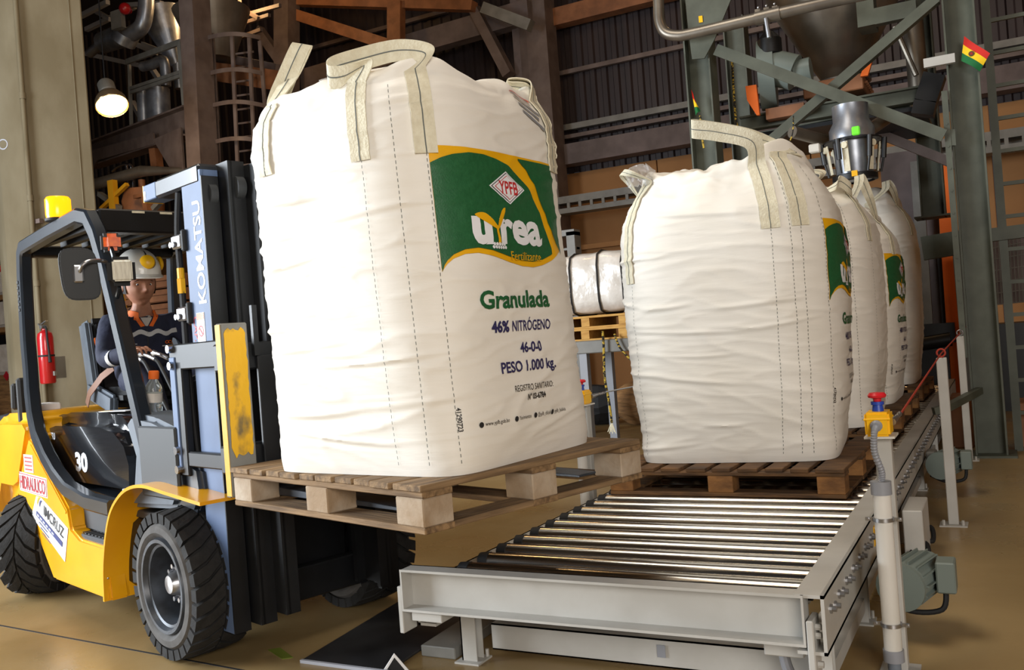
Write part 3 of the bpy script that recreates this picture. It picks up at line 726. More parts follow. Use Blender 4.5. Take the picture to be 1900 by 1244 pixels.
z += 0.012
ld = thing('wrapped_load', 'white film-wrapped load with three dark straps on the bench pallets', 'wrapped load', ((x0 + x1) / 2, TY + 0.45, z))
mb = MB()
rows = []
for i in range(33):
    t = i / 32; row = []
    for k in range(25):
        s_ = k / 24
        ang = s_ * 2 * PI
        c, q_ = math.cos(ang), math.sin(ang); r_ = (abs(c) ** 6 + abs(q_) ** 6) ** (-1 / 6)
        yy = TY + 0.43 + 0.41 * c * r_; zz = z + 0.01 + (zt - z) / 2 * (1 + q_ * r_) + (0.06 * math.sin(PI * t) if q_ > 0 else 0) * q_
        nn = noise.noise(Vector((t * 9, c * 2, q_ * 3))) * 0.02
        row.append(Vector((x0 + (x1 - x0) * t, yy + nn * c, max(z + 0.002, zz + nn * q_))))
    rows.append(row)
mb.grid(rows)
for e in (rows[0], rows[-1]): mb.add([tuple(p) for p in e[:-1]], [tuple(range(24))])
mb.build('wrapped_goods', MT['film'], ld, angle=60)
for px in (1060, 1111, 1157):
    x = at(px, 560, TY).x; t = (x - x0) / (x1 - x0); i = max(0, min(32, int(round(t * 32))))
    c = sum((Vector(p) for p in rows[i][:-1]), Vector()) / 24
    pts = [c + (Vector(p) - c) * 1.03 for p in rows[i][:-1]]
    for p in pts: p.x = x; p.z = max(p.z, z + 0.003)
    mb = MB(); mb.tube(pts, 0.012, 6, closed=True); mb.build('strap', MT['strap_black'], ld)
# frame behind the load
p = at(1055, 432, 11.5); q = at(1075, 490, 11.5)
mb = MB(); mb.span((at(1000, 430, 11.5).x, 11.4, p.z - 0.05), (q.x, 11.6, p.z + 0.03)); mb.span((q.x - 0.12, 11.4, 0), (q.x, 11.6, p.z)); mb.span((at(1000, 465, 11.5).x, 11.45, at(1020, 465, 11.5).z - 0.03), (q.x, 11.55, at(1020, 465, 11.5).z))
tag(mb.build('pale_frame', MT['grey_steel']), 'pale steel frame corner behind the strapped load', 'frame')
wallbar('rail_strip', 'wall_tan', (1070, 462), (1165, 448), 17.9, 0.08, 0.10, 'thin pale rail on the tan wall above the strapped load', 'rail', 0.3)
# rope hanging from the bench
mb = MB(); mb.tube(smoothpath([at(1118, 615, TY - 0.06), at(1120, 640, TY - 0.06), at(1122, 700, TY - 0.06), at(1130, 745, TY - 0.05), at(1135, 785, TY - 0.05)], 6), 0.014, 6)
rp = mb.build('rope', MT['rope']); tag(rp, 'yellow and black rope hanging straight down from the bench', 'rope')
mb = MB()
for k in range(6): mb.tube([at(1135, 783, TY - 0.05), at(1128 + 3 * k, 802 + (k % 2) * 3, TY - 0.05)], 0.006, 5)
mb.build('frayed_end', MT['webbing'], rp)
mb = MB(); mb.tube(smoothpath([at(1140, 620, TY - 0.05), at(1150, 645, TY - 0.06), at(1170, 668, TY - 0.05)], 6), 0.012, 6); tag(mb.build('rope', MT['rope']), 'second yellow and black rope slanting behind the bag', 'rope')
# junk on the floor below
for k, (px, py, s1, m, lab) in enumerate(((1106, 715, 0.16, 'black', 'dark heap of sacks on the floor behind the rope'), (1178, 712, 0.18, 'wood', 'torn brown carton on the floor under the bench'))):
    p = at(px, py, 12.5); mb = MB(); mb.sphere((p.x, 12.5, 0.3), 0.34, (1.2, 0.8, 0.9), 10, 6)
    mb.V = [(v[0] + 0.08 * noise.noise(Vector(v) * 3), v[1], max(0.0, v[2] + 0.10 * noise.noise(Vector(v) * 4 + Vector((3, 0, 0))))) for v in mb.V]
    tag(mb.build('sack_heap' if k == 0 else 'torn_carton', MT[m], smooth=False), lab, 'sacks' if k == 0 else 'carton')

# ------------------------------------------------------------------ filling station over the conveyor
SY = 9.34
def post(px0, py0, px1, py1, Y, lab, z0=0.0, h=5.2, m='green_steel'):
    p = at(px0, py0, Y); q = at(px1, py1, Y)
    x = (p.x + q.x) / 2
    mb = MB(); mb.ibeam((x, Y, z0), (x, Y, h), 0.26, 0.26, 0.016, up=(1, 0, 0)); mb.span((x - 0.2, Y - 0.2, z0), (x + 0.2, Y + 0.2, z0 + 0.02))
    o = mb.build('column', MT[m]); tag(o, lab, 'column', kind='structure'); return o, x
o_, xr = post(1800, 300, 1800, 300, SY, 'grey-green filling station leg that carries the flag, beside the ladder')
o_, xl = post(1310, 250, 1310, 250, SY, 'grey-green filling station leg rising between the two big bags')
post(1372, 150, 1372, 150, 11.8, 'rear grey-green filling station leg next to the blower')
post(1712, 120, 1712, 120, 11.8, 'rear grey-green filling station leg next to the downpipe', z0=2.4)
mb = MB(); mb.bar((xr - 0.16, SY - 0.14, 0.9), (xr - 0.16, SY - 0.14, 3.3), 0.05, 0.05, up=(0, 1, 0))
for k in range(11): mb.cyl((xr - 0.16, SY - 0.166, 1.0 + 0.2 * k), (xr - 0.16, SY - 0.172, 1.0 + 0.2 * k), 0.010, seg=6)
tag(mb.build('hole_strip', MT['green_steel']), 'pale perforated strip along the filling station leg beside the ladder', 'strip')
pxplate('gusset_plate', 'green_steel', [(1271, -6), (1358, -6), (1326, 72), (1307, 108), (1284, 110), (1277, 57)], SY - 0.18, 0.02, 'tapered grey gusset plate on the leg between the two big bags', 'gusset', 'structure')
pxplate('name_tag', 'box_yellow', [(1296, 30), (1303, 29), (1304, 41), (1297, 42)], SY - 0.19, 0.005, 'tiny yellow tag on the grey gusset plate', 'tag')
beam('brace', 'green_steel', at(1328, 92, SY - 0.2), at(1752, 252, SY - 0.2), 0.02, 0.11, 'flat grey brace sloping down towards the ladder across the filling station', 'brace')
beam('brace', 'green_steel', at(1738, -2, SY - 0.1), at(1428, 264, SY - 0.1), 0.10, 0.09, 'dark brace rising towards the ladder across the filling station', 'brace')
beam('brace', 'brown_steel', at(1625, 246, 11.0), at(1775, 306, 11.0), 0.08, 0.10, 'short dark brace below the lower end of the flat brace', 'brace')
pxplate('gusset_plate', 'green_steel', [(1748, 240), (1772, 240), (1774, 270), (1760, 270)], SY - 0.16, 0.02, 'small plate where the flat brace meets the flag-bearing leg', 'gusset', 'structure')
beam('beam', 'green_steel', at(1375, 232, 9.9), at(1727, 172, 9.9), 0.14, 0.15, 'grey-green cross beam of the filling station', 'beam', ib=True)
beam('beam', 'green_steel', at(1400, 262, 11.0), at(1700, 205, 11.0), 0.16, 0.16, 'dim rear cross beam of the filling station', 'beam', ib=True)
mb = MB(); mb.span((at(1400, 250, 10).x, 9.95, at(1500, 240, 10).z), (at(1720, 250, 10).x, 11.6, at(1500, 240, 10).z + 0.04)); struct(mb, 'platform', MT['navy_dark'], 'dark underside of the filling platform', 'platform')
# conical hopper with flange
hp_ = thing('hopper', 'large dull steel hopper cone over the filling station', 'hopper', at(1560, 150, 10.5))
cpt = at(1562, 152, 10.5)
mb = MB(); mb.lathe([(0.16, 0.0), (0.20, 0.02), (0.72, 0.95), (0.74, 1.6)], cpt, seg=40); mb.build('cone', MT['hopper'], hp_)
mb = MB(); mb.lathe([(0.17, -0.03), (0.30, -0.03), (0.30, 0.0), (0.17, 0.0)], cpt, seg=28, cap0=False, cap1=False); mb.build('flange', MT['steel'], hp_)
mb = MB(); mb.span((cpt.x - 0.34, 10.1, cpt.z - 0.20), (cpt.x + 0.26, 10.8, cpt.z - 0.04), 0.01)
for k in range(6): mb.cyl((cpt.x + 0.26, 10.2 + 0.1 * k, cpt.z - 0.12), (cpt.x + 0.29, 10.2 + 0.1 * k, cpt.z - 0.12), 0.015, seg=6)
mb.build('slide_gate', MT['rust_steel'], hp_)
# spout that fills the bag
FY = 9.05
sp_ = thing('filling_spout', 'steel filling spout with clamps above the printed bag', 'filling spout', at(1580, 330, FY))
ct = at(1578, 228, FY); cbm = at(1592, 338, FY)
ax_s = Vector((0, 0, -1)); zc = lambda py: at(1583, py, FY).z; xc = at(1583, 280, FY).x
mb = MB(); mb.lathe([(0.15, zc(335)), (0.165, zc(320)), (0.17, zc(265)), (0.20, zc(258)), (0.20, zc(240)), (0.16, zc(225)), (0.16, zc(195))], (xc, FY, 0), seg=32); mb.build('tube', MT['duct'], sp_)
mb = MB(); mb.lathe([(0.17, zc(264)), (0.255, zc(264)), (0.255, zc(261)), (0.17, zc(261))], (xc, FY, 0), seg=32, cap0=False, cap1=False); mb.build('ring_flange', MT['navy_dark'], sp_)
for k in range(6):
    t = 2 * PI * k / 6 + 0.35
    d = Vector((math.cos(t), math.sin(t), 0)); c = Vector((xc, FY, 0))
    mb = MB(); mb.bar(c + d * 0.235 + Vector((0, 0, zc(268))), c + d * 0.20 + Vector((0, 0, zc(322))), 0.012, 0.055, up=d.cross(Vector((0, 0, 1)))); mb.cyl(c + d * 0.235 + Vector((0, 0, zc(275))), c + d * 0.262 + Vector((0, 0, zc(275))), 0.03, seg=12)
    cl2 = mb.build('clamp_arm', MT['webbing'], sp_)
    e = d.cross(Vector((0, 0, 1)))
    mb = MB(); mb.cyl(c + d * 0.27 + e * 0.05 + Vector((0, 0, zc(262))), c + d * 0.25 + e * 0.05 + Vector((0, 0, zc(300))), 0.024, seg=10); mb.cyl(c + d * 0.25 + e * 0.05 + Vector((0, 0, zc(300))), c + d * 0.22 + e * 0.05 + Vector((0, 0, zc(325))), 0.010, seg=8)
    mb.build('air_cylinder', MT['navy_dark'], cl2)
mb = MB(); mb.lathe([(0.17, zc(338)), (0.20, zc(336)), (0.20, zc(326)), (0.17, zc(324))], (xc, FY, 0), seg=28, cap0=False, cap1=False); mb.build('clamp_ring', MT['navy_dark'], sp_)
mb = MB(); mb.box(at(1562, 247, FY - 0.22) + Vector((0.12, 0, 0)), (0.07, 0.03, 0.08), None, 0.01); mb.build('indicator', MT['green_lamp'], sp_)
mb = MB(); mb.box(at(1512, 276, FY - 0.1), (0.10, 0.08, 0.08), None, 0.01); mb.build('sensor_box', MT['pvc'], sp_)
mb = MB(); mb.box(at(1586, 322, FY - 0.22), (0.05, 0.04, 0.05)); mb.build('latch', MT['gold_print'], sp_)
for a, b in (((1600, 250), (1648, 218)), ((1470, 245), (1535, 262))):
    mb = MB(); mb.cyl(at(*a, FY + 0.1), at(*b, FY + 0.5), 0.06, seg=14); mb.build('side_duct', MT['hopper'], sp_)
# blower with volute housing
fn = thing('blower', 'grey-green blower and motor beside the hopper', 'blower', at(1440, 215, 9.9))
c = at(1424, 140, 9.9)
mb = MB(); mb.lathe([(0.10, -0.08), (0.36, -0.08), (0.36, 0.08), (0.10, 0.08)], c, (1, 0.15, 0), 32); mb.build('volute', MT['motor'], fn)
mb = MB(); mb.cyl(at(1432, 125, 9.75), at(1475, 135, 9.75), 0.18, seg=24); mb.cyl(at(1475, 135, 9.75), at(1505, 128, 9.75), 0.12, seg=20); mb.build('motor', MT['motor'], fn)
mb = MB(); mb.cyl(at(1423, 75, 9.7), at(1421, 42, 9.7), 0.03, seg=12); mb.lathe([(0.05, 0), (0.12, 0.05), (0.12, 0.2), (0.05, 0.28)], at(1430, 110, 9.7), seg=18); mb.build('inlet', MT['navy_dark'], fn)
mb = MB(); mb.span((at(1425, 215, 9.8).x, 9.7, at(1450, 212, 9.8).z - 0.05), (at(1495, 200, 9.8).x, 10.1, at(1450, 212, 9.8).z + 0.06)); mb.build('bed', MT['rust_steel'], fn)
pxplate('sodium_tint_plate', 'orange', [(1383, 160), (1403, 157), (1409, 213), (1404, 214), (1386, 186)], 9.6, 0.05, 'small plate with orange lamp light painted on, beside the blower housing', 'plate')  # orange on both plates is sodium light put into the colour
pxplate('sodium_tint_plate', 'orange', [(1609, 102), (1622, 100), (1610, 140), (1596, 142)], 9.9, 0.05, 'narrow plate with orange lamp light painted on, past the hopper cone', 'plate')
mb = MB(); mb.span((at(1590, 0, 9.7).x, 9.6, at(1600, 55, 9.7).z), (at(1622, 0, 9.7).x, 9.9, at(1600, -10, 9.7).z + 0.1)); mb.span((at(1622, 0, 9.7).x, 9.6, at(1650, 45, 9.7).z), (at(1700, 0, 9.7).x, 9.7, at(1650, 15, 9.7).z))
tag(mb.build('housing', MT['green_steel']), 'angular grey housing high up past the hopper', 'housing')
mb = MB(); mb.cyl(at(1694, 40, 10.6), at(1708, 205, 10.6), 0.10, seg=18); mb.cyl(at(1660, 50, 10.4), at(1700, 140, 10.4), 0.03, seg=10); tag(mb.build('downpipe', MT['hopper']), 'grey downpipe beside the flag-bearing leg', 'pipe')
pxplate('side_panel', 'brown_steel', [(1700, 125), (1712, 162), (1686, 168)], 10.6, 0.02, 'triangular brown panel below the downpipe', 'panel')
mb = MB(); mb.bar(at(1718, 190, 9.9), at(1735, 140, 9.9), 0.2, 0.2); mb.bar(at(1718, 190, 9.9), at(1712, 215, 9.9), 0.2, 0.2); tag(mb.build('cable_chain', MT['navy_dark']), 'dark bent chute next to the flag-bearing leg', 'chute')
beam('arm', 'rail', at(1714, 119, SY - 0.17), at(1772, 108, SY - 0.17), 0.06, 0.08, 'short pale arm on the filling station leg beside the ladder', 'arm', kind=None)
# feed pipe with elbow and coupling
mb = MB(); mb.tube(smoothpath([at(1221, -30, 9.0), at(1222, 10, 9.0), at(1224, 40, 9.0), at(1234, 60, 9.0), at(1256, 66, 9.0), at(1290, 61, 9.0), at(1400, 35, 9.0), at(1500, 12, 9.0), at(1620, -14, 9.0)], 8), 0.055, 16)
fp = mb.build('feed_pipe', MT['hopper']); tag(fp, 'grey bent feed pipe above the gusset plate and blower', 'pipe')
mb = MB(); mb.cyl(at(1402, 35, 9.0), at(1448, 24, 9.0), 0.066, seg=18)
for k in range(3):
    p = at(1406 + 16 * k, 17 - 3 * k, 9.0); mb.box(p + Vector((0, 0, -0.03)), (0.05, 0.05, 0.05)); 
mb.build('coupling', MT['hopper'], fp)
mb = MB()
for k in range(3): mb.sphere(at(1407 + 15 * k, 14 - 3.5 * k, 8.97), 0.014, seg=8, rings=6)
mb.cyl(at(1421, 34, 8.95), at(1427, 70, 8.95), 0.022, seg=10)
mb.build('bolt', MT['steel'], fp)
# flags
def flag(name, pts, Y, lab, cols=('flag_r', 'flag_y', 'flag_g'), emblem=False):
    """pts: hoist top, fly top, fly bottom, hoist bottom in pixels"""
    P = [at(x, y, Y) for x, y in pts]
    t = thing(name, lab, 'flag', P[3])
    def S_(u, v):
        p = P[0].lerp(P[1], u).lerp(P[3].lerp(P[2], u), v); p.y += 0.02 * math.sin(u * 5 + v * 2); return p
    for k, c in enumerate(cols):
        mb = MB()
        A_ = [[S_(i / 12, (k + j / 4) / 3) for j in range(5)] for i in range(13)]
        B2 = [[p + Vector((0, 0.003, 0)) for p in r] for r in A_]
        mb.grid(A_); mb.grid(B2); mb.build('red_stripe' if c == 'flag_r' else 'yellow_stripe' if c == 'flag_y' else 'green_stripe', MT[c], t)
    if emblem:
        c = S_(0.40, 0.5)
        mb = MB(); mb.lathe([(0.010, 0), (0.024, 0.001), (0.024, 0.003), (0.010, 0.003)], c + Vector((0, -0.012, 0)), (0, -1, 0), 14, False, False); mb.mi = 1; mb.lathe([(0.0, 0.004), (0.010, 0.004)], c + Vector((0, -0.012, 0)), (0, -1, 0), 12, False, False)
        mb.build('emblem', [MT['wood_dark'], MT['red']], t)
    return t
flag('small_flag', [(1789, 67), (1837, 100), (1818, 132), (1783, 112)], SY - 0.17, 'red yellow green flag on the filling station leg beside the ladder', emblem=True)
flag('small_flag', [(1282, 166), (1290, 186), (1299, 206), (1290, 214)], SY - 0.17, 'folded red and yellow flag on the filling station leg between the two big bags', ('flag_r', 'flag_y', 'flag_g'))
# loose cables
mb = MB(); mb.tube(smoothpath([at(1358, 110, 9.7), at(1362, 180, 9.7), at(1368, 235, 9.7), at(1385, 250, 9.6)], 6), 0.012); mb.tube(smoothpath([at(1472, 215, 9.0), at(1470, 250, 9.0), at(1455, 285, 9.0)], 6), 0.006); mb.tube(smoothpath([at(1299, 215, 9.1), at(1302, 250, 9.1), at(1306, 275, 9.1)], 6), 0.010)
tag(mb.build('loose_cables', MT['rope']), 'thin cables hanging along the blower-side legs of the filling station', 'cable', kind='stuff')
# ladder right
ld2 = thing('ladder', 'grey steel ladder standing past the flag-bearing leg', 'ladder', at(1888, 850, 9.0))
LY = 9.6
lt = [(1822, -8), (1836, 130), (1848, 330), (1868, 560), (1892, 850)]
pl_ = at(1822, -8, LY); pb_ = at(1893, 852, LY)
xm = (at(1840, 150, LY).x + at(1880, 700, LY).x) / 2
for dx in (0, 0.50):
    mb = MB(); mb.bar((xm + dx, LY, 0.0), (xm + dx, LY, 5.0), 0.07, 0.045, up=(0, 1, 0)); mb.build('side_rail', MT['green_steel'], ld2)
for k in range(16):
    z_ = 0.35 + 0.3 * k
    MB().bar((xm, LY, z_), (xm + 0.5, LY, z_), 0.03, 0.035).build('rung', MT['green_steel'], ld2)
beam('beam', 'green_steel', at(1712, 462, 10.5), at(1795, 448, 10.5), 0.16, 0.24, 'grey-green rail above the narrow mesh panel', 'beam', ib=False)
beam('beam', 'green_steel', at(1812, 440, 9.6), at(1930, 425, 9.6), 0.10, 0.12, 'horizontal rail from the flag-bearing leg to the ladder', 'beam')
wallbar('beam', 'grey_steel', (1640, 300), (1900, 262), 17.6, 0.3, 0.3, 'pale ledge on the far wall behind the ladder', 'beam', 5)
pxplate('sheet_panel', 'conc_beam', [(1632, 288), (1735, 272), (1762, 790), (1666, 790)], 13.5, 0.05, 'dim grey panel behind the farthest bag', 'panel')
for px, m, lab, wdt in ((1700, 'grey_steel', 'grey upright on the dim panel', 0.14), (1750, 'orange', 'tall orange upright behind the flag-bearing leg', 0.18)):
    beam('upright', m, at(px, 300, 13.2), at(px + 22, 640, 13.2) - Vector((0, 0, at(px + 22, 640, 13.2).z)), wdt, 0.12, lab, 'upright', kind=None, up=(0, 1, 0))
# dark machine and mesh guards low on the right
mb = MB(); mb.span((at(1700, 640, 13.1).x, 12.9, 0.9), (at(1775, 640, 13.1).x, 13.1, 1.15)); mb.span((at(1700, 700, 13.1).x, 12.95, 0.0), (at(1765, 700, 13.1).x, 13.1, 0.92)); mb.cyl(at(1700, 640, 12.92), at(1765, 629, 12.92), 0.09, seg=16)
tag(mb.build('drive_station', MT['navy_dark']), 'dark machinery at the far end of the conveyor', 'machinery')
def mesh_guard(pts, Y, lab):
    P = [at(x, y, Y) for x, y in pts]
    t = thing('mesh_guard', lab, 'mesh guard', P[3])
    mb = MB(); mb.grid([[P[0].lerp(P[1], i / 2).lerp(P[3].lerp(P[2], i / 2), j / 2) + Vector((0, 0.25, 0)) for j in range(3)] for i in range(3)]); mb.build('backing_sheet', MT['conc_beam'], t)
    mb = MB()
    for i in range(10): mb.tube([P[0].lerp(P[1], i / 9), P[3].lerp(P[2], i / 9)], 0.006, 4)
    for j in range(7): mb.tube([P[0].lerp(P[3], j / 6), P[1].lerp(P[2], j / 6)], 0.006, 4)
    mb.build('wire_mesh', MT['grey_steel'], t)
mesh_guard([(1768, 468), (1800, 464), (1812, 735), (1792, 738)], 12.4, 'mesh guard panel between the farthest bag and the flag-bearing leg')
mesh_guard([(1838, 440), (1900, 428), (1905, 560), (1846, 566)], 12.4, 'mesh guard panel between the flag-bearing leg and the ladder')
beam('upright', 'navy_dark', at(1756, 470, 13.42), at(1770, 640, 13.42) - Vector((0, 0, at(1770, 640, 13.42).z)), 0.22, 0.2, 'dark upright by the narrow mesh panel', 'upright', kind=None, up=(0, 1, 0))
mb = MB(); mb.span((at(1835, 700, 13.2).x, 13.0, 0.0), (at(1960, 700, 13.2).x, 13.8, at(1870, 600, 13.2).z))
tag(mb.build('machine_base', MT['navy_dark']), 'dark machine base behind the ladder foot', 'machine')
mb = MB(); mb.bar((xr - 0.30, 8.55, 0.52), (xr - 0.06, 9.2, 0.60), 0.06, 0.06); mb.bar((xr - 0.40, 8.5, 0.50), (xr - 0.30, 8.55, 0.52), 0.06, 0.06); tag(mb.build('bent_rail', MT['green_steel']), 'bent low rail at the foot of the flag-bearing leg', 'rail')
mb = MB(); mb.span((xr + 0.22, 9.8, 0.0), (xr + 0.9, 10.3, 0.42), 0.01); tag(mb.build('wooden_crate', MT['rust_steel']), 'brown wooden box on the floor under the ladder', 'box')
mb = MB(); mb.span((xr - 0.34, 9.8, 0.0), (xr - 0.16, 10.2, 0.5), 0.01); tag(mb.build('wooden_crate', MT['rust_steel']), 'brown wooden box on the floor by the steel eye-bolt post', 'box')
# ------------------------------------------------------------------ bulk bags
class Bag:
    NP, NW, NT = 232, 180, 46
    def __init__(s, H, prof, seed, dome, corners, lean=(0, 0), hy=1.0, crumple=0.02, pucker=1.0):
        s.H = H; s.prof = prof; s.seed = seed; s.dome = dome; s.corners = corners; s.lean = lean; s.hy = hy
        s.crumple = crumple; s.pucker = pucker
        zs = [p[0] for p in prof]; hs = [p[1] for p in prof]; ns = [p[2] for p in prof]
        s.fh = lambda z: np.interp(z, zs, hs); s.fn = lambda z: np.interp(z, zs, ns)
        # smooth the profile
        zz = np.linspace(0, 1, 101); hh = np.interp(zz, zs, hs); nn = np.interp(zz, zs, ns)
        for _ in range(3):
            h2 = hh.copy(); h2[1:-1] = (hh[:-2] + hh[1:-1] + hh[2:]) / 3; h2[:3] = hh[:3]; hh = h2
            n2 = nn.copy(); n2[1:-1] = (nn[:-2] + nn[1:-1] + nn[2:]) / 3; nn = n2
        s.fh = lambda z: float(np.interp(z, zz, hh)); s.fn = lambda z: float(np.interp(z, zz, nn))
        s.NV = s.NW + s.NT - 1
        rnd = random.Random(int(seed * 10))
        s.creases = []
        for k in range(34):
            s.creases.append((rnd.uniform(-PI, PI), (0.05 + 0.9 * (k + rnd.random()) / 34) * H, rnd.uniform(-0.05, 0.05), rnd.uniform(0.25, 0.75), rnd.uniform(0.006, 0.013), rnd.uniform(0.009, 0.014)))
        s.G = np.zeros((s.NV, s.NP, 3))
        for i in range(s.NV):
            v = i / (s.NW - 1) if i < s.NW else 1 + (i - s.NW + 1) / (s.NT - 1)
            for j in range(s.NP):
                s.G[i, j] = s.raw(-PI + 2 * PI * j / s.NP, v)
        # arc length from the middle of the +x face at mid height
        ph = np.linspace(-1.5, 1.5, 401)
        pts = np.array([s.interp(p, 0.6)[:2] for p in ph])
        ds = np.r_[0, np.cumsum(np.hypot(*np.diff(pts, axis=0).T))]
        s.ph = ph; s.ar = ds - np.interp(0, ph, ds)
    def raw(s, phi, v):
        sd = s.seed
        vv = min(v, 1.0)
        hw = s.fh(vv); n = s.fn(vv)
        c, q = math.cos(phi), math.sin(phi)
        r = (abs(c) ** n + abs(q) ** n) ** (-1.0 / n)
        rad = hw * r
        z = vv * s.H
        if v > 1:
            a = (v - 1) * PI / 2
            rad *= math.cos(a) ** 0.6 if a < PI / 2 - 1e-6 else 0.0
            z += s.dome * math.sin(a) ** 0.8
        for pc, amp, wd in s.corners:
            dp = (phi - pc + PI) % (2 * PI) - PI
            g = math.exp(-(dp / wd) ** 2)
            b = math.exp(-((v - 1.16) / 0.2) ** 2) if v > 0.7 else 0.0
            z += amp * g * b
        # puckers of the cloth, long sideways and short up and down
        k = s.pucker * min(1.0, v / 0.06) * (1.0 if v < 1 else max(0.0, 1 - (v - 1) * 3))
        sx, sy = math.cos(phi) * 1.15, math.sin(phi) * 1.15
        zz = vv * s.H + 0.05 * math.sin(phi * 2 + sd)
        a1 = noise.noise(Vector((sx + sd, sy, zz * 6.5)))
        a2 = noise.noise(Vector((sx * 1.6 + sd * 2, sy * 1.6, zz * 13 + 5)))
        a3 = noise.noise(Vector((sx * 3.2, sy * 3.2 + sd, zz * 32 + 9)))
        ridge = max(0.0, 1 - abs(a1) * 3.2) ** 3 * 0.55 + max(0.0, 1 - abs(a2) * 3.6) ** 3 * 0.4
        rad += k * (0.0105 * ridge + 0.0022 * a3 + 0.012 * noise.noise(Vector((sx * 0.9, sy * 0.9 + sd, zz * 2.2))))
        if v <= 1:
            z0 = vv * s.H
            for pc, zc, sl, ln, am, wd in s.creases:
                if abs(z0 - zc) > 0.11: continue
                dp = ((phi - pc + PI) % (2 * PI) - PI) / ln
                if abs(dp) >= 1: continue
                d = (z0 - zc - sl * dp - 0.015 * dp * dp) / wd
                if abs(d) > 3.5: continue
                rad += s.pucker * am * (0.22 + 0.78 * min(1.0, max(0.0, (abs(phi) - 0.6) / 0.15))) * (1 - dp * dp) ** 1.5 * (math.exp(-d * d) - 0.45 * math.exp(-(d + 1.7) ** 2))
        x = rad * c; y = rad * q * s.hy
        if v > 0.86:
            t = min(1.0, (v - 0.86) / 0.2)
            # folds that run from the shoulder towards the spout
            f = noise.noise(Vector((math.cos(phi) * 3.3 + sd, math.sin(phi) * 3.3, v * 1.4)))
            f2 = noise.noise(Vector((x * 7 + sd, y * 7, z * 4)))
            f3 = noise.noise(Vector((x * 16 + sd, y * 16, z * 9)))
            z += t * s.crumple * (2.2 * f + 1.1 * f2 + 0.5 * f3) * (1 if v < 1.9 else (2 - v) * 10)
        x += s.lean[0] * v * s.H; y += s.lean[1] * v * s.H
        return (x, y, z)
    def interp(s, phi, v):
        v = max(0.0, min(v, 2.0)); fi = v * (s.NW - 1) if v <= 1 else s.NW - 1 + (v - 1) * (s.NT - 1); i = min(int(fi), s.NV - 2); a = fi - i
        fj = ((phi + PI) / (2 * PI)) % 1.0 * s.NP; j = int(fj) % s.NP; b = fj - int(fj); j2 = (j + 1) % s.NP
        G = s.G
        return (G[i, j] * (1 - a) + G[i + 1, j] * a) * (1 - b) + (G[i, j2] * (1 - a) + G[i + 1, j2] * a) * b
    def P(s, phi, v, off=0.0):
        p = s.interp(phi, v)
        if off:
            e = 0.02
            du = s.interp(phi + e, v) - s.interp(phi - e, v); dv = s.interp(phi, min(v + e, 2)) - s.interp(phi, max(v - e, 0))
            n = np.cross(du, dv); L = np.linalg.norm(n)
            if L > 1e-9: p = p + n / L * off
        return Vector(p)
    def T(s, phi, v):
        d = s.interp(phi + 0.03, v) - s.interp(phi - 0.03, v)
        return Vector(d).normalized()
    def face(s, u, z, off):
        """u metres along the +x face, z metres up"""
        return s.P(float(np.interp(u, s.ar, s.ph)), z / s.H, off)
    def body_mesh(s):
        mb = MB(); N, Mv = s.NP, s.NV
        vs = [tuple(s.G[i, j]) for i in range(Mv - 1) for j in range(N)]
        fs = [(i * N + j, i * N + (j + 1) % N, (i + 1) * N + (j + 1) % N, (i + 1) * N + j) for i in range(Mv - 2) for j in range(N)]
        fs.append(tuple(range(N))[::-1])
        vs.append(tuple(s.G[Mv - 1, 0])); e = len(vs) - 1
        fs += [((Mv - 2) * N + j, (Mv - 2) * N + (j + 1) % N, e) for j in range(N)]
        mb.add(vs, fs); return mb

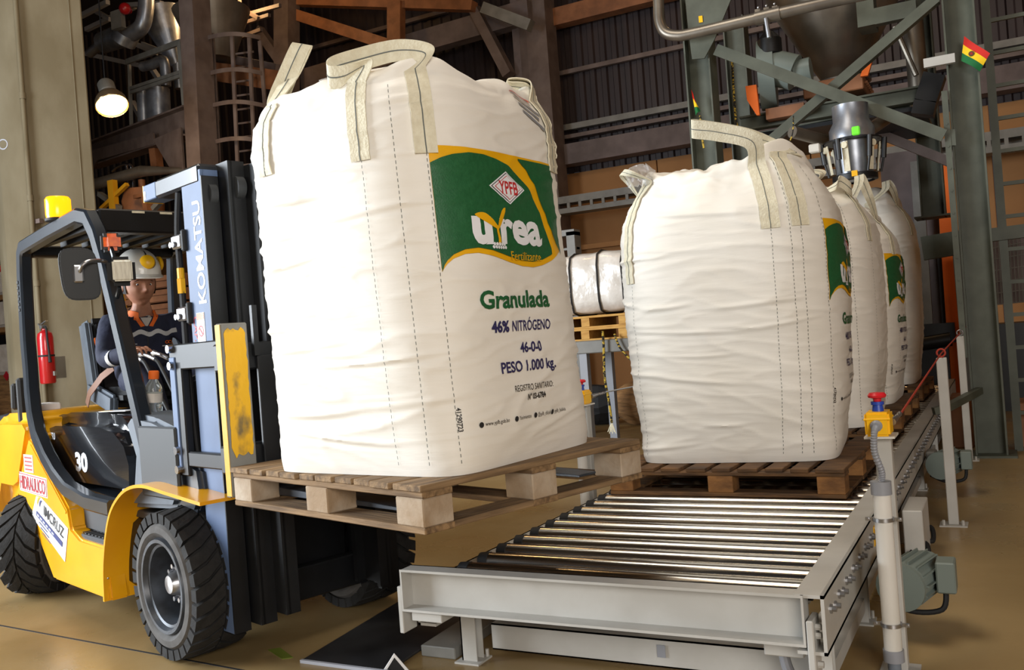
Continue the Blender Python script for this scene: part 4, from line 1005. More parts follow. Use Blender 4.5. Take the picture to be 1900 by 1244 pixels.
def bag_print(bag, parent, u0, zs, full=True):
    """green panel, emblem and lettering on the bag's +x face; u0 = middle of the print, zs = z shift"""
    S0 = lambda u, z, off: bag.face(u0 + u, z + zs, off)
    def sheet(mb, us, lo, hi, off, mi, nz=8):
        rows = []
        for k in range(nz + 1):
            rows.append([S0(u, lo(u) + (hi(u) - lo(u)) * k / nz, off) for u in us])
        m0 = len(mb.V); mb.mi = mi; mb.grid(rows)
    L, Rr, top = -0.37, 0.37, 1.205
    us = [L + (Rr - L) * i / 60 for i in range(61)]
    ip = lambda xs, ys: (lambda u: float(np.interp(u, xs, ys)))
    bot = ip([-0.37, -0.35, -0.32, -0.27, -0.21, -0.13, -0.04, 0.05, 0.13, 0.20, 0.27, 0.33, 0.37], [0.742, 0.768, 0.790, 0.806, 0.810, 0.798, 0.778, 0.763, 0.760, 0.770, 0.790, 0.815, 0.835])
    mb = MB()
    # gold ground: whole panel with its wavy foot
    sheet(mb, us, bot, lambda u: top, 0.0035, 0, 40)
    # green field
    gb = lambda u: bot(u) + float(np.interp(u, [-0.37, -0.355, -0.3, -0.2, 0.1, 0.3, 0.37], [0.0, 0.012, 0.016, 0.02, 0.022, 0.022, 0.02]))
    gt = ip([-0.37, -0.33, -0.28, -0.21, -0.13, -0.05, 0.02, 0.08, 0.13, 0.18, 0.22, 0.26, 0.30], [1.142, 1.160, 1.174, 1.184, 1.186, 1.178, 1.16, 1.13, 1.10, 1.05, 0.99, 0.90, 0.80])
    ug = [u for u in us if u <= 0.292]
    sheet(mb, ug, gb, lambda u: max(gt(u), gb(u) + 0.001), 0.0075, 1, 40)
    # green corner beyond the gold sweep
    uc = [0.10 + (0.37 - 0.10) * i / 16 for i in range(17)]
    lo2 = ip([0.10, 0.16, 0.21, 0.26, 0.31, 0.37], [1.19, 1.15, 1.09, 1.0, 0.90, 0.82])
    sheet(mb, uc, lo2, lambda u: 1.195, 0.0075, 1, 40)
    pnl = mb.build('printed_panel', [MT['gold_print'], MT['green_print']], parent)
    pnl['label'] = 'green and gold printed panel'
    # emblem: white diamond with red rim and letters
    mb = MB()
    def poly(pts, off, mi, sub=6):
        c = Vector((sum(p[0] for p in pts) / len(pts), sum(p[1] for p in pts) / len(pts)))
        n = len(pts)
        for a in range(n):
            p, q = pts[a], pts[(a + 1) % n]
            for i in range(sub):
                row = []
                for t in (i / sub, (i + 1) / sub):
                    row.append([S0(c[0] + (p[0] + (q[0] - p[0]) * k / sub - c[0]) * t, c[1] + (p[1] + (q[1] - p[1]) * k / sub - c[1]) * t, off) for k in range(sub + 1)])
                mb.mi = mi; mb.grid(row)
    def dia(k, off, mi):
        poly([(-0.118 * k, 1.068), (0, 1.068 - 0.066 * k), (0.118 * k, 1.068), (0, 1.068 + 0.066 * k)], off, mi)
    dia(1.0, 0.0100, 0); dia(0.91, 0.0111, 1); dia(0.86, 0.0122, 0); dia(0.74, 0.0133, 2); dia(0.70, 0.0144, 0)
    def txt(s, u, z, cap, width, off, mi, bold=0.0, rot=False):
        vs, fs, wd = text2d(s, bold, 1.0, 0.0, 0.16 if cap > 0.05 else 0.3)
        kx = width / wd
        if rot: pts = [S0(u + v[1] * cap, z - v[0] * kx, off) for v in vs]
        else: pts = [S0(u + v[0] * kx, z + v[1] * cap, off) for v in vs]
        mb.add(pts, fs, mi)
    txt('YPFB', -0.062, 1.042, 0.050, 0.124, 0.0156, 2, 0.02)
    emb = mb.build('emblem', [MT['letter_white'], MT['black_print'], MT['red_logo']], parent)
    mb = MB()
    # the big word with a sprout for the stroke of its first letter
    txt('u', -0.232, 0.853, 0.128, 0.100, 0.0102, 0, 0.055)
    txt('rea', -0.085, 0.853, 0.128, 0.292, 0.0102, 0, 0.036)
    def leaf(p0, p1, wd, bend, off=0.0118, mi=1):
        n = 10; rows = []
        for i in range(n + 1):
            t = i / n
            x = p0[0] + (p1[0] - p0[0]) * t; z = p0[1] + (p1[1] - p0[1]) * t + bend * math.sin(PI * t)
            hwd = wd * math.sin(PI * (0.08 + 0.92 * t)) ** 0.8 / 2 + 0.001
            rows.append([S0(x, z - hwd, off), S0(x, z, off), S0(x, z + hwd, off)])
        mb.mi = mi; mb.grid(rows)
    leaf((-0.100, 0.905), (-0.215, 0.952), 0.034, 0.012)
    leaf((-0.100, 0.905), (-0.040, 0.985), 0.034, 0.004)
    rows = [[S0(-0.107 + 0.004 * math.sin(k), 0.842 + 0.012 * k, 0.0118), S0(-0.094 + 0.004 * math.sin(k), 0.842 + 0.012 * k, 0.0118)] for k in range(7)]
    mb.mi = 1; mb.grid(rows)
    for k in range(11):
        cx = -0.135 + 0.0145 * (k % 6) + (0.007 if k >= 6 else 0); cz = 0.832 + (0.0125 if k >= 6 else 0)
        mb.mi = 0
        poly([(cx + 0.0068 * math.cos(2 * PI * i / 8), cz + 0.0068 * math.sin(2 * PI * i / 8)) for i in range(8)], 0.0122, 0, 1)
    LM = [MT['letter_white'], MT['gold_print'], MT['green_print'], MT['navy_print'], MT['black_print']]
    mb.build('brand_word', LM, parent)
    def line(*a, **k):
        nonlocal mb
        mb = MB(); txt(*a, **k); mb.build('lettering', LM, parent)
    line('Fertilizante', -0.028, 0.785, 0.034, 0.215, 0.0102, 1, 0.0)
    line('Granulada', -0.227, 0.602, 0.064, 0.45, 0.005, 2, 0.03)
    line('46%', -0.18, 0.510, 0.040, 0.105, 0.005, 3, 0.04)
    line('NITR\u00d3GENO', -0.055, 0.510, 0.040, 0.265, 0.005, 3, 0.015)
    line('46-0-0', -0.012, 0.425, 0.038, 0.145, 0.005, 3, 0.03)
    line('PESO 1.000 kg.', -0.148, 0.352, 0.040, 0.37, 0.005, 3, 0.025)
    line('REGISTRO SANITARIO:', -0.074, 0.275, 0.024, 0.272, 0.005, 4, 0.0)
    line('N\u00b0 03-6784', 0.006, 0.238, 0.022, 0.13, 0.005, 4, 0.03)
    for u, s_, wd in ((-0.262, 'www.ypfb.gob.bo', 0.135), (-0.065, 'Yacimientos', 0.09), (0.075, '@ypfb_oficial', 0.09), (0.20, 'ypfb_bolivia', 0.09)):
        mb = MB(); poly([(u - 0.018 + 0.011 * math.cos(2 * PI * i / 10), 0.172 + 0.011 * math.sin(2 * PI * i / 10)) for i in range(10)], 0.005, 4, 1)
        txt(s_, u, 0.166, 0.015, wd, 0.005, 4, 0.0); mb.build('lettering', LM, parent)
    line('41290723', -0.375, 0.245, 0.018, 0.088, 0.005, 4, 0.02, rot=True)
    return pnl

def bag_stitch(bag, parent, phis, dash=True):
    for ph in phis:
        mb = MB()
        v0, v1 = 0.03, 0.99
        n = int((v1 - v0) * bag.H / 0.011)
        wd = 0.0011
        for i in range(n):
            if dash and i % 2: continue
            a = v0 + (v1 - v0) * i / n; b = v0 + (v1 - v0) * (i + 1.1) / n
            e = wd / 0.6
            mb.add([bag.P(ph - e, a, 0.004), bag.P(ph + e, a, 0.004), bag.P(ph + e, b, 0.004), bag.P(ph - e, b, 0.004)], [(0, 1, 2, 3)])
        mb.build('stitching', MT['stitch'], parent, smooth=False, fix=False)

def bag_loop(bag, parent, phA, phB, vA, vB, apex, mid, wd=0.085):
    """a sewn lifting loop: up one face, free over the corner, down the next"""
    pts = []; sd = []
    A = [vA + (1.03 - vA) * i / 22 for i in range(23)]
    for v in A: pts.append(bag.P(phA, v, 0.006)); sd.append(bag.T(phA, v))
    Bv = [1.03 + (vB - 1.03) * i / 22 for i in range(23)]
    Bp = [bag.P(phB, v, 0.006) for v in Bv]
    fr = smoothpath([pts[-1]] + [Vector(a) for a in apex] + [Bp[0]], 8)[1:-1]
    m = Vector(mid).normalized()
    sA = sd[-1]; sB = bag.T(phB, 1.03)
    sg = 1 if sB.dot(m) >= 0 else -1
    sa = 1 if sA.dot(m) >= 0 else -1
    sd = [q * sa for q in sd]; sA = sA * sa
    for i, p in enumerate(fr):
        t = (i + 1) / (len(fr) + 1)
        if t < 0.35: q = sA.lerp(m, t / 0.35)
        elif t > 0.65: q = m.lerp(sB * sg, (t - 0.65) / 0.35)
        else: q = m
        pts.append(p); sd.append(q)
    for v, p in zip(Bv, Bp): pts.append(p); sd.append(bag.T(phB, v) * sg)
    mb = MB(); mb.ribbon(pts, sd, wd, 0.005)
    lp = mb.build('lifting_loop', MT['webbing'], parent)
    # a dark seam stitched along the middle of the webbing
    mb = MB()
    n = len(pts)
    nn = []
    for i in range(n):
        d = pts[min(i + 1, n - 1)] - pts[max(i - 1, 0)]
        c = d.cross(sd[i]); nn.append(c.normalized() if c.length > 1e-9 else Vector((0, 0, 1)))
    for sgn in (1, -1):
        pp = [pts[i] + nn[i] * (0.0036 * sgn) for i in range(n)]
        mb.ribbon(pp, sd, 0.0045, 0.001)
    mb.build('seam', MT['stitch'], lp)
    return lp

def bag_seam_strip(bag, parent):
    pass

def crumpled_film(parent, c, r, seed, name='liner_film'):
    mb = MB(); N = 14
    rows = []
    for i in range(N + 1):
        row = []
        for j in range(N + 1):
            a = (i / N - 0.5) * 2; b = j / N
            p = Vector((c[0] + a * r, c[1] + (noise.noise(Vector((a * 2.5, b * 3, seed))) * 0.9) * r, c[2] + b * r * 1.5 * (1 - 0.35 * a * a) + 0.25 * r * noise.noise(Vector((a * 4, b * 2, seed + 5)))))
            p.x *= 1
            row.append(p)
        rows.append(row)
    mb.grid(rows)
    o = mb.build(name, MT['liner'], parent)
    o['label'] = 'clear crumpled liner film'
    return o
# ---- the four bags in sight and the one behind; each stands on its own pallet
FO = Vector((-3.373, 3.590, 0.0)); FA = math.radians(-17.2)
FU = Vector((math.cos(FA), math.sin(FA), 0)); FV = Vector((-math.sin(FA), math.cos(FA), 0))
def fl(x, y, z): return FO + FU * x + FV * y + Vector((0, 0, z))

prof1 = [(0, 0.505, 8), (0.03, 0.515, 7), (0.10, 0.530, 5), (0.25, 0.548, 3.9), (0.5, 0.560, 3.5), (0.75, 0.562, 3.3), (0.90, 0.560, 3.3), (0.97, 0.545, 3.3), (1.0, 0.515, 3.3)]
prof2 = [(0, 0.575, 7), (0.03, 0.592, 6), (0.10, 0.605, 4.4), (0.25, 0.650, 3.5), (0.5, 0.672, 3.3), (0.75, 0.675, 3.2), (0.88, 0.655, 3.1), (0.95, 0.60, 3.0), (1.0, 0.53, 2.9)]
C = math.radians(45)
BAG_Z1 = 0.941
b1 = thing('bulk_bag', 'white bulk bag standing on the pallet carried by the forklift', 'bulk bag', fl(1.40, -0.046, BAG_Z1), FA + math.radians(10), 'bulk bags of fertilizer', org=(0, 0, 0))
b1.scale = (0.935, 0.935, 0.935)
bg = Bag(1.47, prof1, 3.1, 0.10, [(-C + 0.1, 0.045, 0.26), (C, 0.11, 0.26), (-3 * C, 0.0, 0.3), (3 * C, 0.03, 0.3)], lean=(-0.030, -0.020), crumple=0.016)
bg.body_mesh().build('bag_body', MT['bag'], b1, angle=60)
bag_print(bg, b1, -0.083, 0.0)
dA = math.radians(19)
bag_stitch(bg, b1, [-1.13, -0.92, -0.745])
bag_loop(bg, b1, -1.13, -0.745, 0.80, 0.80, [(0.23, -0.53, 1.535), (0.15, -0.555, 1.51), (0.09, -0.575, 1.515), (0.09, -0.56, 1.55), (0.19, -0.50, 1.575), (0.32, -0.44, 1.588), (0.42, -0.40, 1.56)], (0.2, -0.2, 1.0))
bag_loop(bg, b1, C - 0.22, C + 0.05, 0.80, 0.85, [(0.40, 0.33, 1.585), (0.33, 0.28, 1.60), (0.31, 0.28, 1.59), (0.36, 0.34, 1.575)], (-0.65, 0.75, 0.0), 0.115)
bag_loop(bg, b1, -3 * C - dA, -3 * C + dA, 0.82, 0.82, [(-0.41, -0.40, 1.54), (-0.36, -0.385, 1.64), (-0.29, -0.36, 1.76), (-0.285, -0.35, 1.765), (-0.35, -0.37, 1.65)], (0.8, 0.5, -0.25))
bag_loop(bg, b1, 3 * C - dA, 3 * C + dA, 0.82, 0.82, [(-0.34, 0.46, 1.56), (-0.40, 0.42, 1.66), (-0.47, 0.34, 1.56)], (0.6, 0.6, 0.2))
crumpled_film(b1, (-0.22, -0.25, 1.50), 0.10, 2.0)
# small red and grey stamp near the far top corner
mb = MB()
for k in range(5):
    mb.mi = 0 if k == 0 else 1
    a = 0.52 + 0.02 * k
    mb.grid([[bg.P(0.16 + 0.045 * i + 0.012 * k, 1.035 - 0.020 * k - 0.006 * i - 0.009 * (j == 0), 0.006) for i in range(7 - (k % 2))] for j in range(2)])
mb.build('stamp', [MT['red_logo'], MT['pvc_grey']], b1)

BAG_Z2 = 0.565
bg2 = Bag(1.66, prof2, 8.7, 0.12, [(-C, 0.14, 0.36), (C, 0.0, 0.3), (-3 * C, 0.03, 0.26), (3 * C, 0.03, 0.3)], lean=(0.0, 0.0), crumple=0.028)
b2 = thing('bulk_bag', 'white bulk bag on the pallet at the near end of the roller conveyor', 'bulk bag', (-1.50, 5.90, BAG_Z2), math.radians(5), 'bulk bags of fertilizer', org=(0, 0, 0))
bg2.body_mesh().build('bag_body', MT['bag'], b2, angle=60)
bag_print(bg2, b2, -0.13, 0.16)
bag_stitch(bg2, b2, [-1.117, -0.98, -0.90, -3 * C + 0.02, -3 * C - 0.2, -0.70])
bag_loop(bg2, b2, -1.117, -0.90, 0.80, 0.80, [(0.24, -0.57, 1.85), (0.06, -0.62, 1.92), (-0.07, -0.65, 1.95), (-0.06, -0.62, 1.96), (0.08, -0.54, 1.93), (0.28, -0.46, 1.87), (0.46, -0.38, 1.78)], (0.1, -0.3, 1.0), 0.105)
bag_loop(bg2, b2, -3 * C - 0.5, -3 * C + 0.0, 0.70, 0.66, [(-0.58, -0.30, 1.76), (-0.58, -0.42, 1.80), (-0.50, -0.50, 1.77)], (0.5, -0.6, 0.2))
bag_loop(bg2, b2, C - dA, C + dA, 0.80, 0.80, [(0.55, 0.34, 1.74), (0.46, 0.44, 1.78), (0.36, 0.5, 1.74)], (0.6, 0.6, 0.2))
crumpled_film(b2, (-0.46, -0.44, 1.70), 0.09, 5.0)

bg3 = Bag(1.66, prof2, 14.2, 0.10, [(-C, 0.05, 0.36), (C, 0.03, 0.3), (-3 * C, 0.03, 0.3), (3 * C, 0.03, 0.3)], crumple=0.018)
b3 = thing('bulk_bag', 'plain-sided white bulk bag squeezed in second place on the conveyor', 'bulk bag', (-1.47, 7.45, BAG_Z2), 0.0, 'bulk bags of fertilizer', org=(0, 0, 0))
bg3.body_mesh().build('bag_body', MT['bag'], b3, angle=60)
bag_stitch(bg3, b3, [-C - dA, -C, -C + dA])
bag_loop(bg3, b3, -C - dA, -C + dA, 0.80, 0.80, [(0.46, -0.56, 1.72), (0.50, -0.52, 1.76), (0.56, -0.44, 1.70)], (0.2, 0.2, 0.9))

bg4 = Bag(1.62, prof2, 21.5, 0.12, [(-C, 0.06, 0.36), (C, 0.0, 0.3), (-3 * C, 0.03, 0.3), (3 * C, 0.03, 0.3)], crumple=0.018)
b4 = thing('bulk_bag', 'white printed bulk bag under the filling spout', 'bulk bag', (-1.47, 9.05, BAG_Z2), 0.0, 'bulk bags of fertilizer', org=(0, 0, 0))
bg4.body_mesh().build('bag_body', MT['bag'], b4, angle=60)
bag_print(bg4, b4, -0.13, 0.10)
bag_stitch(bg4, b4, [-C - dA, -C, -C + dA])
bag_loop(bg4, b4, -C - dA, -C + dA, 0.80, 0.80, [(0.42, -0.54, 1.90), (0.44, -0.50, 2.0), (0.50, -0.44, 1.80)], (0.4, 0.2, 0.1))

b5 = thing('bulk_bag', 'dim white bulk bag farthest along the conveyor', 'bulk bag', (-1.47, 11.2, BAG_Z2), 0.0, 'bulk bags of fertilizer', org=(0, 0, 0))
bg5 = Bag(1.95, prof2, 31.5, 0.25, [(-C, 0.0, 0.36)], crumple=0.012)
bg5.body_mesh().build('bag_body', MT['bag'], b5, angle=60)
bag_loop(bg5, b5, -C - dA, -C + dA, 0.82, 0.82, [(0.42, -0.50, 2.1), (0.44, -0.47, 2.2), (0.50, -0.42, 2.1)], (0.4, 0.2, 0.1))

# ------------------------------------------------------------------ pallets
def make_pallet(name, label, loc, rz, lx, ly, group, mats, hts=(0.022, 0.022, 0.095, 0.022), nb=9):
    """boards of the deck run along local y; stringer boards along x; nine blocks; loc = base centre"""
    t = thing(name, label, 'pallet', loc, rz, group, org=(0, 0, 0))
    md, ms, mbk = mats
    hb, hs, hk, hd = hts[0], hts[3], hts[2], hts[1]
    z1 = hb; z2 = z1 + hk; z3 = z2 + hs; z4 = z3 + hd
    for k in (-1, 0, 1):
        MB().box((0, k * (ly / 2 - 0.07), hb / 2), (lx, 0.13, hb), None, 0.003).build('bottom_board', ms, t)
    for k in (-1, 1):
        MB().box((k * (lx / 2 - 0.065), 0, hb / 2 + 0.0005), (0.12, ly - 0.27, hb - 0.001), None, 0.003).build('bottom_board', md, t)
    for i in (-1, 0, 1):
        for k in (-1, 0, 1):
            MB().box((i * (lx / 2 - 0.075), k * (ly / 2 - 0.07), z1 + hk / 2), (0.145, 0.13, hk), None, 0.004).build('block', mbk, t)
    for k in (-1, 0, 1):
        MB().box((0, k * (ly / 2 - 0.07), z2 + hs / 2), (lx, 0.13, hs), None, 0.003).build('stringer_board', ms, t)
    wds = [0.15 if i in (0, nb - 1) else 0.095 + 0.03 * random.random() for i in range(nb)]
    gap = (lx - sum(wds)) / (nb - 1); x = -lx / 2
    for i in range(nb):
        MB().box((x + wds[i] / 2, random.uniform(-0.008, 0.008), z3 + hd / 2), (wds[i], ly, hd), Matrix.Rotation(random.uniform(-0.006, 0.006), 3, 'Z'), 0.003).build('deck_board', md, t)
        x += wds[i] + gap
    return t
light = (MT['wood_y'], MT['wood_x'], MT['wood_block'])
dark = (MT['wood_dark'], MT['wood_dark'], MT['wood_dark_block'])
make_pallet('wooden_pallet', 'worn grey wooden pallet lifted on the forks of the forklift', fl(1.31, 0.0, 0.779), FA, 1.26, 1.16, 'wooden pallets', light, nb=10)
pl_z = 0.402
pallet2 = make_pallet('wooden_pallet', 'brown wooden pallet under the first bag on the conveyor', (-1.47, 5.80, pl_z), math.radians(-1.2), 1.36, 1.34, 'wooden pallets', dark, nb=9)
for i, (y, lab) in enumerate([(7.40, 'dark wooden pallet under the plain-sided second bag'), (9.0, 'dark wooden pallet under the bag at the filling spout'), (11.15, 'dark wooden pallet under the farthest bag')]):
    c = copy_tree(pallet2); c.location = (-1.47, y, pl_z); c['label'] = lab
# ------------------------------------------------------------------ roller conveyor
cv = thing('roller_conveyor', 'long cream roller conveyor carrying the bags, shiny steel rollers', 'conveyor', (-1.47, 7.6, 0), 0.0)
Y0, Y1 = 3.20, 12.8
mb = MB(); mb.channel((-0.65, Y0, 0.345), (-0.65, Y1, 0.345), 0.10, 0.205, 0.012, side=1)
sr = mb.build('side_rail', MT['rail'], cv)
bolt0 = None
for k in range(90):
    y = Y0 + 0.10 + 0.09 * k; z = 0.375 if k % 2 == 0 else 0.36
    if bolt0 is None:
        mb = MB(); mb.cyl((-0.600, y, z), (-0.592, y, z), 0.016, seg=10); mb.cyl((-0.592, y, z), (-0.578, y, z), 0.010, seg=6)
        bolt0 = mb.build('bolt', MT['steel'], sr)
    else:
        c = bolt0.copy(); COL.objects.link(c); c.parent = sr; c.location = (bolt0.location.x, bolt0.location.y + 0.09 * k, bolt0.location.z + z - 0.375)
mb = MB(); mb.box((-0.5985, 4.55, 0.35), (0.002, 0.10, 0.09)); mb.build('sticker', MT['box_yellow'], sr)
mb = MB(); mb.channel((-2.28, Y0 + 0.09, 0.265), (-2.28, Y1, 0.265), 0.09, 0.17, 0.012, side=-1)
mb.build('side_rail', MT['rail'], cv)
# end beam: a channel lying open towards the floor space in front
mb = MB(); mb.channel((-2.335, 3.235, 0.357), (-0.668, 3.235, 0.357), 0.085, 0.178, 0.010, side=-1)
mb.span((-2.335, 3.193, 0.268), (-2.327, 3.277, 0.446)); mb.span((-0.676, 3.193, 0.268), (-0.668, 3.277, 0.446))
mb.build('end_beam', MT['rail'], cv)
mb = MB(); mb.span((-2.36, 3.20, 0.17), (-2.338, 3.30, 0.37), 0.003); mb.span((-2.30, 3.21, 0.225), (-2.15, 3.30, 0.262), 0.003)
mb.build('end_bracket', MT['rail'], cv)
mb = MB(); mb.span((-0.664, 3.19, 0.15), (-0.640, 3.30, 0.36), 0.004)
for z in (0.33, 0.30, 0.20):
    mb.cyl((-0.640, 3.235, z), (-0.622, 3.235, z), 0.012, seg=6)
mb.build('end_bracket', MT['rail'], cv)
# rollers
n_r = 0
y = 3.345; r0 = None
while y < 12.6:
    if r0 is None:
        mb = MB(); mb.cyl((-2.185, y, 0.360), (-0.712, y, 0.360), 0.041, seg=20)
        r0 = mb.build('roller', MT['roller'], cv)
        mb = MB(); mb.cyl((-2.235, y, 0.360), (-2.185, y, 0.360), 0.040, 0.044, seg=16)
        mb.build('end_cap', MT['black'], r0)
        mb = MB(); mb.cyl((-0.712, y, 0.360), (-0.700, y, 0.360), 0.030, seg=12); mb.build('end_cap', MT['black'], r0)
        ry = y
    else:
        c = copy_tree(r0, cv); c.location = (r0.location.x, r0.location.y + (y - ry), r0.location.z)
    y += 0.18
# legs and cross members
def leg(x, y, z1):
    mb = MB(); mb.channel((x, y, 0.008), (x, y, z1), 0.075, 0.06, 0.006, up=(0, 1, 0))
    mb.span((x - 0.06, y - 0.06, 0.0), (x + 0.06, y + 0.06, 0.008))
    for sx in (-1, 1): mb.cyl((x + sx * 0.045, y + 0.045, 0.008), (x + sx * 0.045, y + 0.045, 0.04), 0.008, seg=6)
    return mb.build('leg', MT['rail'], cv)
for yy in (3.42, 4.35, 5.9, 7.6, 9.3, 11.0):
    leg(-2.14, yy, 0.27); leg(-0.66, yy, 0.25)
mb = MB(); mb.channel((-2.10, 3.55, 0.075), (-0.70, 3.55, 0.075), 0.05, 0.115, 0.006, side=1)
lb = mb.build('cross_beam', MT['rail'], cv)
mb = MB(); mb.box((-1.31, 3.519, 0.085), (0.035, 0.002, 0.05)); mb.build('rating_plate', MT['pvc_grey'], lb)
for yy in (5.9, 7.6, 9.3):
    mb = MB(); mb.channel((-2.10, yy, 0.10), (-0.70, yy, 0.10), 0.05, 0.10, 0.006); mb.build('cross_beam', MT['rail'], cv)
mb = MB(); mb.bar((-0.66, 3.45, 0.085), (-0.66, 4.35, 0.085), 0.05, 0.06); mb.bar((-0.66, 4.35, 0.085), (-0.66, 11.0, 0.085), 0.04, 0.05)
mb.build('foot_rail', MT['rail'], cv)
mb = MB(); mb.span((-2.10, 3.60, 0.17), (-0.72, 3.64, 0.225)); mb.build('chain_guard', MT['navy_dark'], cv)
for x in (-1.98, -1.86, -1.50, -1.25, -0.98):
    mb = MB(); mb.box((x, 3.59, 0.215), (0.03, 0.02, 0.03)); mb.build('cable_clip', MT['steel'], cv)
mb = MB(); mb.tube(smoothpath([(-1.70, 3.58, 0.21), (-1.62, 3.575, 0.165), (-1.52, 3.575, 0.165), (-1.44, 3.58, 0.21)], 5), 0.008); mb.build('cable', MT['pvc'], cv)
mb = MB(); mb.tube(smoothpath([(-0.80, 3.42, 0.24), (-0.79, 3.40, 0.14), (-0.76, 3.40, 0.06), (-0.74, 3.42, 0.01)], 6), 0.020, 10); mb.build('conduit_hose', MT['pvc_grey'], cv)
mb = MB(); mb.span((-0.84, 3.30, 0.19), (-0.70, 3.42, 0.262), 0.004); mb.build('junction_box', MT['rail'], cv)
# drive motors hung outside the rail
def motor(y, x=-0.44, z=0.235, r=0.088):
    mb = MB()
    mb.lathe([(r * 0.5, -0.17), (r * 0.93, -0.165), (r, -0.15), (r, 0.12), (r * 0.88, 0.125), (r * 0.88, 0.16), (r * 0.4, 0.165)], (x, y, z), (0.25, 1, 0), 20)
    for k in range(14):
        a = 2 * PI * k / 14
        d = Vector((0.2425, 0.9701, 0)); s_ = Vector((0.9701, -0.2425, 0)); u_ = Vector((0, 0, 1))
        o = Vector((x, y, z)) + (s_ * math.cos(a) + u_ * math.sin(a)) * (r + 0.006)
        mb.bar(o - d * 0.13, o + d * 0.11, 0.006, 0.014, up=s_ * math.cos(a) + u_ * math.sin(a))
    m_ = mb.build('motor', MT['motor'], cv)
    mb = MB(); mb.box((x + 0.125, y - 0.02, z + 0.02), (0.075, 0.12, 0.13), None, 0.006); mb.build('terminal_box', MT['motor'], m_)
    mb = MB(); mb.lathe([(0.03, 0), (0.10, 0.005), (0.10, 0.025), (0.03, 0.03)], (x - 0.045, y - 0.19, z), (0.25, 1, 0), 20); mb.build('fan_cover', MT['motor'], m_)
    mb = MB(); mb.tube(smoothpath([(x + 0.12, y - 0.03, z - 0.045), (x + 0.10, y - 0.05, z - 0.12), (x - 0.02, y - 0.05, z - 0.135), (x - 0.12, y, z - 0.10)], 6), 0.012); mb.build('power_cable', MT['black'], m_)
    mb = MB(); mb.box((x - 0.11, y + 0.05, z), (0.07, 0.17, 0.16), None, 0.01); mb.build('gearbox', MT['grey_steel'], m_)
    return m_
motor(4.28, x=-0.415); motor(7.45, x=-0.44)
mb = MB(); mb.span((-0.56, 5.35, 0.03), (-0.46, 5.75, 0.30), 0.005); mb.build('drive_guard', MT['rail'], cv)
for yy in (5.30, 5.70):
    mb = MB(); mb.tube(smoothpath([(-0.53, yy, 0.09), (-0.45, yy + 0.03, 0.05), (-0.46, yy + 0.12, 0.11), (-0.54, yy + 0.15, 0.05)], 6), 0.014); mb.build('cable', MT['black'], cv)

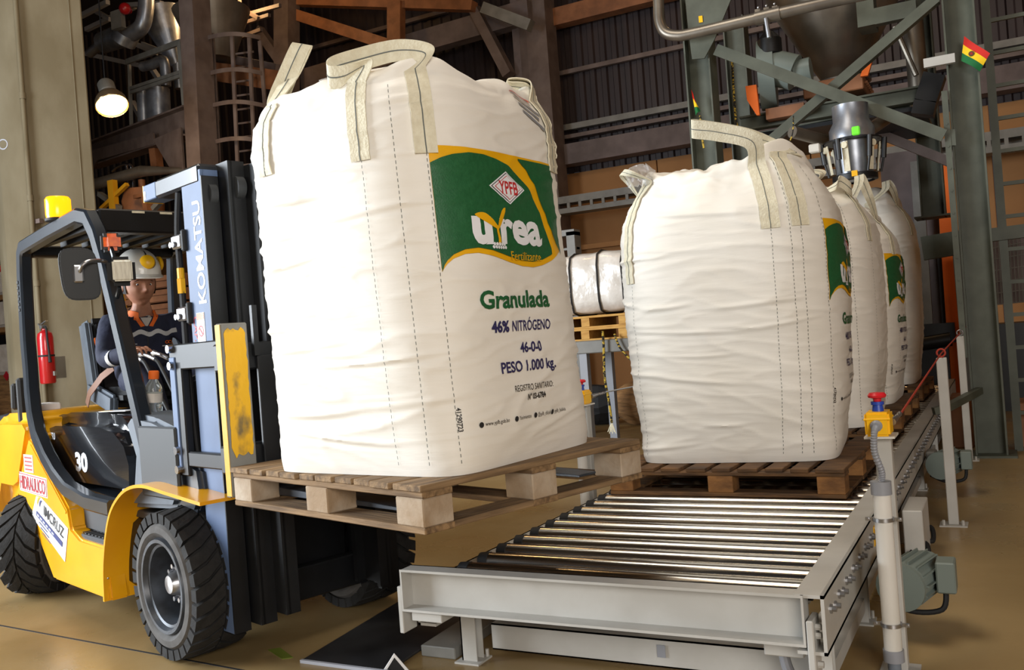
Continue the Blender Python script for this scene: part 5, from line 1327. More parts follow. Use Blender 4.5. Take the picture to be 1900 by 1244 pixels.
# ------------------------------------------------------------------ emergency-stop posts
def stop_post(x, y, label, side=1):
    t = thing('emergency_stop_post', label, 'stop post', (x, y, 0), 0.0, 'emergency-stop posts')
    MB().span((x - 0.03, y - 0.03, 0.008), (x + 0.03, y + 0.03, 0.905), 0.004).build('post', MT['rail'], t)
    mb = MB(); mb.span((x - 0.07, y - 0.06, 0.0), (x + 0.07, y + 0.06, 0.008)); mb.build('foot_plate', MT['rail'], t)
    mb = MB(); mb.span((x - 0.06, y - 0.075, 0.905), (x + 0.05, y + 0.06, 0.913)); mb.build('shelf_plate', MT['pvc'], t)
    mb = MB(); mb.span((x - 0.055, y - 0.07, 0.913), (x + 0.035, y + 0.05, 1.005), 0.008, 2); mb.span((x - 0.058, y - 0.073, 0.975), (x + 0.038, y + 0.053, 0.983), 0.002)
    bx = mb.build('switch_box', MT['box_yellow'], t)
    mb = MB(); mb.cyl((x - 0.01, y - 0.01, 1.005), (x - 0.01, y - 0.01, 1.03), 0.022, 0.018, 14); mb.cyl((x - 0.01, y - 0.01, 1.03), (x - 0.01, y - 0.01, 1.042), 0.024, seg=14)
    mb.build('collar', MT['btn_blue'], bx)
    mb = MB(); mb.lathe([(0.014, 0), (0.016, 0.012), (0.032, 0.016), (0.035, 0.024), (0.028, 0.034), (0.0, 0.037)], (x - 0.01, y - 0.01, 1.042), seg=18)
    mb.build('push_button', MT['btn_red'], bx)
    mb = MB(); mb.lathe([(0.022, 0), (0.022, 0.012), (0.015, 0.02), (0.015, 0.028)], (x - 0.012, y - 0.07, 0.955), (0, -1, 0), 14); mb.build('cable_gland', MT['pvc_grey'], bx)
    mb = MB(); mb.cyl((x + 0.03, y + 0.05, 0.955), (x + 0.04, y + 0.13, 0.962), 0.016, 0.010, 10)
    mb.tube([Vector((x + 0.04 + 0.004 * math.cos(k * 1.6), y + 0.13 + 0.008 * k, 0.963 + 0.004 * math.sin(k * 1.6))) for k in range(18)], 0.007, 6)
    mb.build('cord_tensioner', MT['steel'], bx)
    px_, py_ = x - 0.012, y - 0.075
    mb = MB(); mb.cyl((px_, py_, 0.10), (px_, py_, 0.70), 0.033, seg=20); mb.build('conduit_pipe', MT['pvc'], t)
    for z0, z1 in ((0.695, 0.745), (0.06, 0.105)):
        MB().cyl((px_, py_, z0), (px_, py_, z1), 0.038, seg=20).build('coupling', MT['pvc_grey'], t)
    MB().cyl((px_, py_, 0.0), (px_, py_, 0.065), 0.024, seg=16).build('lower_conduit', MT['grey_tank'], t)
    pts = smoothpath([(x - 0.012, y - 0.098, 0.955), (x - 0.016, y - 0.125, 0.93), (x - 0.02, y - 0.115, 0.86), (x - 0.004, y - 0.085, 0.78), (px_, py_, 0.735)], 14)
    mb = MB(); mb.tube(pts, [0.0135 if k % 2 else 0.0105 for k in range(len(pts))], 10); mb.build('flexible_hose', MT['pvc_grey'], t)
    for z in (0.60, 0.20):
        mb = MB(); mb.lathe([(0.0345, -0.007), (0.039, -0.007), (0.039, 0.007), (0.0345, 0.007)], (px_, py_, z), seg=20, cap0=False, cap1=False)
        for sx in (-1, 1):
            mb.box((px_ + sx * 0.052, py_, z), (0.026, 0.008, 0.013)); mb.cyl((px_ + sx * 0.056, py_ - 0.012, z), (px_ + sx * 0.056, py_ + 0.012, z), 0.006, seg=6)
        mb.build('pipe_clamp', MT['steel'], t)
    return t
stop_post(-0.445, 3.80, 'cream post with yellow stop box at the near corner of the conveyor')
def cord_post(x, y, h, label, red):
    t = thing('cord_guide_post', label, 'guide post', (x, y, 0), 0.0, 'pull-cord guide posts')
    MB().span((x - 0.03, y - 0.03, 0.008), (x + 0.03, y + 0.03, h), 0.004).build('post', MT['rail'], t)
    mb = MB(); mb.span((x - 0.08, y - 0.07, 0.0), (x + 0.08, y + 0.07, 0.008))
    for sx in (-1, 1): mb.cyl((x + sx * 0.055, y - 0.045, 0.008), (x + sx * 0.055, y - 0.045, 0.04), 0.009, seg=6)
    mb.build('foot_plate', MT['rail'], t)
    mb = MB(); mb.tube([Vector((x + 0.024 * math.cos(2 * PI * k / 16), y, h + 0.03 + 0.024 * math.sin(2 * PI * k / 16))) for k in range(16)], 0.006, 8, closed=True)
    mb.cyl((x, y, h), (x, y, h + 0.01), 0.008, seg=8)
    e = mb.build('eye_bolt', MT['cord_red'] if red else MT['steel'], t)
    return t
cord_post(-0.37, 6.40, 1.06, 'cream post with red eye bolt on the floor beside the conveyor', True)
cord_post(-0.36, 9.05, 1.10, 'cream post with steel eye bolt by the grey-green frame leg', False)
mb = MB()
p0 = Vector((-0.40, 4.06, 0.965)); p1 = Vector((-0.37, 6.40, 1.085)); p2 = Vector((-0.36, 9.05, 1.125)); p3 = Vector((-0.4, 12.0, 1.12))
mb.tube([p0, p1, p2, p3], 0.005, 6)
tag(mb.build('pull_cord', MT['cord_red']), 'thin red pull cord strung from the stop box along the cream posts', 'cord')
lp_ = stop_post(-2.50, 5.62, 'cream post with yellow stop box on the far side of the conveyor')
mb = MB(); mb.tube(smoothpath([(-2.46, 5.9, 0.965), (-2.455, 7.0, 0.955), (-2.44, 8.4, 0.99)], 6), 0.006, 6)
tag(mb.build('pull_cord', MT['steel']), 'thin steel pull cord running back from the far stop box', 'cord')

# ------------------------------------------------------------------ floor plate and marks in front of the conveyor
pl = thing('floor_plate', 'dark steel plate lying on the floor beside the conveyor end', 'plate', (-2.7, 3.75, 0))
mb = MB(); mb.prism([(-2.90, 3.18), (-2.42, 3.18), (-2.50, 4.3), (-2.98, 4.75), (-3.02, 4.3)], 0.0, 0.012, 'xy', 0.003)
mb.build('sheet', MT['plate'], pl)
mb = MB(); mb.prism([(-2.90, 3.165), (-2.42, 3.165), (-2.42, 3.18), (-2.90, 3.18)], 0.0, 0.014, 'xy'); mb.build('edge_strip', MT['strip'], pl)
mb = MB(); mb.prism([(-2.40, 3.4), (-2.22, 3.4), (-2.30, 4.9), (-2.46, 4.9)], 0, 0.05, 'xy', 0.004)
tag(mb.build('floor_beam', MT['grey_steel']), 'low grey steel sill on the floor along the dark plate', 'sill')
# small folded warning sign whose tip shows at the lower edge
tip = atz(731, 1229, 0.03)
ws = thing('warning_sign', 'white-edged black triangular floor sign cut by the lower picture edge', 'sign', (tip.x, tip.y, 0))
ax_ = (Vector((0.87, 0.47, 0)), Vector((-0.05, -0.35, 0.94)).normalized(), Vector((0.45, -0.85, -0.3)).normalized())
bt = Vector((tip.x, tip.y, 0.0)) + Vector((0, -0.10, 0)) 
hgt = 0.135
o_ = Vector((tip.x + 0.02, tip.y - 0.02, 0.078)) 
MB().prism([(-0.09, -0.12), (0.09, -0.12), (0, 0.0)], 0, 0.006, bev=0.001, origin=o_, ax=(Vector((0.88, 0.47, 0)), Vector((0, 0, 1)), Vector((0.47, -0.88, 0)))).build('panel', MT['white'], ws)
MB().prism([(-0.07, -0.115), (0.07, -0.115), (0, -0.018)], 0.006, 0.008, origin=o_, ax=(Vector((0.88, 0.47, 0)), Vector((0, 0, 1)), Vector((0.47, -0.88, 0)))).build('face', MT['navy_dark'], ws)
gm = MB(); gm.prism([(-3.18, 3.26), (-3.02, 3.18), (-2.98, 3.21), (-3.14, 3.30)], 0.0, 0.003, 'xy')
tag(gm.build('floor_marking', MT['green_mark']), 'short streak of green paint on the floor near the dark plate', 'marking')
# ------------------------------------------------------------------ forklift: local x forward, y left, z up; origin under the drive axle
fk = thing('forklift', 'yellow and dark grey forklift lifting the bag on its pallet', 'forklift', FO, FA, org=(0, 0, 0))
def part(mb, name, m, parent=None, **k):
    return mb.build(name, m, fk if parent is None else parent, **k)

# --- wheels
def tyre_mesh(R_, W, rin, lugs, chev):
    """wheel about the local y axis at the origin: tread, sidewalls and lugs"""
    mb = MB(); h = W / 2
    mb.mi = 0
    mb.lathe([(R_ - 0.055, -h + 0.02), (R_ - 0.022, -h + 0.05), (R_ - 0.018, 0), (R_ - 0.022, h - 0.05), (R_ - 0.055, h - 0.02)], (0, 0, 0), (0, 1, 0), 72, False, False)
    mb.mi = 1
    for sg in (-1, 1):
        mb.lathe([(R_ - 0.055, sg * (h - 0.02)), (R_ - 0.07, sg * h), (R_ - 0.10, sg * (h + 0.004)), (rin + 0.02, sg * (h - 0.002)), (rin, sg * (h - 0.018)), (rin - 0.012, sg * (h - 0.06))], (0, 0, 0), (0, 1, 0), 72, False, False)
    mb.mi = 0
    for k in range(lugs):
        for sg in (-1, 1):
            a = 2 * PI * (k + (0.5 if sg > 0 else 0)) / lugs
            da = 2 * PI / lugs
            # a block from the shoulder to the middle, slanted towards the centre
            vs = []
            for (yy, aa) in ((h - 0.006, 0.0), (h * 0.5, chev * 0.35), (h * 0.04, chev)):
                for (rr) in (R_ - 0.055 if yy > h * 0.8 else R_ - 0.03, R_ - (0.008 if yy > h * 0.8 else 0.0)):
                    for e in (-0.385, 0.385):
                        t = a + da * (e + aa)
                        vs.append((rr * math.cos(t), sg * yy, rr * math.sin(t)))
            fs = []
            for i in range(2):
                b0 = i * 4; b1 = b0 + 4
                fs += [(b0 + 2, b0 + 3, b1 + 3, b1 + 2), (b0, b1, b1 + 1, b0 + 1), (b0, b0 + 2, b1 + 2, b1), (b0 + 1, b1 + 1, b1 + 3, b0 + 3)]
            fs += [(0, 1, 3, 2), (8, 10, 11, 9)]
            mb.add(vs, fs)
    return mb
def wheel(name, x, y, z, R_, W, rin, lugs, chev, yaw, out):
    """out = -1 / +1: side of the wheel that faces away from the truck"""
    def T(mb):
        Rm = Matrix.Rotation(yaw, 3, 'Z')
        mb.V = [tuple(Rm @ Vector(v) + Vector((x, y, z))) for v in mb.V]
        return mb
    ty = part(T(tyre_mesh(R_, W, rin, lugs, chev)), name, [MT['tyre'], MT['tyre_side']], angle=40)
    h = W / 2; s_ = out
    mb = MB()
    mb.lathe([(rin + 0.004, s_ * (h - 0.02)), (rin - 0.004, s_ * (h + 0.002)), (rin - 0.02, s_ * (h + 0.002)), (rin - 0.03, s_ * (h - 0.02)), (rin - 0.042, s_ * (h - 0.024)),
              (rin - 0.048, s_ * (h - 0.06)), (rin - 0.055, s_ * (h - 0.15)), (0.10, s_ * (h - 0.165)), (0.02, s_ * (h - 0.165))], (0, 0, 0), (0, 1, 0), 48, False, True)
    mb.lathe([(rin - 0.02, -s_ * (h - 0.03)), (rin - 0.06, -s_ * (h - 0.08)), (0.02, -s_ * (h - 0.085))], (0, 0, 0), (0, 1, 0), 36, False, True)
    rm = part(T(mb), 'rim', MT['rim'], ty)
    mb = MB(); mb.lathe([(0.098, s_ * (h - 0.165)), (0.098, s_ * (h - 0.095)), (0.064, s_ * (h - 0.09)), (0.052, s_ * (h - 0.05)), (0.042, s_ * (h - 0.035)), (0.0, s_ * (h - 0.03))], (0, 0, 0), (0, 1, 0), 24, False, False)
    part(T(mb), 'hub', MT['steel'], ty)
    for k in range(10):
        a = 2 * PI * k / 10
        mb = MB(); mb.cyl((0.081 * math.cos(a), s_ * (h - 0.096), 0.081 * math.sin(a)), (0.081 * math.cos(a), s_ * (h - 0.066), 0.081 * math.sin(a)), 0.012, seg=6)
        part(T(mb), 'wheel_nut', MT['chrome'], ty)
    return ty
wheel('front_wheel', 0.0, -0.475, 0.352, 0.352, 0.30, 0.225, 30, 1.1, 0.0, -1)
wheel('front_wheel', 0.0, 0.475, 0.352, 0.352, 0.30, 0.225, 30, 1.1, 0.0, 1)
YAW = math.radians(-46)
wheel('rear_wheel', -2.06, -0.50, 0.318, 0.318, 0.26, 0.19, 20, 1.3, YAW, -1)
wheel('rear_wheel', -2.06, 0.50, 0.318, 0.318, 0.26, 0.19, 20, 1.3, YAW, 1)

# --- counterweight and chassis
mb = MB(); mb.prism([(-2.78, 0.42), (-2.80, 0.85), (-2.68, 1.06), (-2.45, 1.14), (-1.90, 1.15), (-1.78, 1.06), (-2.05, 0.66), (-2.18, 0.62), (-2.40, 0.62), (-2.52, 0.42)], -0.605, 0.605, 'xz', 0.07, 3)
part(mb, 'counterweight', MT['yellow'], angle=50)
for sg in (-1, 1):
    a, b = sorted((sg * 0.60, sg * 0.50))
    mb = MB(); mb.prism([(-1.84, 1.0), (-1.78, 0.985), (-1.25, 0.615), (-1.22, 0.50), (-1.10, 0.455), (-0.74, 0.45), (-0.70, 0.17), (-1.57, 0.17), (-1.76, 0.36), (-1.98, 0.62), (-2.16, 0.63), (-2.02, 0.80)], a, b, 'xz', 0.012, 2)
    sp = part(mb, 'side_panel', MT['yellow'])
    if sg < 0:
        mb = MB(); mb.sweep([(-1.80, -0.602, 0.955), (-1.27, -0.602, 0.59)], 0.018, 0.006, (0, 1, 0)); part(mb, 'panel_edge', MT['yellow'], sp)
        # decals
        mb = MB(); mb.box((-1.865, -0.6015, 0.842), (0.17, 0.002, 0.11)); mb.mi = 1
        for k in range(4): mb.box((-1.865, -0.6030, 0.878 - 0.024 * k), (0.13, 0.001, 0.009))
        part(mb, 'instruction_sticker', [MT['pvc'], MT['red_logo']], sp)
        R_ = Matrix.Rotation(math.radians(2), 3, 'Y')
        mb = MB(); mb.mi = 0; mb.box((-1.81, -0.6015, 0.717), (0.50, 0.002, 0.118), R_)
        mb.mi = 1; mb.box((-1.81, -0.6034, 0.717), (0.488, 0.001, 0.106), R_); mb.mi = 0; mb.box((-1.81, -0.6048, 0.717), (0.478, 0.001, 0.096), R_)
        flat_text(mb, 'HIDRAULICO', (-1.81, -0.6075, 0.678), (1, 0, -0.03), (0.03, 0, 1), 0.080, 0.02, width=0.455, center=True, mi=1)
        part(mb, 'hydraulic_decal', [MT['white'], MT['red']], sp)
        mb = MB(); mb.mi = 0
        xd = Vector((0.485, 0, -0.175)).normalized(); yd = Vector((0.175, 0, 0.485)).normalized()
        mb.prism([(-1.76, 0.650), (-1.67, 0.645), (-1.255, 0.500), (-1.345, 0.300), (-1.875, 0.520)], -0.6035, -0.6015, 'xz')
        oo = Vector((-1.645, -0.6068, 0.548))
        flat_text(mb, 'IMCRUZ', oo, xd, yd, 0.062, 0.012, width=0.33, mi=1)
        o2 = oo - yd * 0.028 - xd * 0.12
        mb.mi = 2; mb.add([o2, o2 + xd * 0.44, o2 + xd * 0.44 - yd * 0.032, o2 - yd * 0.032], [(0, 1, 2, 3)])
        for k in range(6):
            o3 = o2 + xd * (0.02 + 0.05 * k) - yd * 0.022 + Vector((0, -0.0008, 0))
            mb.mi = 0; mb.add([o3, o3 + xd * 0.032, o3 + xd * 0.032 + yd * 0.010, o3 + yd * 0.010], [(0, 1, 2, 3)])
        for k in range(3):
            o3 = o2 + xd * (0.05 + 0.03 * k) - yd * (0.055 + 0.022 * k)
            mb.mi = 2; mb.add([o3, o3 + xd * 0.15, o3 + xd * 0.15 + yd * 0.006, o3 + yd * 0.006], [(0, 1, 2, 3)])
        # crescent mark before the word: a gold and a blue sickle
        for mi_, rr, dx in ((3, 0.040, -0.075), (2, 0.034, -0.045)):
            c0 = oo + xd * dx + yd * 0.03
            ring = []
            for k in range(9):
                t = math.radians(70 + 160 * k / 8)
                wv = 0.016 * math.sin(PI * k / 8)
                ring.append((c0 + xd * (rr * math.cos(t)) + yd * (rr * 1.2 * math.sin(t)), c0 + xd * ((rr - wv) * math.cos(t)) + yd * ((rr - wv) * 1.2 * math.sin(t))))
            mb.mi = mi_; mb.grid([[a_, b_] for a_, b_ in ring])
        part(mb, 'dealer_decal', [MT['white'], MT['black_print'], MT['blue_print'], MT['gold_print']], sp)
mb = MB(); mb.span((-2.0, -0.49, 0.22), (-0.35, 0.49, 0.60), 0.03); mb.span((-0.5, -0.30, 0.22), (0.18, 0.30, 0.62), 0.02)
mb.cyl((0, -0.44, 0.352), (0, 0.44, 0.352), 0.09, seg=16); mb.bar((-2.06, -0.5, 0.318), (-2.06, 0.5, 0.318), 0.12, 0.12); mb.span((-2.5, -0.3, 0.30), (-1.9, 0.3, 0.66), 0.03)
part(mb, 'chassis', MT['navy_dark'])
# --- step
for sg in (-1, 1):
    a, b = sorted((sg * 0.575, sg * 0.40))
    mb = MB(); mb.span((-1.20, a, 0.44), (-0.74, b, 0.475), 0.008)
    for k in range(9): mb.box((-1.17 + 0.05 * k, (a + b) / 2, 0.478), (0.02, abs(b - a) * 0.8, 0.006))
    st = part(mb, 'step', MT['dark_plastic'])
    mb = MB(); mb.prism([(-1.24, 0.475), (-1.245, 0.60), (-1.20, 0.625), (-0.68, 0.635), (-0.66, 0.475)], *sorted((sg * 0.40, sg * 0.52)), plane='xz', bev=0.02, seg=2); part(mb, 'step_riser', MT['dark_plastic'], st)
# --- engine cover under the seat
mb = MB(); mb.prism([(-2.05, 0.66), (-2.10, 1.00), (-1.98, 1.10), (-1.75, 1.135), (-1.05, 1.14), (-0.82, 1.11), (-0.66, 1.02), (-0.59, 0.88), (-0.62, 0.66)], -0.47, 0.47, 'xz', 0.075, 4)
hd = part(mb, 'engine_cover', MT['hood'], angle=50)
mb = MB(); flat_text(mb, '30', (-1.44, -0.4725, 0.805), (1, 0, 0), (0, 0, 1), 0.10, 0.05, width=0.19); part(mb, 'model_number', MT['letter_white'], hd)
mb = MB(); flat_text(mb, 'KOMATSU', (-2.0, -0.4718, 0.985), (1, 0, -0.04), (0, 0, 1), 0.04, 0.03, width=0.24); part(mb, 'maker_lettering', MT['letter_white'], hd)
mb = MB(); mb.mi = 0; mb.box((-1.08, -0.34, 1.143), (0.24, 0.09, 0.003), Matrix.Rotation(0.25, 3, 'Z')); mb.mi = 1; mb.box((-1.16, -0.375, 1.1435), (0.08, 0.03, 0.004), Matrix.Rotation(0.25, 3, 'Z')); part(mb, 'notice', [MT['white'], MT['box_yellow']], hd)
mb = MB(); mb.prism([(-1.86, 0.74), (-0.62, 0.68), (-0.60, 0.62), (-0.68, 0.575), (-1.20, 0.565), (-1.50, 0.60)], -0.515, 0.515, 'xz', 0.02, 2); part(mb, 'cover_skirt', MT['navy'])
mb = MB(); mb.span((-2.35, 0.47, 1.10), (-1.35, 0.54, 1.15), 0.012); part(mb, 'far_side_cover', MT['yellow'])
# --- cowl and floor
mb = MB(); mb.prism([(-0.56, 0.66), (-0.50, 0.80), (-0.46, 0.93), (-0.52, 1.04), (-0.55, 1.10), (-0.47, 1.15), (-0.22, 1.13), (0.02, 1.08), (0.06, 0.80), (-0.04, 0.69)], -0.52, -0.30, 'xz', 0.025, 2)
part(mb, 'cowl', MT['grey_plastic'])
mb = MB(); mb.prism([(-0.56, 0.66), (-0.46, 0.93), (-0.55, 1.10), (-0.47, 1.15), (-0.22, 1.13), (0.02, 1.08), (0.06, 0.80), (-0.04, 0.69)], 0.30, 0.52, 'xz', 0.025, 2)
cw = part(mb, 'cowl', MT['grey_plastic'])
mb = MB(); mb.prism([(-0.50, 0.64), (-0.14, 1.16), (0.02, 1.12), (0.05, 0.64)], -0.31, 0.31, 'xz', 0.02, 2); mb.span((-0.36, -0.535, 0.74), (0.06, -0.515, 1.09), 0.008); part(mb, 'dashboard', MT['dark_plastic'])
mb = MB(); mb.span((-0.70, -0.48, 0.60), (0.02, 0.48, 0.64), 0.005); part(mb, 'floor_plate', MT['dark_plastic'])
# --- fenders
for sg in (-1, 1):
    pts = [(-0.735, 0.17), (-0.72, 0.33), (-0.66, 0.50), (-0.575, 0.64), (-0.46, 0.73), (-0.32, 0.79), (-0.14, 0.815), (0.10, 0.80), (0.46, 0.775)]
    pts = [(p.x, p.z) for p in smoothpath([(a, 0, b) for a, b in pts], 4)]
    mb = MB(); mb.sweep([(x, sg * 0.47, z) for x, z in pts], 0.016, 0.31, (0, 1, 0))
    fd = part(mb, 'fender', MT['yellow'])
    for x, z in ((-0.73, 0.28), (-0.69, 0.50), (-0.42, 0.765)):
        mb = MB(); mb.sphere((x + 0.004, sg * 0.60, z + 0.01), 0.010, seg=8, rings=6); part(mb, 'bolt', MT['steel'], fd)
# --- overhead guard
side = [(-1.36, 0.66), (-1.56, 0.74), (-1.80, 0.87), (-1.98, 1.03), (-2.07, 1.20), (-2.09, 1.40), (-2.07, 1.60), (-2.04, 2.02), (-2.02, 2.15), (-1.98, 2.19), (-1.50, 2.225), (-1.02, 2.25), (-0.89, 2.22), (-0.80, 2.12), (-0.72, 1.96), (-0.50, 1.40), (-0.31, 0.90)]
for sg in (-1, 1):
    low = [(-0.60, 0.585, 0.668), (-0.93, 0.585, 0.676), (-1.24, 0.585, 0.725), (-1.42, 0.582, 0.800), (-1.58, 0.578, 0.895), (-1.74, 0.570, 1.02), (-1.84, 0.555, 1.14), (-1.92, 0.535, 1.28), (-1.98, 0.515, 1.42)]
    mb = MB(); mb.sweep([(x, sg * y, z) for x, y, z in low] + [(x, sg * 0.49, z) for x, z in side[6:]], 0.085, 0.075, (0, 1, 0), 0.012)
    gd = part(mb, 'guard_frame', MT['navy'])
    mb = MB()
    for k in range(6): mb.box((-2.055, sg * 0.53, 1.80 + 0.035 * k), (0.028, 0.006, 0.022), None, 0.004)
    part(mb, 'slot', MT['black'], gd)
mb = MB(); mb.span((-0.96, -0.455, 2.14), (-0.85, 0.455, 2.27), 0.01); mb.span((-2.06, -0.455, 2.13), (-1.96, 0.455, 2.20), 0.01)
for k in range(7): mb.span((-1.96, -0.40 + 0.133 * k - 0.022, 2.185), (-0.96, -0.40 + 0.133 * k + 0.022, 2.235), 0.004)
mb.span((-1.96, -0.455, 2.236), (-0.94, 0.455, 2.246))
rf = part(mb, 'guard_roof', MT['navy_dark'])
mb = MB()
for y in (-0.24, -0.08, 0.22): mb.box((-0.846, y, 2.255), (0.006, 0.07, 0.012))
part(mb, 'roof_label', MT['webbing'], rf)
# --- lamps on the guard
bc = fl_b = MB(); mb = MB(); mb.cyl((-1.36, -0.49, 2.268), (-1.36, -0.49, 2.283), 0.075, seg=20); bs = part(mb, 'beacon_base', MT['black'])
mb = MB(); mb.lathe([(0.066, 0), (0.070, 0.02), (0.070, 0.11), (0.060, 0.125), (0.0, 0.128)], (-1.36, -0.49, 2.283), seg=24)
mb.cyl((-1.36, -0.49, 2.24), (-1.36, -0.49, 2.268), 0.03, seg=10)
bl = part(mb, 'beacon_lens', MT['amber'], bs)
mb = MB(); mb.cyl((-1.365, -0.515, 2.293), (-1.365, -0.515, 2.385), 0.034, seg=16); part(mb, 'beacon_flash', MT['amber_hot'], bl)
def lampbox(y, zc, nm):
    mb = MB(); mb.box((-0.63, y, zc), (0.05, 0.10, 0.10), Matrix.Rotation(math.radians(-12), 3, 'Z'), 0.014, 2); hs = part(mb, nm + '_housing', MT['dark_plastic']); return hs
ts = lampbox(-0.49, 2.05, 'turn_signal')
mb = MB(); mb.box((-0.598, -0.496, 2.05), (0.045, 0.085, 0.09), Matrix.Rotation(math.radians(-12), 3, 'Z'), 0.02, 2); part(mb, 'turn_signal_lens', MT['orange_lens'], ts)
mb = MB(); mb.box((-0.50, -0.50, 1.885), (0.09, 0.135, 0.15), Matrix.Rotation(math.radians(-15), 3, 'Z'), 0.03, 3); hl = part(mb, 'headlight', MT['black'])
mb = MB(); mb.box((-0.448, -0.514, 1.885), (0.02, 0.096, 0.110), Matrix.Rotation(math.radians(-15), 3, 'Z'), 0.009, 3); part(mb, 'headlight_glass', MT['lens'], hl)
mb = MB(); mb.tube([(-0.62, -0.50, 2.05), (-0.58, -0.50, 1.97), (-0.54, -0.50, 1.80), (-0.62, -0.49, 1.74)], 0.012); part(mb, 'headlight_bracket', MT['navy'], hl)
mb = MB(); mb.box((-0.55, 0.56, 1.885), (0.09, 0.155, 0.165), None, 0.03, 3); part(mb, 'headlight', MT['black'])
# --- mirror seen from behind
Rm = Matrix.Rotation(math.radians(78), 3, 'Z') @ Matrix.Rotation(math.radians(4), 3, 'X')
mb = MB()
ol = []
for k in range(40):
    t = 2 * PI * k / 40; n_ = 4.2
    r_ = (abs(math.cos(t)) ** n_ + abs(math.sin(t)) ** n_) ** (-1 / n_)
    ol.append((0.092 * r_ * math.cos(t) - 0.012 * r_ * math.sin(t), 0.135 * r_ * math.sin(t)))
ax3 = (Rm @ Vector((1, 0, 0)), Rm @ Vector((0, 0, 1)), Rm @ Vector((0, 1, 0)))
mb.prism(ol, -0.018, 0.014, bev=0.008, seg=2, origin=(-0.63, -0.66, 1.885), ax=ax3)
mr = part(mb, 'mirror', MT['dark_plastic'])
mb = MB(); mb.tube(smoothpath([(-0.605, -0.67, 1.89), (-0.57, -0.665, 1.925), (-0.565, -0.63, 1.945), (-0.59, -0.56, 1.95), (-0.66, -0.51, 1.95)], 6), 0.011, 10); mb.box((-0.61, -0.675, 1.885), (0.05, 0.03, 0.09), Rm, 0.008); part(mb, 'mirror_arm', MT['steel'], mr)
# --- mast: nested channels
def chan(y, w_, z0, z1, x0, x1, inner):
    mb = MB(); t = 0.022
    mb.span((x0, y - t / 2, z0), (x1, y + t / 2, z1))
    for xx in (x0, x1 - 0.028): mb.span((xx, min(y, y - inner * w_), z0), (xx + 0.028, max(y, y - inner * w_), z1))
    return mb
for sg in (-1, 1):
    m1 = part(chan(sg * 0.455, 0.075, 0.15, 2.26, 0.18, 0.37, sg), 'outer_mast_rail', MT['mast_sky_blue'] if sg < 0 else MT['navy_dark'])
    mb = MB(); mb.span((0.372, min(sg * 0.467, sg * 0.385), 0.15), (0.380, max(sg * 0.467, sg * 0.385), 2.23)); part(mb, 'wear_face', MT['navy_dark'], m1)
    m2 = part(chan(sg * 0.365, 0.07, 0.18, 2.29, 0.25, 0.46, sg), 'middle_mast_rail', MT['navy_dark'])
    m3 = part(chan(sg * 0.285, 0.06, 0.22, 2.27, 0.33, 0.55, sg), 'inner_mast_rail', MT['navy_dark'])
    mb = MB(); mb.cyl((0.345, sg * 0.432, 2.15), (0.345, sg * 0.395, 2.15), 0.055, seg=24); part(mb, 'mast_roller', MT['dark_plastic'], m1)
    mb = MB(); mb.cyl((0.44, sg * 0.345, 2.17), (0.44, sg * 0.305, 2.17), 0.055, seg=24); part(mb, 'mast_roller', MT['dark_plastic'], m2)
    mb = MB(); mb.cyl((0.10, sg * 0.40, 0.30), (0.10, sg * 0.40, 1.30), 0.042, seg=14); mb.cyl((0.10, sg * 0.40, 1.30), (0.10, sg * 0.40, 2.22), 0.026, seg=14); part(mb, 'lift_cylinder', MT['navy_dark'])
    mb = MB(); mb.tube([(0.09, sg * 0.36, 2.24), (0.085, sg * 0.36, 1.7), (0.095, sg * 0.36, 1.0)], 0.015); part(mb, 'lift_chain', MT['black'])
    if sg < 0:
        mb = MB(); flat_text(mb, 'KOMATSU', (0.345, -0.4675, 1.655), (0.0, 0, 1), (-1, 0, 0), 0.07, 0.02, width=0.47); part(mb, 'maker_lettering', MT['letter_white'], m1)
        mb = MB(); flat_text(mb, 'CAP.MAX', (0.205, -0.4675, 1.60), (0, 0, -1), (1, 0, 0), 0.038, 0.01, width=0.24); part(mb, 'capacity_lettering', MT['red'], m1)
        mb = MB(); mb.mi = 0; mb.box((0.275, -0.4675, 1.54), (0.075, 0.002, 0.15)); mb.mi = 1; mb.box((0.275, -0.469, 1.598), (0.07, 0.001, 0.03))
        mb.mi = 2; mb.lathe([(0.020, 0), (0.026, 0)], (0.275, -0.4692, 1.53), (0, -1, 0), 20, False, False); mb.box((0.275, -0.4692, 1.53), (0.05, 0.001, 0.007), Matrix.Rotation(0.8, 3, 'Y'))
        part(mb, 'warning_sticker', [MT['white'], MT['orange_lens'], MT['red']], m1)
for z, x, h in ((2.24, 0.30, 0.10), (1.98, 0.28, 0.08), (0.26, 0.25, 0.16), (0.75, 0.20, 0.10)):
    mb = MB(); mb.span((x - 0.06, -0.45, z - h / 2), (x + 0.02, 0.45, z + h / 2), 0.006); part(mb, 'mast_crossmember', MT['navy_dark'])
mb = MB(); mb.span((-0.10, -0.47, 2.20), (0.36, -0.35, 2.29), 0.012); tb = part(mb, 'mast_top_bracket', MT['navy'])
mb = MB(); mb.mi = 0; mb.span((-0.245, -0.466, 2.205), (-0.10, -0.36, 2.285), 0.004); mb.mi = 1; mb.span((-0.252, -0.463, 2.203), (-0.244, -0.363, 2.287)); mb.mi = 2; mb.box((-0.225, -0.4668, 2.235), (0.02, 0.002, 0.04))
part(mb, 'bracket_end', [MT['mast_sky_blue'], MT['box_yellow'], MT['white']], tb)
mb = MB()
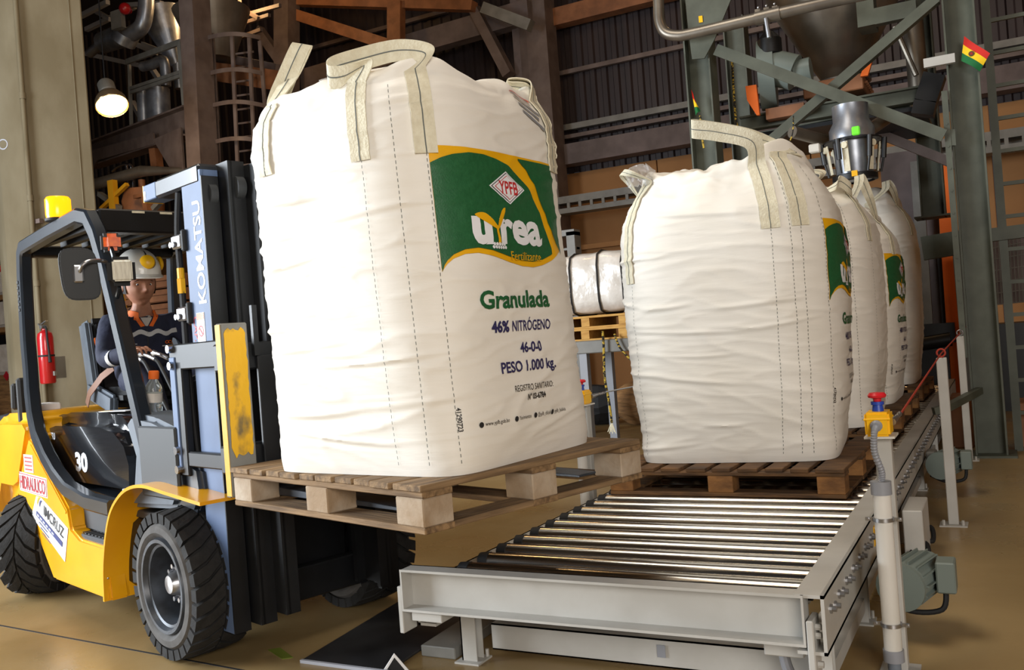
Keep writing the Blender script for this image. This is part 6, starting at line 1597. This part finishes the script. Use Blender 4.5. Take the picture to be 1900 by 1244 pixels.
for dx, dy in ((0, 0), (0.03, 0.04)):
    mb.tube(smoothpath([(0.09 + dx, -0.44 + dy, 2.20), (0.07 + dx, -0.45 + dy, 2.0), (0.085 + dx, -0.455 + dy, 1.75), (0.095 + dx, -0.46 + dy, 1.4), (0.10 + dx, -0.45 + dy, 1.0), (0.09 + dx, -0.42 + dy, 0.85)], 6), 0.016, 8)
part(mb, 'hydraulic_hose', MT['black'])
mb = MB(); mb.cyl((0.083, -0.456, 1.72), (0.085, -0.457, 1.79), 0.021, seg=6); mb.cyl((0.084, -0.456, 1.79), (0.082, -0.455, 1.84), 0.017, seg=10); part(mb, 'hose_fitting', MT['gold_print'])
for z in (1.62, 1.96):
    mb = MB(); mb.box((0.125, -0.475, z), (0.10, 0.03, 0.065), None, 0.008); mb.cyl((0.09, -0.492, z - 0.012), (0.09, -0.502, z - 0.012), 0.014, seg=8); mb.cyl((0.118, -0.492, z - 0.012), (0.118, -0.502, z - 0.012), 0.014, seg=8); mb.mi = 1; mb.box((0.185, -0.475, z), (0.03, 0.025, 0.10), None, 0.006)
    part(mb, 'hose_clamp', [MT['steel'], MT['black']])
# chains and hose drum between the rails
mb = MB()
for y in (-0.16, -0.06, 0.05, 0.15): mb.tube([(0.44, y, 2.0), (0.44, y, 1.35)], 0.012, 6)
part(mb, 'inner_hoses', MT['black'])
mb = MB(); mb.box((0.52, -0.06, 1.86), (0.14, 0.20, 0.30), None, 0.02); mb.tube(smoothpath([(0.54, -0.12, 1.99), (0.56, -0.10, 2.08), (0.56, 0.02, 2.10), (0.54, 0.10, 2.0)], 6), 0.022, 8); part(mb, 'hose_manifold', MT['hood'])
# tilt cylinder
mb = MB(); mb.cyl((-0.30, -0.36, 0.72), (0.05, -0.40, 0.80), 0.05, seg=14); mb.prism([(-0.05, 0.70), (0.02, 0.88), (0.10, 0.93), (0.20, 0.90), (0.22, 0.78), (0.14, 0.68)], -0.50, -0.40, 'xz', 0.02, 2)
part(mb, 'tilt_cylinder', MT['navy'])
# --- carriage, load guard and forks
mb = MB()
mb.span((0.55, -0.56, 1.34), (0.62, 0.56, 1.46), 0.008); mb.span((0.55, -0.56, 0.90), (0.62, 0.56, 1.02), 0.008)
for sg in (-1, 1):
    mb.span((0.50, min(sg * 0.20, sg * 0.28), 0.88), (0.56, max(sg * 0.20, sg * 0.28), 1.50), 0.006)
mb.span((0.52, -0.20, 0.92), (0.56, 0.20, 1.42), 0.006)
cr = part(mb, 'carriage', MT['navy_dark'])
mb = MB(); mb.span((0.02, -0.515, 1.36), (0.56, -0.475, 1.48), 0.006); mb.span((0.02, -0.515, 0.86), (0.14, -0.475, 1.40), 0.006); mb.span((0.10, -0.51, 0.905), (0.50, -0.475, 0.975), 0.006)
ca = part(mb, 'carriage_arm', MT['navy_dark'], cr)
mb = MB(); mb.span((0.03, -0.522, 0.90), (0.085, -0.512, 1.42), 0.003); part(mb, 'arm_cover', MT['mast_sky_blue'], cr)
mb = MB()
for x, z in ((0.055, 1.46), (0.06, 1.38), (0.06, 0.98), (0.06, 0.89)): mb.cyl((x, -0.512, z), (x, -0.538, z), 0.020, seg=10)
part(mb, 'arm_bolt', MT['chrome'], cr)
mb = MB(); mb.span((0.625, -0.40, 0.93), (0.645, 0.40, 1.40), 0.004)
for k in range(6): mb.span((0.625, -0.40 + 0.16 * k - 0.012, 1.40), (0.645, -0.40 + 0.16 * k + 0.012, 1.62))
part(mb, 'load_guard', MT['navy_dark'], cr)
for sg in (-1, 1):
    a, b = sorted((sg * 0.58, sg * 0.455))
    mb = MB(); mb.span((0.625, a, 0.81), (0.675, b, 1.545), 0.006); mb.mi = 1
    mb.prism([(0.625, 0.81), (1.80, 0.81), (1.80, 0.82), (0.72, 0.845), (0.66, 0.87), (0.625, 0.87)], *sorted((sg * 0.45, sg * 0.34)), plane='xz', bev=0.002)
    mb.span((0.625, min(a, sg * 0.34), 0.81), (0.655, max(b, sg * 0.34), 0.87))
    fo = part(mb, 'fork', [MT['grey_steel'], MT['rim']])
    if sg < 0:
        rj = random.Random(5); jit = lambda s_: rj.uniform(-s_, s_)
        ring = [(a + 0.010 + abs(jit(0.004)), 1.02 + 0.024 * k) for k in range(21)] + [(a + 0.02 + 0.012 * k, 1.520 + jit(0.008)) for k in range(8)] + [(b - 0.010 - abs(jit(0.006)), 1.50 - 0.024 * k) for k in range(21)] + [(b - 0.018 - 0.011 * k, 0.985 + jit(0.014)) for k in range(8)]
        mb = MB(); mb.prism(ring, 0.675, 0.6775, 'yz'); part(mb, 'fork_paint', MT['yellow_worn'], fo)
        mb = MB(); mb.span((0.63, a - 0.002, 0.815), (0.672, a, 1.54)); part(mb, 'fork_edge_paint', MT['yellow_worn'], fo)
# --- seat, belt, wheel, levers
mb = MB(); mb.box((-1.53, 0.02, 1.205), (0.50, 0.46, 0.13), None, 0.05, 3); st = part(mb, 'seat_cushion', MT['black'])
Rb = Matrix.Rotation(math.radians(-10), 3, 'Y')
mb = MB(); mb.box((-1.83, 0.02, 1.46), (0.13, 0.46, 0.52), Rb, 0.05, 3); part(mb, 'seat_back', MT['black'])
for sg in (-1, 1):
    mb = MB(); mb.box((-1.80, 0.02 + sg * 0.235, 1.45), (0.14, 0.04, 0.50), Rb, 0.018, 2); mb.box((-1.60, 0.02 + sg * 0.25, 1.21), (0.40, 0.05, 0.12), Matrix.Rotation(math.radians(14), 3, 'Y'), 0.018, 2); part(mb, 'seat_bolster', MT['grey_plastic'])
mb = MB(); mb.ribbon([(-1.70, -0.29, 1.17), (-1.66, -0.285, 1.24), (-1.56, -0.24, 1.34), (-1.50, -0.19, 1.39)], [(0.6, 0, -0.6)] * 4, 0.05, 0.004); part(mb, 'seat_belt', MT['rust_steel'])
mb = MB(); mb.cyl((-0.30, 0.06, 1.10), (-0.62, 0.06, 1.34), 0.028, seg=10); sc = part(mb, 'steering_column', MT['black'])
cc = Vector((-0.64, 0.06, 1.36)); nn_ = Vector((-0.80, 0, 0.60)).normalized(); s1 = Vector((0, 1, 0)); s2 = nn_.cross(s1)
mb = MB(); mb.tube([cc + (s1 * math.cos(2 * PI * k / 28) + s2 * math.sin(2 * PI * k / 28)) * 0.17 for k in range(28)], 0.014, 8, closed=True)
for k in range(3):
    t = 2 * PI * k / 3 + 0.5; mb.bar(cc, cc + (s1 * math.cos(t) + s2 * math.sin(t)) * 0.165, 0.03, 0.010, up=nn_)
part(mb, 'steering_wheel', MT['black'], sc)
for k in range(3):
    y = -0.30 + 0.075 * k
    mb = MB(); mb.tube(smoothpath([(-0.50, y, 1.12), (-0.72, y, 1.36), (-0.80, y, 1.42), (-0.90, y - 0.005, 1.445)], 6), 0.010, 8)
    lv = part(mb, 'control_lever', MT['black'])
    mb = MB(); mb.tube(smoothpath([(-0.80, y, 1.42), (-0.90, y - 0.005, 1.447), (-0.985, y - 0.01, 1.46)], 5), [0.012] * 8 + [0.018, 0.019, 0.012], 8); part(mb, 'lever_grip', MT['steel'], lv)
# rear extras seen by the rear leg of the guard
mb = MB(); mb.box((-2.16, -0.50, 1.22), (0.06, 0.10, 0.30), None, 0.015); part(mb, 'rear_lamp', MT['black'])
mb = MB(); mb.box((-2.28, -0.52, 1.25), (0.05, 0.06, 0.17), Matrix.Rotation(0.15, 3, 'Y'), 0.012); mb.cyl((-2.26, -0.52, 1.25), (-2.16, -0.5, 1.25), 0.012); part(mb, 'reflector_bracket', MT['black'])
mb = MB(); mb.span((-2.35, -0.5, 1.14), (-2.12, -0.30, 1.19), 0.01); part(mb, 'gas_strap_base', MT['white'])
# ------------------------------------------------------------------ the driver and his bottle
def bake(o):
    dg = bpy.context.evaluated_depsgraph_get(); dg.update()
    me = bpy.data.meshes.new_from_object(o.evaluated_get(dg))
    vs = [v.co.copy() for v in me.vertices]; fs = [tuple(p.vertices) for p in me.polygons]
    m0 = o.data; bpy.data.objects.remove(o); bpy.data.meshes.remove(m0); bpy.data.meshes.remove(me)
    return vs, fs
def skin(nodes, edges, sub=2):
    """nodes: (point, radius or (rx, ry)); first node is the root"""
    me = bpy.data.meshes.new('s'); me.from_pydata([tuple(n[0]) for n in nodes], edges, [])
    o = bpy.data.objects.new('s', me); COL.objects.link(o)
    md = o.modifiers.new('skin', 'SKIN'); md.use_smooth_shade = True
    for i, n in enumerate(nodes):
        r = n[1] if isinstance(n[1], tuple) else (n[1], n[1])
        me.skin_vertices[0].data[i].radius = r
        me.skin_vertices[0].data[i].use_root = (i == 0)
    sb = o.modifiers.new('sub', 'SUBSURF'); sb.levels = sub; sb.render_levels = sub
    return bake(o)
def remesh(vs, fs, vox, smooth=4):
    me = bpy.data.meshes.new('r'); me.from_pydata([tuple(v) for v in vs], [], fs)
    o = bpy.data.objects.new('r', me); COL.objects.link(o)
    rm = o.modifiers.new('rm', 'REMESH'); rm.mode = 'VOXEL'; rm.voxel_size = vox
    if smooth:
        sm = o.modifiers.new('sm', 'SMOOTH'); sm.factor = 0.5; sm.iterations = smooth
    return bake(o)

DB = Vector((-1.53, 0.02, 1.27))
dr = thing('person', 'person in navy coverall and white helmet sitting at the forklift controls', 'person', fl(*DB), FA, None, org=tuple(DB))
HC = Vector((-1.48, 0.0, 1.900))
yaw = math.radians(-4)
HR = (Matrix.Rotation(yaw, 3, 'Z') @ Matrix.Rotation(math.radians(6), 3, 'Y')) * 1.12
def gauss(x, y, cx, cy, sx, sy): return math.exp(-((x - cx) / sx) ** 2 - ((y - cy) / sy) ** 2)
def head_mesh():
    N, Mr = 64, 56; vs = []; fs = []
    for i in range(Mr + 1):
        th = PI * i / Mr
        for j in range(N):
            ph = 2 * PI * j / N
            d = Vector((math.sin(th) * math.cos(ph), math.sin(th) * math.sin(ph), math.cos(th)))
            p = Vector((d.x * 0.100, d.y * 0.086, d.z * 0.122))
            if p.z < 0:                      # jaw narrows to the chin
                k = -p.z / 0.122
                p.y *= 1 - 0.30 * k ** 1.5; p.x = p.x * (1 - 0.12 * k) + 0.012 * k
                if d.x < 0: p.x *= 1 - 0.35 * k
            if d.x > 0.1:
                y, z = p.y, p.z; f = 0.0
                f += 0.024 * gauss(y, z, 0, -0.030, 0.013, 0.016) + 0.014 * gauss(y, z, 0, -0.006, 0.009, 0.026)   # nose
                f += 0.006 * gauss(abs(y), z, 0.014, -0.036, 0.008, 0.008)
                f += 0.007 * gauss(abs(y), z, 0.030, 0.022, 0.026, 0.010)            # brows
                f -= 0.011 * gauss(abs(y), z, 0.034, 0.004, 0.015, 0.011)            # eye sockets
                f += 0.006 * gauss(abs(y), z, 0.042, -0.024, 0.018, 0.018)           # cheeks
                f += 0.0065 * gauss(y, z, 0, -0.059, 0.022, 0.006) + 0.0075 * gauss(y, z, 0, -0.071, 0.019, 0.006) - 0.006 * gauss(y, z, 0, -0.065, 0.024, 0.0025)
                f -= 0.005 * gauss(y, z, 0, -0.083, 0.02, 0.006) + (-0.010) * gauss(y, z, 0, -0.104, 0.020, 0.014)  # chin
                p.x += f
            vs.append(HR @ p + HC)
    for i in range(Mr):
        for j in range(N):
            j2 = (j + 1) % N
            fs.append((i * N + j, (i + 1) * N + j, (i + 1) * N + j2, i * N + j2))
    return vs, fs
def ear(sg):
    mb = MB(); mb.sphere(HC + HR @ Vector((-0.008, sg * 0.088, -0.012)), 0.03, (0.62, 0.28, 1.0), 12, 8, HR); return mb.V, mb.F
V, F = [], []
def addm(vf):
    k = len(V); V.extend(vf[0]); F.extend([tuple(i + k for i in f) for f in vf[1]])
addm(head_mesh()); addm(ear(-1)); addm(ear(1))
RS, RE, RW = Vector((-1.52, -0.185, 1.655)), Vector((-1.29, -0.315, 1.43)), Vector((-0.985, -0.265, 1.485))
LS, LE, LW = Vector((-1.52, 0.215, 1.655)), Vector((-1.26, 0.31, 1.45)), Vector((-0.86, 0.215, 1.46))
bodyn = [((-1.58, 0.02, 1.30), (0.13, 0.12)), ((-1.57, 0.02, 1.45), (0.125, 0.10)), ((-1.55, 0.02, 1.60), (0.135, 0.105)), ((-1.51, 0.015, 1.70), (0.075, 0.065)), ((-1.475, 0.01, 1.78), (0.052, 0.052)), (tuple(HC + Vector((-0.015, 0, -0.05))), (0.055, 0.055)),
         (tuple(RS), 0.058), (tuple(RE), 0.043), (tuple(RW), 0.027), (tuple(LS), 0.058), (tuple(LE), 0.043), (tuple(LW), 0.027),
         ((-1.50, -0.08, 1.285), 0.085), ((-1.10, -0.15, 1.33), 0.066), ((-0.90, -0.15, 0.95), 0.05), ((-0.88, -0.15, 0.72), 0.036), ((-0.74, -0.155, 0.675), 0.03),
         ((-1.50, 0.12, 1.285), 0.085), ((-1.10, 0.19, 1.33), 0.066), ((-0.90, 0.19, 0.95), 0.05), ((-0.88, 0.19, 0.72), 0.036), ((-0.74, 0.195, 0.675), 0.03)]
bodye = [(0, 1), (1, 2), (2, 3), (3, 4), (4, 5), (2, 6), (6, 7), (7, 8), (2, 9), (9, 10), (10, 11), (0, 12), (12, 13), (13, 14), (14, 15), (15, 16), (0, 17), (17, 18), (18, 19), (19, 20), (20, 21)]
addm(skin(bodyn, bodye))
def hand(wr, fwd, side, up, curl):
    """palm plus four fingers and a thumb, each finger its own bent chain"""
    f, s_, u = Vector(fwd).normalized(), Vector(side).normalized(), Vector(up).normalized()
    pc = wr + f * 0.05
    addm(skin([(tuple(wr - f * 0.02), (0.026, 0.020)), (tuple(wr + f * 0.03), (0.034, 0.016)), (tuple(wr + f * 0.075), (0.036, 0.014))], [(0, 1), (1, 2)]))
    for k, (ln, off) in enumerate(((0.066, 0.031), (0.076, 0.011), (0.072, -0.010), (0.056, -0.030))):
        b = wr + f * 0.072 + s_ * off
        pts = [b]; a = 0.25 + 0.08 * k; seg = (0.46, 0.30, 0.24)
        for q in range(3):
            d = f * math.cos(a) - u * math.sin(a); pts.append(pts[-1] + d * ln * seg[q]); a += curl * (0.9 + 0.12 * k)
        addm(skin([(tuple(p), 0.0095 - 0.0010 * i) for i, p in enumerate(pts)], [(0, 1), (1, 2), (2, 3)], 1))
    b = wr + f * 0.022 + s_ * 0.026
    pts = [b, b + (f * 0.6 + s_ * 0.75 - u * 0.2).normalized() * 0.034, b + (f * 0.75 + s_ * 0.55 - u * 0.35).normalized() * 0.062, b + (f * 0.9 + s_ * 0.38 - u * 0.5).normalized() * 0.084]
    addm(skin([(tuple(p), 0.0115 - 0.0012 * i) for i, p in enumerate(pts)], [(0, 1), (1, 2), (2, 3)], 1))
hand(RW, (0.96, 0.02, 0.10), (0.0, 1.0, 0.12), (-0.1, -0.12, 1.0), 0.55)
hand(LW, (0.90, -0.25, 0.05), (-0.25, -0.95, 0.1), (0, 0.1, 1.0), 0.85)
vs, fs = remesh(V, F, 0.0048, 3)
mb = MB(); mb.add(vs, fs)
body = mb.build('body', [MT['skin']], dr, angle=80)
body['label'] = 'face, neck and hands of the driver'
# clothing follows the body
cn = [((-1.58, 0.02, 1.28), (0.165, 0.145)), ((-1.57, 0.02, 1.45), (0.155, 0.125)), ((-1.55, 0.02, 1.59), (0.165, 0.125)), ((-1.515, 0.015, 1.675), (0.10, 0.085)), ((-1.505, 0.015, 1.72), (0.07, 0.068)),
      (tuple(RS), 0.080), (tuple(RE), 0.062), (tuple(RW - Vector((0.06, 0, 0.005))), 0.044), (tuple(LS), 0.080), (tuple(LE), 0.062), (tuple(LW - Vector((0.05, -0.012, 0))), 0.044),
      ((-1.48, -0.09, 1.30), 0.10), ((-1.10, -0.155, 1.335), 0.082), ((-0.90, -0.155, 0.95), 0.07), ((-0.88, -0.155, 0.74), 0.06),
      ((-1.48, 0.13, 1.30), 0.10), ((-1.10, 0.195, 1.335), 0.082), ((-0.90, 0.195, 0.95), 0.07), ((-0.88, 0.195, 0.74), 0.06)]
ce = [(0, 1), (1, 2), (2, 3), (3, 4), (2, 5), (5, 6), (6, 7), (2, 8), (8, 9), (9, 10), (0, 11), (11, 12), (12, 13), (13, 14), (0, 15), (15, 16), (16, 17), (17, 18)]
vs, fs = skin(cn, ce, 2)
vs, fs = remesh(vs, fs, 0.009, 3)
CV = []
for v in vs:
    d = noise.noise(v * 13) * 0.007 + noise.noise(v * 29) * 0.003
    CV.append(v + (v - Vector((-1.55, v.y * 0.4, v.z))).normalized() * d)
mb = MB(); mb.add(CV, fs)
cov = mb.build('coverall', [MT['coverall']], dr, angle=80)
from mathutils.bvhtree import BVHTree
bv = BVHTree.FromPolygons(CV, fs)
def onc(y, z, x=-1.0, off=0.004):
    h = bv.ray_cast(Vector((x, y, z)), Vector((-1, 0, 0)))
    return (h[0] + h[1] * off) if h[0] is not None else Vector((-1.42, y, z))
def cloth_strip(name, m, pts, hgt, parent=cov):
    mb = MB(); mb.grid([[onc(y, z + hgt * k / 3) for (y, z) in pts] for k in range(4)]); return mb.build(name, m, parent)
cloth_strip('reflective_band', MT['reflective'], [(-0.165 + 0.0155 * i, 1.578 + 0.010 * math.sin(i * 0.9)) for i in range(24)], 0.028)
mb = MB()
for k in range(16):
    pass
# collar: orange stand with open front, grey tee inside
col = []
for k in range(19):
    t = math.radians(35 + 290 * k / 18)
    c = Vector((-1.495, 0.012, 1.725)); r1, r2 = 0.072, 0.078
    p = c + Vector((math.cos(t) * r1, math.sin(t) * r2, 0.010 * math.cos(t) - 0.035 * (abs(k - 9) / 9) ** 3))
    out = Vector((math.cos(t), math.sin(t), 0))
    col.append([p - Vector((0, 0, 0.03)) + out * 0.016, p + Vector((0, 0, 0.022)) + out * 0.002, p + Vector((0, 0, 0.024)) - out * 0.004])
mb = MB(); mb.grid(col); mb.build('collar', MT['orange'], cov)
mb = MB()
for sg in (-1, 1):
    mb.grid([[onc(0.012 + sg * (0.055 - 0.0085 * k) , 1.705 - 0.014 * k, off=0.006 + 0.004), onc(0.012 + sg * (0.055 - 0.0085 * k) + sg * 0.026, 1.700 - 0.014 * k, off=0.007)] for k in range(6)])
mb.build('lapel', MT['orange'], cov)
mb = MB(); mb.grid([[onc(0.012 + (0.042 - 0.007 * k) * s_, 1.70 - 0.013 * k, off=0.005) for s_ in (-1, -0.4, 0.4, 1)] for k in range(6)]); mb.build('tee_shirt', MT['tee'], cov)
mb = MB(); mb.grid([[onc(0.012 + s_ * 0.003, 1.62 - 0.03 * k, off=0.004) for s_ in (-1, 1)] for k in range(10)]); mb.build('zip', MT['black_print'], cov)
# small chest emblem and lettering
def cloth_text(s, y0, z0, h, wd, m, nm):
    v2, f2, w2 = text2d(s, 0.02, 1.0, 0.0, 0.5)
    mb = MB(); mb.add([onc(y0 + v[0] * wd / w2, z0 + v[1] * h, off=0.005) for v in v2], f2); return mb.build(nm, m, cov)
mb = MB()
for k in range(2):
    c0 = (0.135 + 0.022 * k, 1.530)
    ring = [(c0[0] + 0.013 * math.cos(2 * PI * i / 14), c0[1] + 0.011 * math.sin(2 * PI * i / 14)) for i in range(15)]
    mb.grid([[onc(y, z, off=0.006) for y, z in ring], [onc(c0[0] + (y - c0[0]) * 0.6, c0[1] + (z - c0[1]) * 0.6, off=0.006) for y, z in ring]])
mb.build('chest_emblem', MT['orange'], cov)
mb = MB(); mb.grid([[onc(0.105 + 0.012 * i, 1.503 + 0.007 * j, off=0.005) for i in range(7)] for j in range(2)]); mb.build('emblem_caption', MT['reflective'], cov)
mb = MB(); mb.mi = 0; mb.grid([[onc(-0.130 + 0.012 * i, 1.545 + 0.010 * j, off=0.005) for i in range(4)] for j in range(2)])
mb.mi = 1; mb.grid([[onc(-0.125 + 0.012 * i, 1.522 + 0.008 * j, off=0.005) for i in range(7)] for j in range(2)]); mb.grid([[onc(-0.105 + 0.012 * i, 1.504 + 0.007 * j, off=0.005) for i in range(4)] for j in range(2)])
mb.build('name_tape', [MT['red_logo'], MT['pvc_grey']], cov)
# round shoulder patch on the near sleeve
hit = bv.ray_cast(Vector((-1.30, -0.75, 1.545)), Vector((-0.32, 0.9, 0.0)).normalized())
if hit[0] is not None:
    n_ = hit[1]; _, a_, b_ = frame(n_)
    mb = MB(); mb.mi = 0; mb.lathe([(0.036, 0.0), (0.037, 0.008), (0.026, 0.0085)], hit[0] - n_ * 0.002, n_, 20, False, False); mb.mi = 1; mb.lathe([(0.026, 0.0085), (0.012, 0.009)], hit[0] - n_ * 0.002, n_, 20, False, False); mb.mi = 0; mb.lathe([(0.012, 0.009), (0.0, 0.0095)], hit[0] - n_ * 0.002, n_, 16, False, False)
    mb.build('sleeve_patch', [MT['orange'], MT['pvc_grey']], cov)
d = (RW - RE).normalized(); cpt = RW - d * 0.075
mb = MB(); mb.lathe([(0.049, -0.018), (0.051, 0.018)], RE + d * 0.10, d, 20, False, False); mb.build('sleeve_band', MT['reflective'], cov)
# eyes, brows, hair
for sg in (-1, 1):
    e = HC + HR @ Vector((0.0775, sg * 0.034, 0.003))
    mb = MB(); mb.sphere(e, 0.0108, seg=14, rings=10); ey = mb.build('eye', MT['white'], body)
    mb = MB(); mb.sphere(e + HR @ Vector((0.0068, -0.001, -0.001)), 0.0056, seg=10, rings=8); mb.build('iris', MT['hair'], ey)
    mb = MB(); mb.tube([HC + HR @ Vector((0.0955 - 0.013 * (k / 4.0) ** 2, sg * (0.014 + 0.009 * k), 0.020 + 0.004 * math.sin(k * 0.8))) for k in range(5)], [0.0025, 0.0038, 0.0038, 0.003, 0.0015], 6); mb.build('eyebrow', MT['hair'], body)
mb = MB()
rows = []
for i in range(9):
    th = math.radians(62 + 6.5 * i); row = []
    for j in range(23):
        ph = math.radians(72 + 216 * j / 22)
        row.append(HC + HR @ Vector((0.103 * math.sin(th) * math.cos(ph) - 0.002, 0.090 * math.sin(th) * math.sin(ph), 0.126 * math.cos(th))))
    rows.append(row)
mb.grid(rows); mb.build('hair', MT['hair'], body)
# helmet with brim, ridge and raised yellow ear muffs
hc = HC + HR @ Vector((-0.006, 0, 0.062))
mb = MB(); rows = []
for i in range(15):
    th = math.radians(3 + 87 * i / 14); row = []
    for j in range(41):
        ph = 2 * PI * j / 40
        rr = 1.0 + 0.035 * math.exp(-(math.sin(ph) / 0.16) ** 2) * math.sin(th)
        row.append(hc + HR @ Vector((0.142 * rr * math.sin(th) * math.cos(ph), 0.120 * rr * math.sin(th) * math.sin(ph), 0.145 * rr * math.cos(th) ** 0.9 - 0.002)))
    rows.append(row)
row2 = []
for j in range(41):
    ph = 2 * PI * j / 40; fr = max(0.0, math.cos(ph))
    row2.append(hc + HR @ Vector(((0.152 + 0.045 * fr ** 2) * math.cos(ph), 0.130 * math.sin(ph), -0.010 - 0.010 * fr)))
row3 = [p + HR @ Vector((-0.004 * 0, 0, -0.006)) for p in row2]
row4 = [hc + (p - hc) * 0.9 + HR @ Vector((0, 0, 0.004)) for p in row3]
rows += [row2, row3, row4]
mb.grid(rows); hm = mb.build('helmet', MT['helmet'], body, angle=50)
mp = hc + Vector((0.140, 0.005, 0.055)); md_ = Vector((0.86, -0.5, 0.10)).normalized()
mb = MB(); mb.lathe([(0.0, 0.036), (0.030, 0.034), (0.044, 0.024), (0.047, 0.008), (0.044, 0.0), (0.0, 0.0)], mp, md_, 24, False, False); em = mb.build('ear_muff', MT['ear_yellow'], hm)
mb = MB(); mb.lathe([(0.040, -0.016), (0.046, -0.012), (0.046, 0.0), (0.04, 0.002)], mp, md_, 24, True, False); mb.build('muff_cushion', MT['black'], em)
mb = MB(); mb.tube(smoothpath([mp + md_ * 0.02 + Vector((0, 0, 0.03)), mp + Vector((-0.05, 0.0, 0.075)), hc + Vector((0.03, -0.04, 0.150)), hc + Vector((0.0, 0.0, 0.158))], 5), 0.005, 6); mb.build('muff_bracket', MT['black'], em)
mb = MB(); mb.lathe([(0.0, 0.036), (0.030, 0.034), (0.044, 0.024), (0.047, 0.008), (0.0, 0.0)], hc + Vector((-0.01, 0.130, 0.065)), Vector((0.1, 1, 0.1)), 20, False, False); mb.build('ear_muff', MT['ear_yellow'], hm)
# boots
for sg, y in ((-1, -0.155), (1, 0.195)):
    vs, fs = skin([((-0.885, y, 0.74), 0.052), ((-0.875, y, 0.69), 0.05), ((-0.80, y, 0.672), (0.046, 0.032)), ((-0.70, y, 0.666), (0.048, 0.028))], [(0, 1), (1, 2), (2, 3)])
    mb = MB(); mb.add(vs, fs); mb.build('boot', MT['black'], dr, angle=80)

# bottle leaning on the cowl
bb = Vector((-0.47, -0.40, 1.14)); ba = Vector((0.10, 0.04, 0.99)).normalized()
bo = thing('plastic_bottle', 'clear drink bottle with orange cap standing on the forklift dashboard', 'bottle', fl(*bb), FA, None, org=tuple(bb))
mb = MB(); mb.lathe([(0.0000, 0.0000), (0.0390, 0.0013), (0.0442, 0.0104), (0.0442, 0.0390), (0.0423, 0.0455), (0.0442, 0.0520), (0.0442, 0.1235), (0.0390, 0.1430), (0.0208, 0.1755), (0.0182, 0.1846), (0.0182, 0.1950)], bb, ba, 24, False, True)
mb.build('bottle_body', MT['plastic_clear'], bo)
mb = MB(); mb.lathe([(0.0450, 0.0585), (0.0450, 0.1066)], bb, ba, 24, False, False); mb.build('label_band', MT['film'], bo)
mb = MB(); mb.lathe([(0.0260, 0.1794), (0.0267, 0.2158), (0.0234, 0.2210), (0.0000, 0.2223)], bb, ba, 20, True, False); mb.build('cap', MT['orange'], bo)
